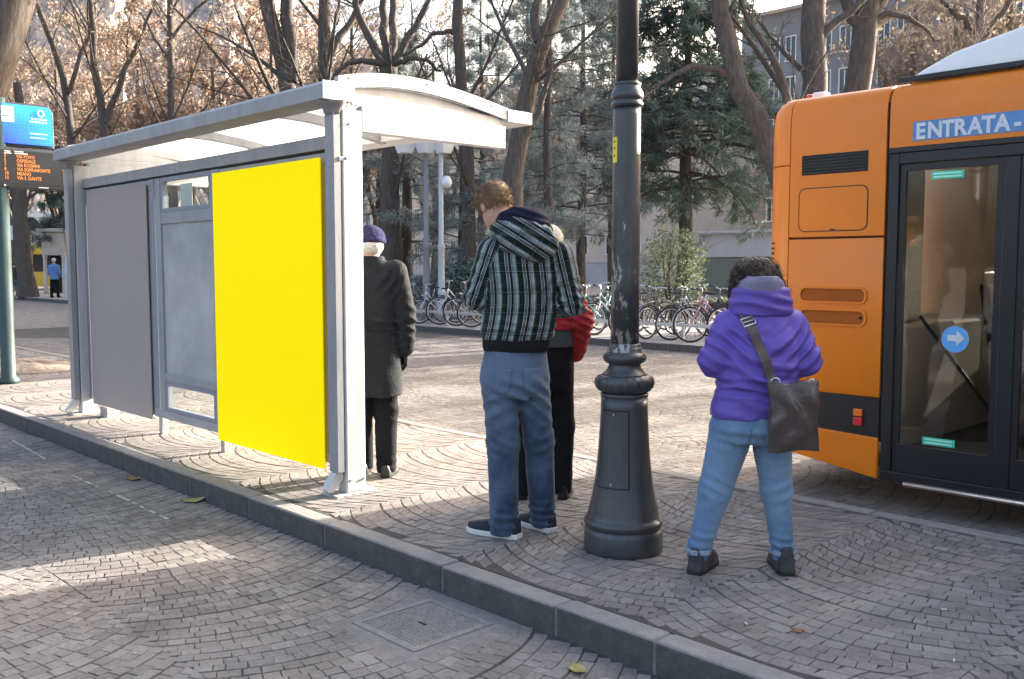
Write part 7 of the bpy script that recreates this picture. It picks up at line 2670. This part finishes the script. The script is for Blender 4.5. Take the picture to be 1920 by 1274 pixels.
# ------------------------------------------------------------------ the stop display at the left edge
ds = thing('departure_display', 'blue information sign above an amber departures display on a green pole', 'display', (-12.8, 3.50, 0))
M_GREEN = mat('dark_green_pole', (0.028, 0.055, 0.055), 0.45, var=0.15, vscale=6)
M_CASE = mat('dark_grey_case', (0.055, 0.062, 0.068), 0.45)
M_SCREEN = mat('black_screen', (0.035, 0.038, 0.042), 0.3, spec=0.4)
M_AMBER = mat('amber_leds', (0.3, 0.1, 0.02), 0.6, emit=(1.0, 0.33, 0.07), estr=0.20)
MB().lathe([(0.125, 0.0), (0.125, 0.05), (0.085, 0.09), (0.08, 3.5)], 20, (0, 0.10)).build('pole', M_GREEN, ds, smooth=True)
MB().box(-0.10, 0.095, -0.95, 0.95, -0.245 + 2.66, 0.245 + 2.66).build('case', M_CASE, ds, bevel=0.03, seg=3)
MB().box(0.096, 0.104, -0.86, 0.88, 2.455, 2.865).build('screen', M_SCREEN, ds)
R90 = (rad(90), 0, rad(90))
for k, (l, tx) in enumerate((('3', 'VIA POVO'), ('5', 'OSPEDALE'), ('7', 'VIA ROSMINI'), ('8', 'VIA SOPRAMONTE'), ('10', 'MEANO'), ('12', 'VIA S. DANTE'))):
    zz = 2.775 - k * 0.052
    text_mesh(tx, 0.058, M_AMBER, ds, 'led_line', (0.106, 0.255, zz), R90, bold=0.0006, sx=0.80)
    text_mesh(l, 0.058, M_AMBER, ds, 'led_number', (0.106, 0.115, zz), R90, bold=0.0006, sx=0.80)
    text_mesh("%d'" % (2 + 3 * k), 0.052, M_AMBER, ds, 'led_minutes', (0.106, 0.79, zz - 0.02), R90, bold=0.0006, sx=0.75)
M_PRINT = mat('white_print', (0.62, 0.63, 0.64), 0.6)
for y0, y1, z in ((0.12, 0.19, 2.845), (0.12, 0.20, 2.822), (0.235, 0.34, 2.847), (0.235, 0.385, 2.824)):
    MB().box(0.1045, 0.106, y0, y1, z, z + 0.014).build('header_print', M_PRINT, ds)
for y in (0.115, 0.91):
    MB().lathe([(0.012, 0), (0.012, 0.012)], 12).build('bolt', M_PRINT, ds).matrix_local = Matrix.Translation((0.096, y, 2.44)) @ Matrix.Rotation(rad(90), 4, 'Y')
MB().box(0.0955, 0.098, 0.50, 0.62, 2.425, 2.437).build('maker_plate', M_PRINT, ds)


def sign_blue():
    m = bpy.data.materials.new('blue_gradient_print')
    nt, N, L, b = nodes_of(m)
    tc = N.new('ShaderNodeTexCoord')
    sx = N.new('ShaderNodeSeparateXYZ')
    L.new(tc.outputs['Object'], sx.inputs[0])
    # printed design: violet-blue lower left to cyan upper right with a grid of darker dots
    f = math_node(N, L, 'ADD', math_node(N, L, 'MULTIPLY', sx.outputs[1], 0.9), math_node(N, L, 'MULTIPLY', math_node(N, L, 'SUBTRACT', sx.outputs[2], 2.95), 1.2))
    c = ramp_node(N, L, f, [(0.15, (0.02, 0.045, 0.55)), (0.55, (0.02, 0.19, 0.72)), (0.95, (0.02, 0.38, 0.80))])
    du = math_node(N, L, 'ADD', sx.outputs[1], sx.outputs[2])
    dv = math_node(N, L, 'SUBTRACT', sx.outputs[1], sx.outputs[2])
    a = math_node(N, L, 'SINE', math_node(N, L, 'MULTIPLY', du, 75.0))
    bb_ = math_node(N, L, 'SINE', math_node(N, L, 'MULTIPLY', dv, 75.0))
    dot = math_node(N, L, 'GREATER_THAN', math_node(N, L, 'MULTIPLY', a, bb_), 0.55)
    c = mix_node(N, L, math_node(N, L, 'MULTIPLY', dot, 0.5), c, (0.01, 0.09, 0.42))
    L.new(c, b.inputs['Base Color'])
    b.inputs['Roughness'].default_value = 0.4
    L.new(c, b.inputs['Emission Color'])
    b.inputs['Emission Strength'].default_value = 0.10
    return m


bs = MB().prism([(-0.72, 2.955), (0.70, 2.955), (0.70, 3.36), (0.655, 3.43), (-0.68, 3.43), (-0.72, 3.36)], 0.03, 0.075, 'x').build('info_sign', sign_blue(), ds)
MB().prism([(-0.75, 2.925), (0.73, 2.925), (0.73, 3.37), (0.67, 3.46), (-0.69, 3.46), (-0.75, 3.37)], -0.07, 0.028, 'x').build('sign_box', M_CASE, ds, bevel=0.01)
MB().box(0.0755, 0.078, -0.55, 0.255, 3.21, 3.40).build('white_field', M_LETTER, bs)
MB().box(0.0785, 0.080, -0.40, 0.20, 3.275, 3.290).build('blue_rule', M_BLUE, bs)
M_CYAN = mat('pale_cyan_print', (0.45, 0.78, 0.92), 0.5)
MB().torus((0.078, 0.56, 3.345), 0.036, 0.013, 'x', 24, 6).build('ring_emblem', M_CYAN, bs)
for y0, y1, z, hh in ((0.45, 0.64, 3.262, 0.022), (0.43, 0.64, 3.225, 0.024), (0.43, 0.64, 3.085, 0.016), (0.43, 0.62, 3.035, 0.016)):
    x = y0
    while x < y1:
        ww = rg.uniform(0.014, 0.03)
        MB().box(0.0755, 0.0775, x, min(x + ww, y1), z, z + hh).build('small_print', M_CYAN, bs)
        x += ww + 0.006

# ------------------------------------------------------------------ the far left: opposite pavement
ym = thing('yellow_bus', 'distant yellow bus passing at the far left behind the street tree', 'bus', (*site(-27.6, 66), ZR), rad(YAW + 8))
M_YB = mat('yellow_bus_paint', (0.72, 0.48, 0.06), 0.4, coat=0.2)
MB().box(-5.0, 4.0, 0, 2.4, 0.35, 1.25).build('lower_body', M_YB, ym, bevel=0.04)
MB().box(-5.0, 4.0, 0.03, 2.37, 2.3, 2.95).build('roof', M_YB, ym, bevel=0.08)
MB().box(-4.95, 3.95, 0.06, 2.34, 1.252, 2.298).build('window_band', M_DPANE, ym)
for k in range(7):
    MB().box(-4.98 + k * 1.48, -4.88 + k * 1.48, 0.03, 2.36, 1.252, 2.298).build('pillar', M_YB, ym)
for x in (-3.4, 2.4):
    MB().torus((x, 0.12, 0.45), 0.32, 0.14, 'y', 24, 8).build('wheel', M_TYRE, ym, smooth=True)
M_STONEW = mat('pale_stone', (0.56, 0.50, 0.45), 0.9, var=0.12, vscale=2)
gp_ = thing('gate_pier', 'small stone gatehouse with columns beside the far street tree', 'gatehouse', (*site(-25.75, 57), 0), rad(YAW))
MB().box(-0.6, 0.6, 0, 1.2, 2.05, 3.3).build('upper_block', M_STONEW, gp_, bevel=0.03)
MB().box(-0.8, 0.8, -0.2, 1.4, 3.302, 3.5).build('cornice', M_STONEW, gp_, bevel=0.03)
for x in (-0.5, 0.5):
    MB().lathe([(0.13, 0), (0.11, 0.2), (0.10, 1.9), (0.14, 2.048)], 14, (x, 0.15)).build('column', M_STONEW, gp_, smooth=True)
MB().box(-0.38, 0.38, 0.5, 1.0, 0, 2.048).build('doorway', M_DARK, gp_)
dome = MB().lathe([(0.62, 3.50), (0.58, 3.75), (0.42, 4.0), (0.2, 4.12), (0.03, 4.16)], 20, (0, 0.6)).build('dome', M_CASE, gp_, smooth=True)
ar = thing('arcade', 'long low white building with round arches at far left', 'building', (*site(-27.5, 95), 0), rad(YAW))
MB().box(-12, 9, 0.4, 8, 0, 6.4).build('wall', mat('white_render', (0.70, 0.69, 0.67), 0.9, var=0.06, vscale=0.5), ar)
MB().box(-12.4, 9.4, -0.1, 8.4, 4.1, 4.5).build('cornice', M_PLINTH, ar)
for k in range(7):
    x = -10.5 + k * 2.9
    pts = [(x - 0.9, 4.6), (x + 0.9, 4.6)] + [(x + 0.9 * math.cos(PI * i / 12), 4.9 + 0.9 * math.sin(PI * i / 12)) for i in range(13)]
    MB().prism(pts, 0.30, 0.395, 'y').build('arch_window', M_DPANE, ar)
np_sign = thing('traffic_sign', 'white square no-stopping sign with red ring on a thin pole at far left', 'sign', (*site(-27.95, 49), 0), rad(YAW))
MB().tube([(0, 0, 0), (0, 0, 3.35)], 0.035, 10).build('pole', M_LPOLE, np_sign, smooth=True)
MB().lathe([(0.35, 0), (0.35, 0.08), (0.05, 0.12)], 14).build('foot', M_LPOLE, np_sign)
pl = MB().box(-0.32, 0.32, -0.045, -0.036, 2.65, 3.30).build('plate', M_LETTER, np_sign)
MB().torus((0, -0.048, 3.0), 0.19, 0.035, 'y', 24, 5).build('red_ring', M_RED, pl)
wb = thing('vending_box', 'white boxy stand with legs on the far pavement near the shelter end', 'stand', (*site(-25.1, 50), 0), rad(YAW))
MB().box(-0.06, 0.32, 0, 0.5, 1.0, 1.95).build('cabinet', M_LETTER, wb, bevel=0.03)
MB().box(-0.16, -0.07, 0.1, 0.2, 0, 1.6).build('post', M_LETTER, wb, bevel=0.01)
for x in (0.0, 0.25):
    MB().box(x, x + 0.05, 0.2, 0.25, 0, 0.998).build('leg', M_LPOLE2, wb)


def far_person(label, loc, top, bot, hairc, h=1.75):
    T = thing('person', label, 'person', (loc[0], loc[1], 0), rad(YAW), 'passers-by on the far pavement')
    k = h / 1.75

    def bodyf(P):
        P = P / k
        d = head_d(P, (0, 0, 1.62), 0.6, 0.1)
        d = smin(d, cone(P, (0, 0, 1.45), (0, 0, 1.55), 0.06, 0.055), 0.03)
        d = smin(d, loft(P, [(0.9, 0, 0, 0.15, 0.11), (1.1, 0, 0, 0.14, 0.10), (1.35, 0, 0, 0.18, 0.11), (1.46, 0, 0, 0.09, 0.08)]), 0.03)
        for s in (-1, 1):
            d = smin(d, cone(P, (s * 0.18, 0, 1.38), (s * 0.24, 0.02, 1.10), 0.05, 0.042), 0.03)
            d = smin(d, cone(P, (s * 0.24, 0.02, 1.10), (s * 0.22, 0.14, 0.92), 0.042, 0.03), 0.02)
            d = smin(d, cone(P, (s * 0.085, 0, 0.90), (s * 0.10, 0.04 * s, 0.5), 0.085, 0.06), 0.03)
            d = smin(d, cone(P, (s * 0.10, 0.04 * s, 0.5), (s * 0.11, 0.08 * s, 0.06), 0.06, 0.045), 0.03)
        return d
    garment('body', bodyf, (-0.35, -0.2, 0.0), (0.35, 0.28, 1.82 * k), 0.022, M_SKIN, T)

    def topf(P):
        P = P / k
        d = loft(P, [(0.80, 0, 0, 0.19, 0.14), (1.1, 0, 0, 0.175, 0.13), (1.36, 0, 0, 0.205, 0.135), (1.49, 0, 0, 0.10, 0.09)])
        for s in (-1, 1):
            d = smin(d, cone(P, (s * 0.18, 0, 1.38), (s * 0.24, 0.02, 1.10), 0.072, 0.062), 0.03)
            d = smin(d, cone(P, (s * 0.24, 0.02, 1.10), (s * 0.22, 0.13, 0.94), 0.062, 0.05), 0.02)
        return d
    garment('jacket', topf, (-0.37, -0.22, 0.75 * k), (0.37, 0.26, 1.55 * k), 0.02, top, T)

    def legf(P):
        P = P / k
        d = loft(P, [(0.74, 0, 0, 0.16, 0.12), (0.92, 0, 0, 0.165, 0.125)])
        for s in (-1, 1):
            d = smin(d, cone(P, (s * 0.085, 0, 0.85), (s * 0.10, 0.04 * s, 0.5), 0.098, 0.076), 0.03)
            d = smin(d, cone(P, (s * 0.10, 0.04 * s, 0.5), (s * 0.11, 0.08 * s, 0.05), 0.076, 0.062), 0.03)
            d = np.minimum(d, cone(P, (s * 0.11, 0.04 + 0.08 * s, 0.035), (s * 0.12, 0.19 + 0.08 * s, 0.03), 0.042, 0.035))
        return d
    garment('trousers', legf, (-0.26, -0.2, -0.02), (0.26, 0.36, 0.95 * k), 0.02, bot, T)
    garment('hair', lambda P: (lambda q: np.maximum(ell(q, (0, -0.02, 0.03), (0.092, 0.105, 0.095)), -0.05 - q[:, 2]))(headspace(P / k, (0, 0, 1.62), 0.6, 0.1)), (-0.14, -0.16, 1.45 * k), (0.14, 0.14, 1.80 * k), 0.014, hairc, T)


M_BLUEJ = mat('blue_anorak', (0.10, 0.20, 0.42), 0.8, var=0.2, vscale=12)
far_person('passer-by in blue jacket and dark trousers on the far pavement at left', site(-25.72, 49.0), M_BLUEJ, M_TROU, M_WHAIR, 1.85)
far_person('dark-haired passer-by in grey coat under the far traffic sign', site(-27.65, 53.0), M_GREYH, M_JEAN1, M_HAIR2, 1.68)
# parked bicycles by the far street tree
for b_, c, lb in ((-27.0, 'blue', 'blue bicycle leaning right of the far street tree at left'), (-27.9, 'red', 'red bicycle parked left of the far street tree')):
    o = copy_tree(bk0)
    x, y = site(b_, 56)
    o.location = (x, y, 0)
    o.rotation_euler = (0, rad(5), rad(YAW + 90))
    o['label'] = lb
    o['group'] = 'bicycles by the far street tree'
    for ch in o.children:
        if ch.name.split('.')[0] in ('frame', 'fork'):
            ch.material_slots[0].material = FR[c]

# ------------------------------------------------------------------ fallen leaves
M_DEAD = mat('dead_leaf', (0.26, 0.13, 0.05), 0.8, var=0.3, vscale=30)
M_DEADY = mat('yellowed_leaf', (0.32, 0.28, 0.10), 0.8, var=0.3, vscale=30)


def fallen(label, x, y, z, s, a, m):
    pts = []
    V, F = [], []
    n = 9
    for i in range(n):
        t = i / (n - 1)
        wdt = math.sin(PI * t ** 0.8) * 0.34 * (1 + 0.25 * math.cos(9 * t))
        V += [(s * (t - 0.5), -s * wdt, 0.006 + 0.25 * s * abs(t - 0.5) ** 1.5 + 0.02 * s), (s * (t - 0.5), 0, 0.004 + 0.12 * s * (1 - abs(t - .5))), (s * (t - 0.5), s * wdt, 0.010 + 0.3 * s * abs(t - 0.45) ** 1.5)]
    for i in range(n - 1):
        o = 3 * i
        F += [(o, o + 3, o + 4, o + 1), (o + 1, o + 4, o + 5, o + 2)]
    T = thing('fallen_leaf', label, 'leaf', (x, y, z), a, 'fallen leaves')
    np_obj('blade', V, np.array(F), m, T, smooth=True)
    MB().tube([(-0.5 * s, 0, 0.008), (-0.72 * s, 0.03 * s, 0.012)], 0.0022, 4).build('stalk', m, T)


fallen('curled brown leaf on the road against the kerb, farther one', -6.95, 2.78, ZR, 0.13, 0.4, M_DEAD)
fallen('curled brown leaf on the road against the kerb, nearer one', -6.02, 2.80, ZR, 0.15, 1.2, M_DEADY)
fallen('yellow-green leaf on the road at the bottom edge', -2.42, 2.68, ZR, 0.10, 2.6, M_DEADY)
fallen('small reddish leaf on the pavement at lower right', -1.86, 3.36, 0.0, 0.045, 0.3, M_DEAD)

# cigarette ends and paper scraps on the pavement
M_BUTT = mat('paper_scrap', (0.62, 0.60, 0.56), 0.9)
for x, y, a, lb in ((-1.55, 4.02, 0.5, 'white cigarette end on the pavement right of the woman'), (-1.32, 3.52, 1.9, 'white cigarette end on the pavement at lower right'),
                    (-2.05, 3.28, 2.5, 'white cigarette end on the pavement near the kerb below the woman')):
    c_ = thing('cigarette_end', lb, 'cigarette end', (x, y, 0.004), a, 'litter on the pavement')
    MB().tube([(-0.016, 0, 0.003), (0.006, 0, 0.003)], 0.0038, 7).build('paper', M_BUTT, c_)
    MB().tube([(0.0062, 0, 0.003), (0.014, 0, 0.0034)], 0.0036, 7).build('filter', M_DEAD, c_)
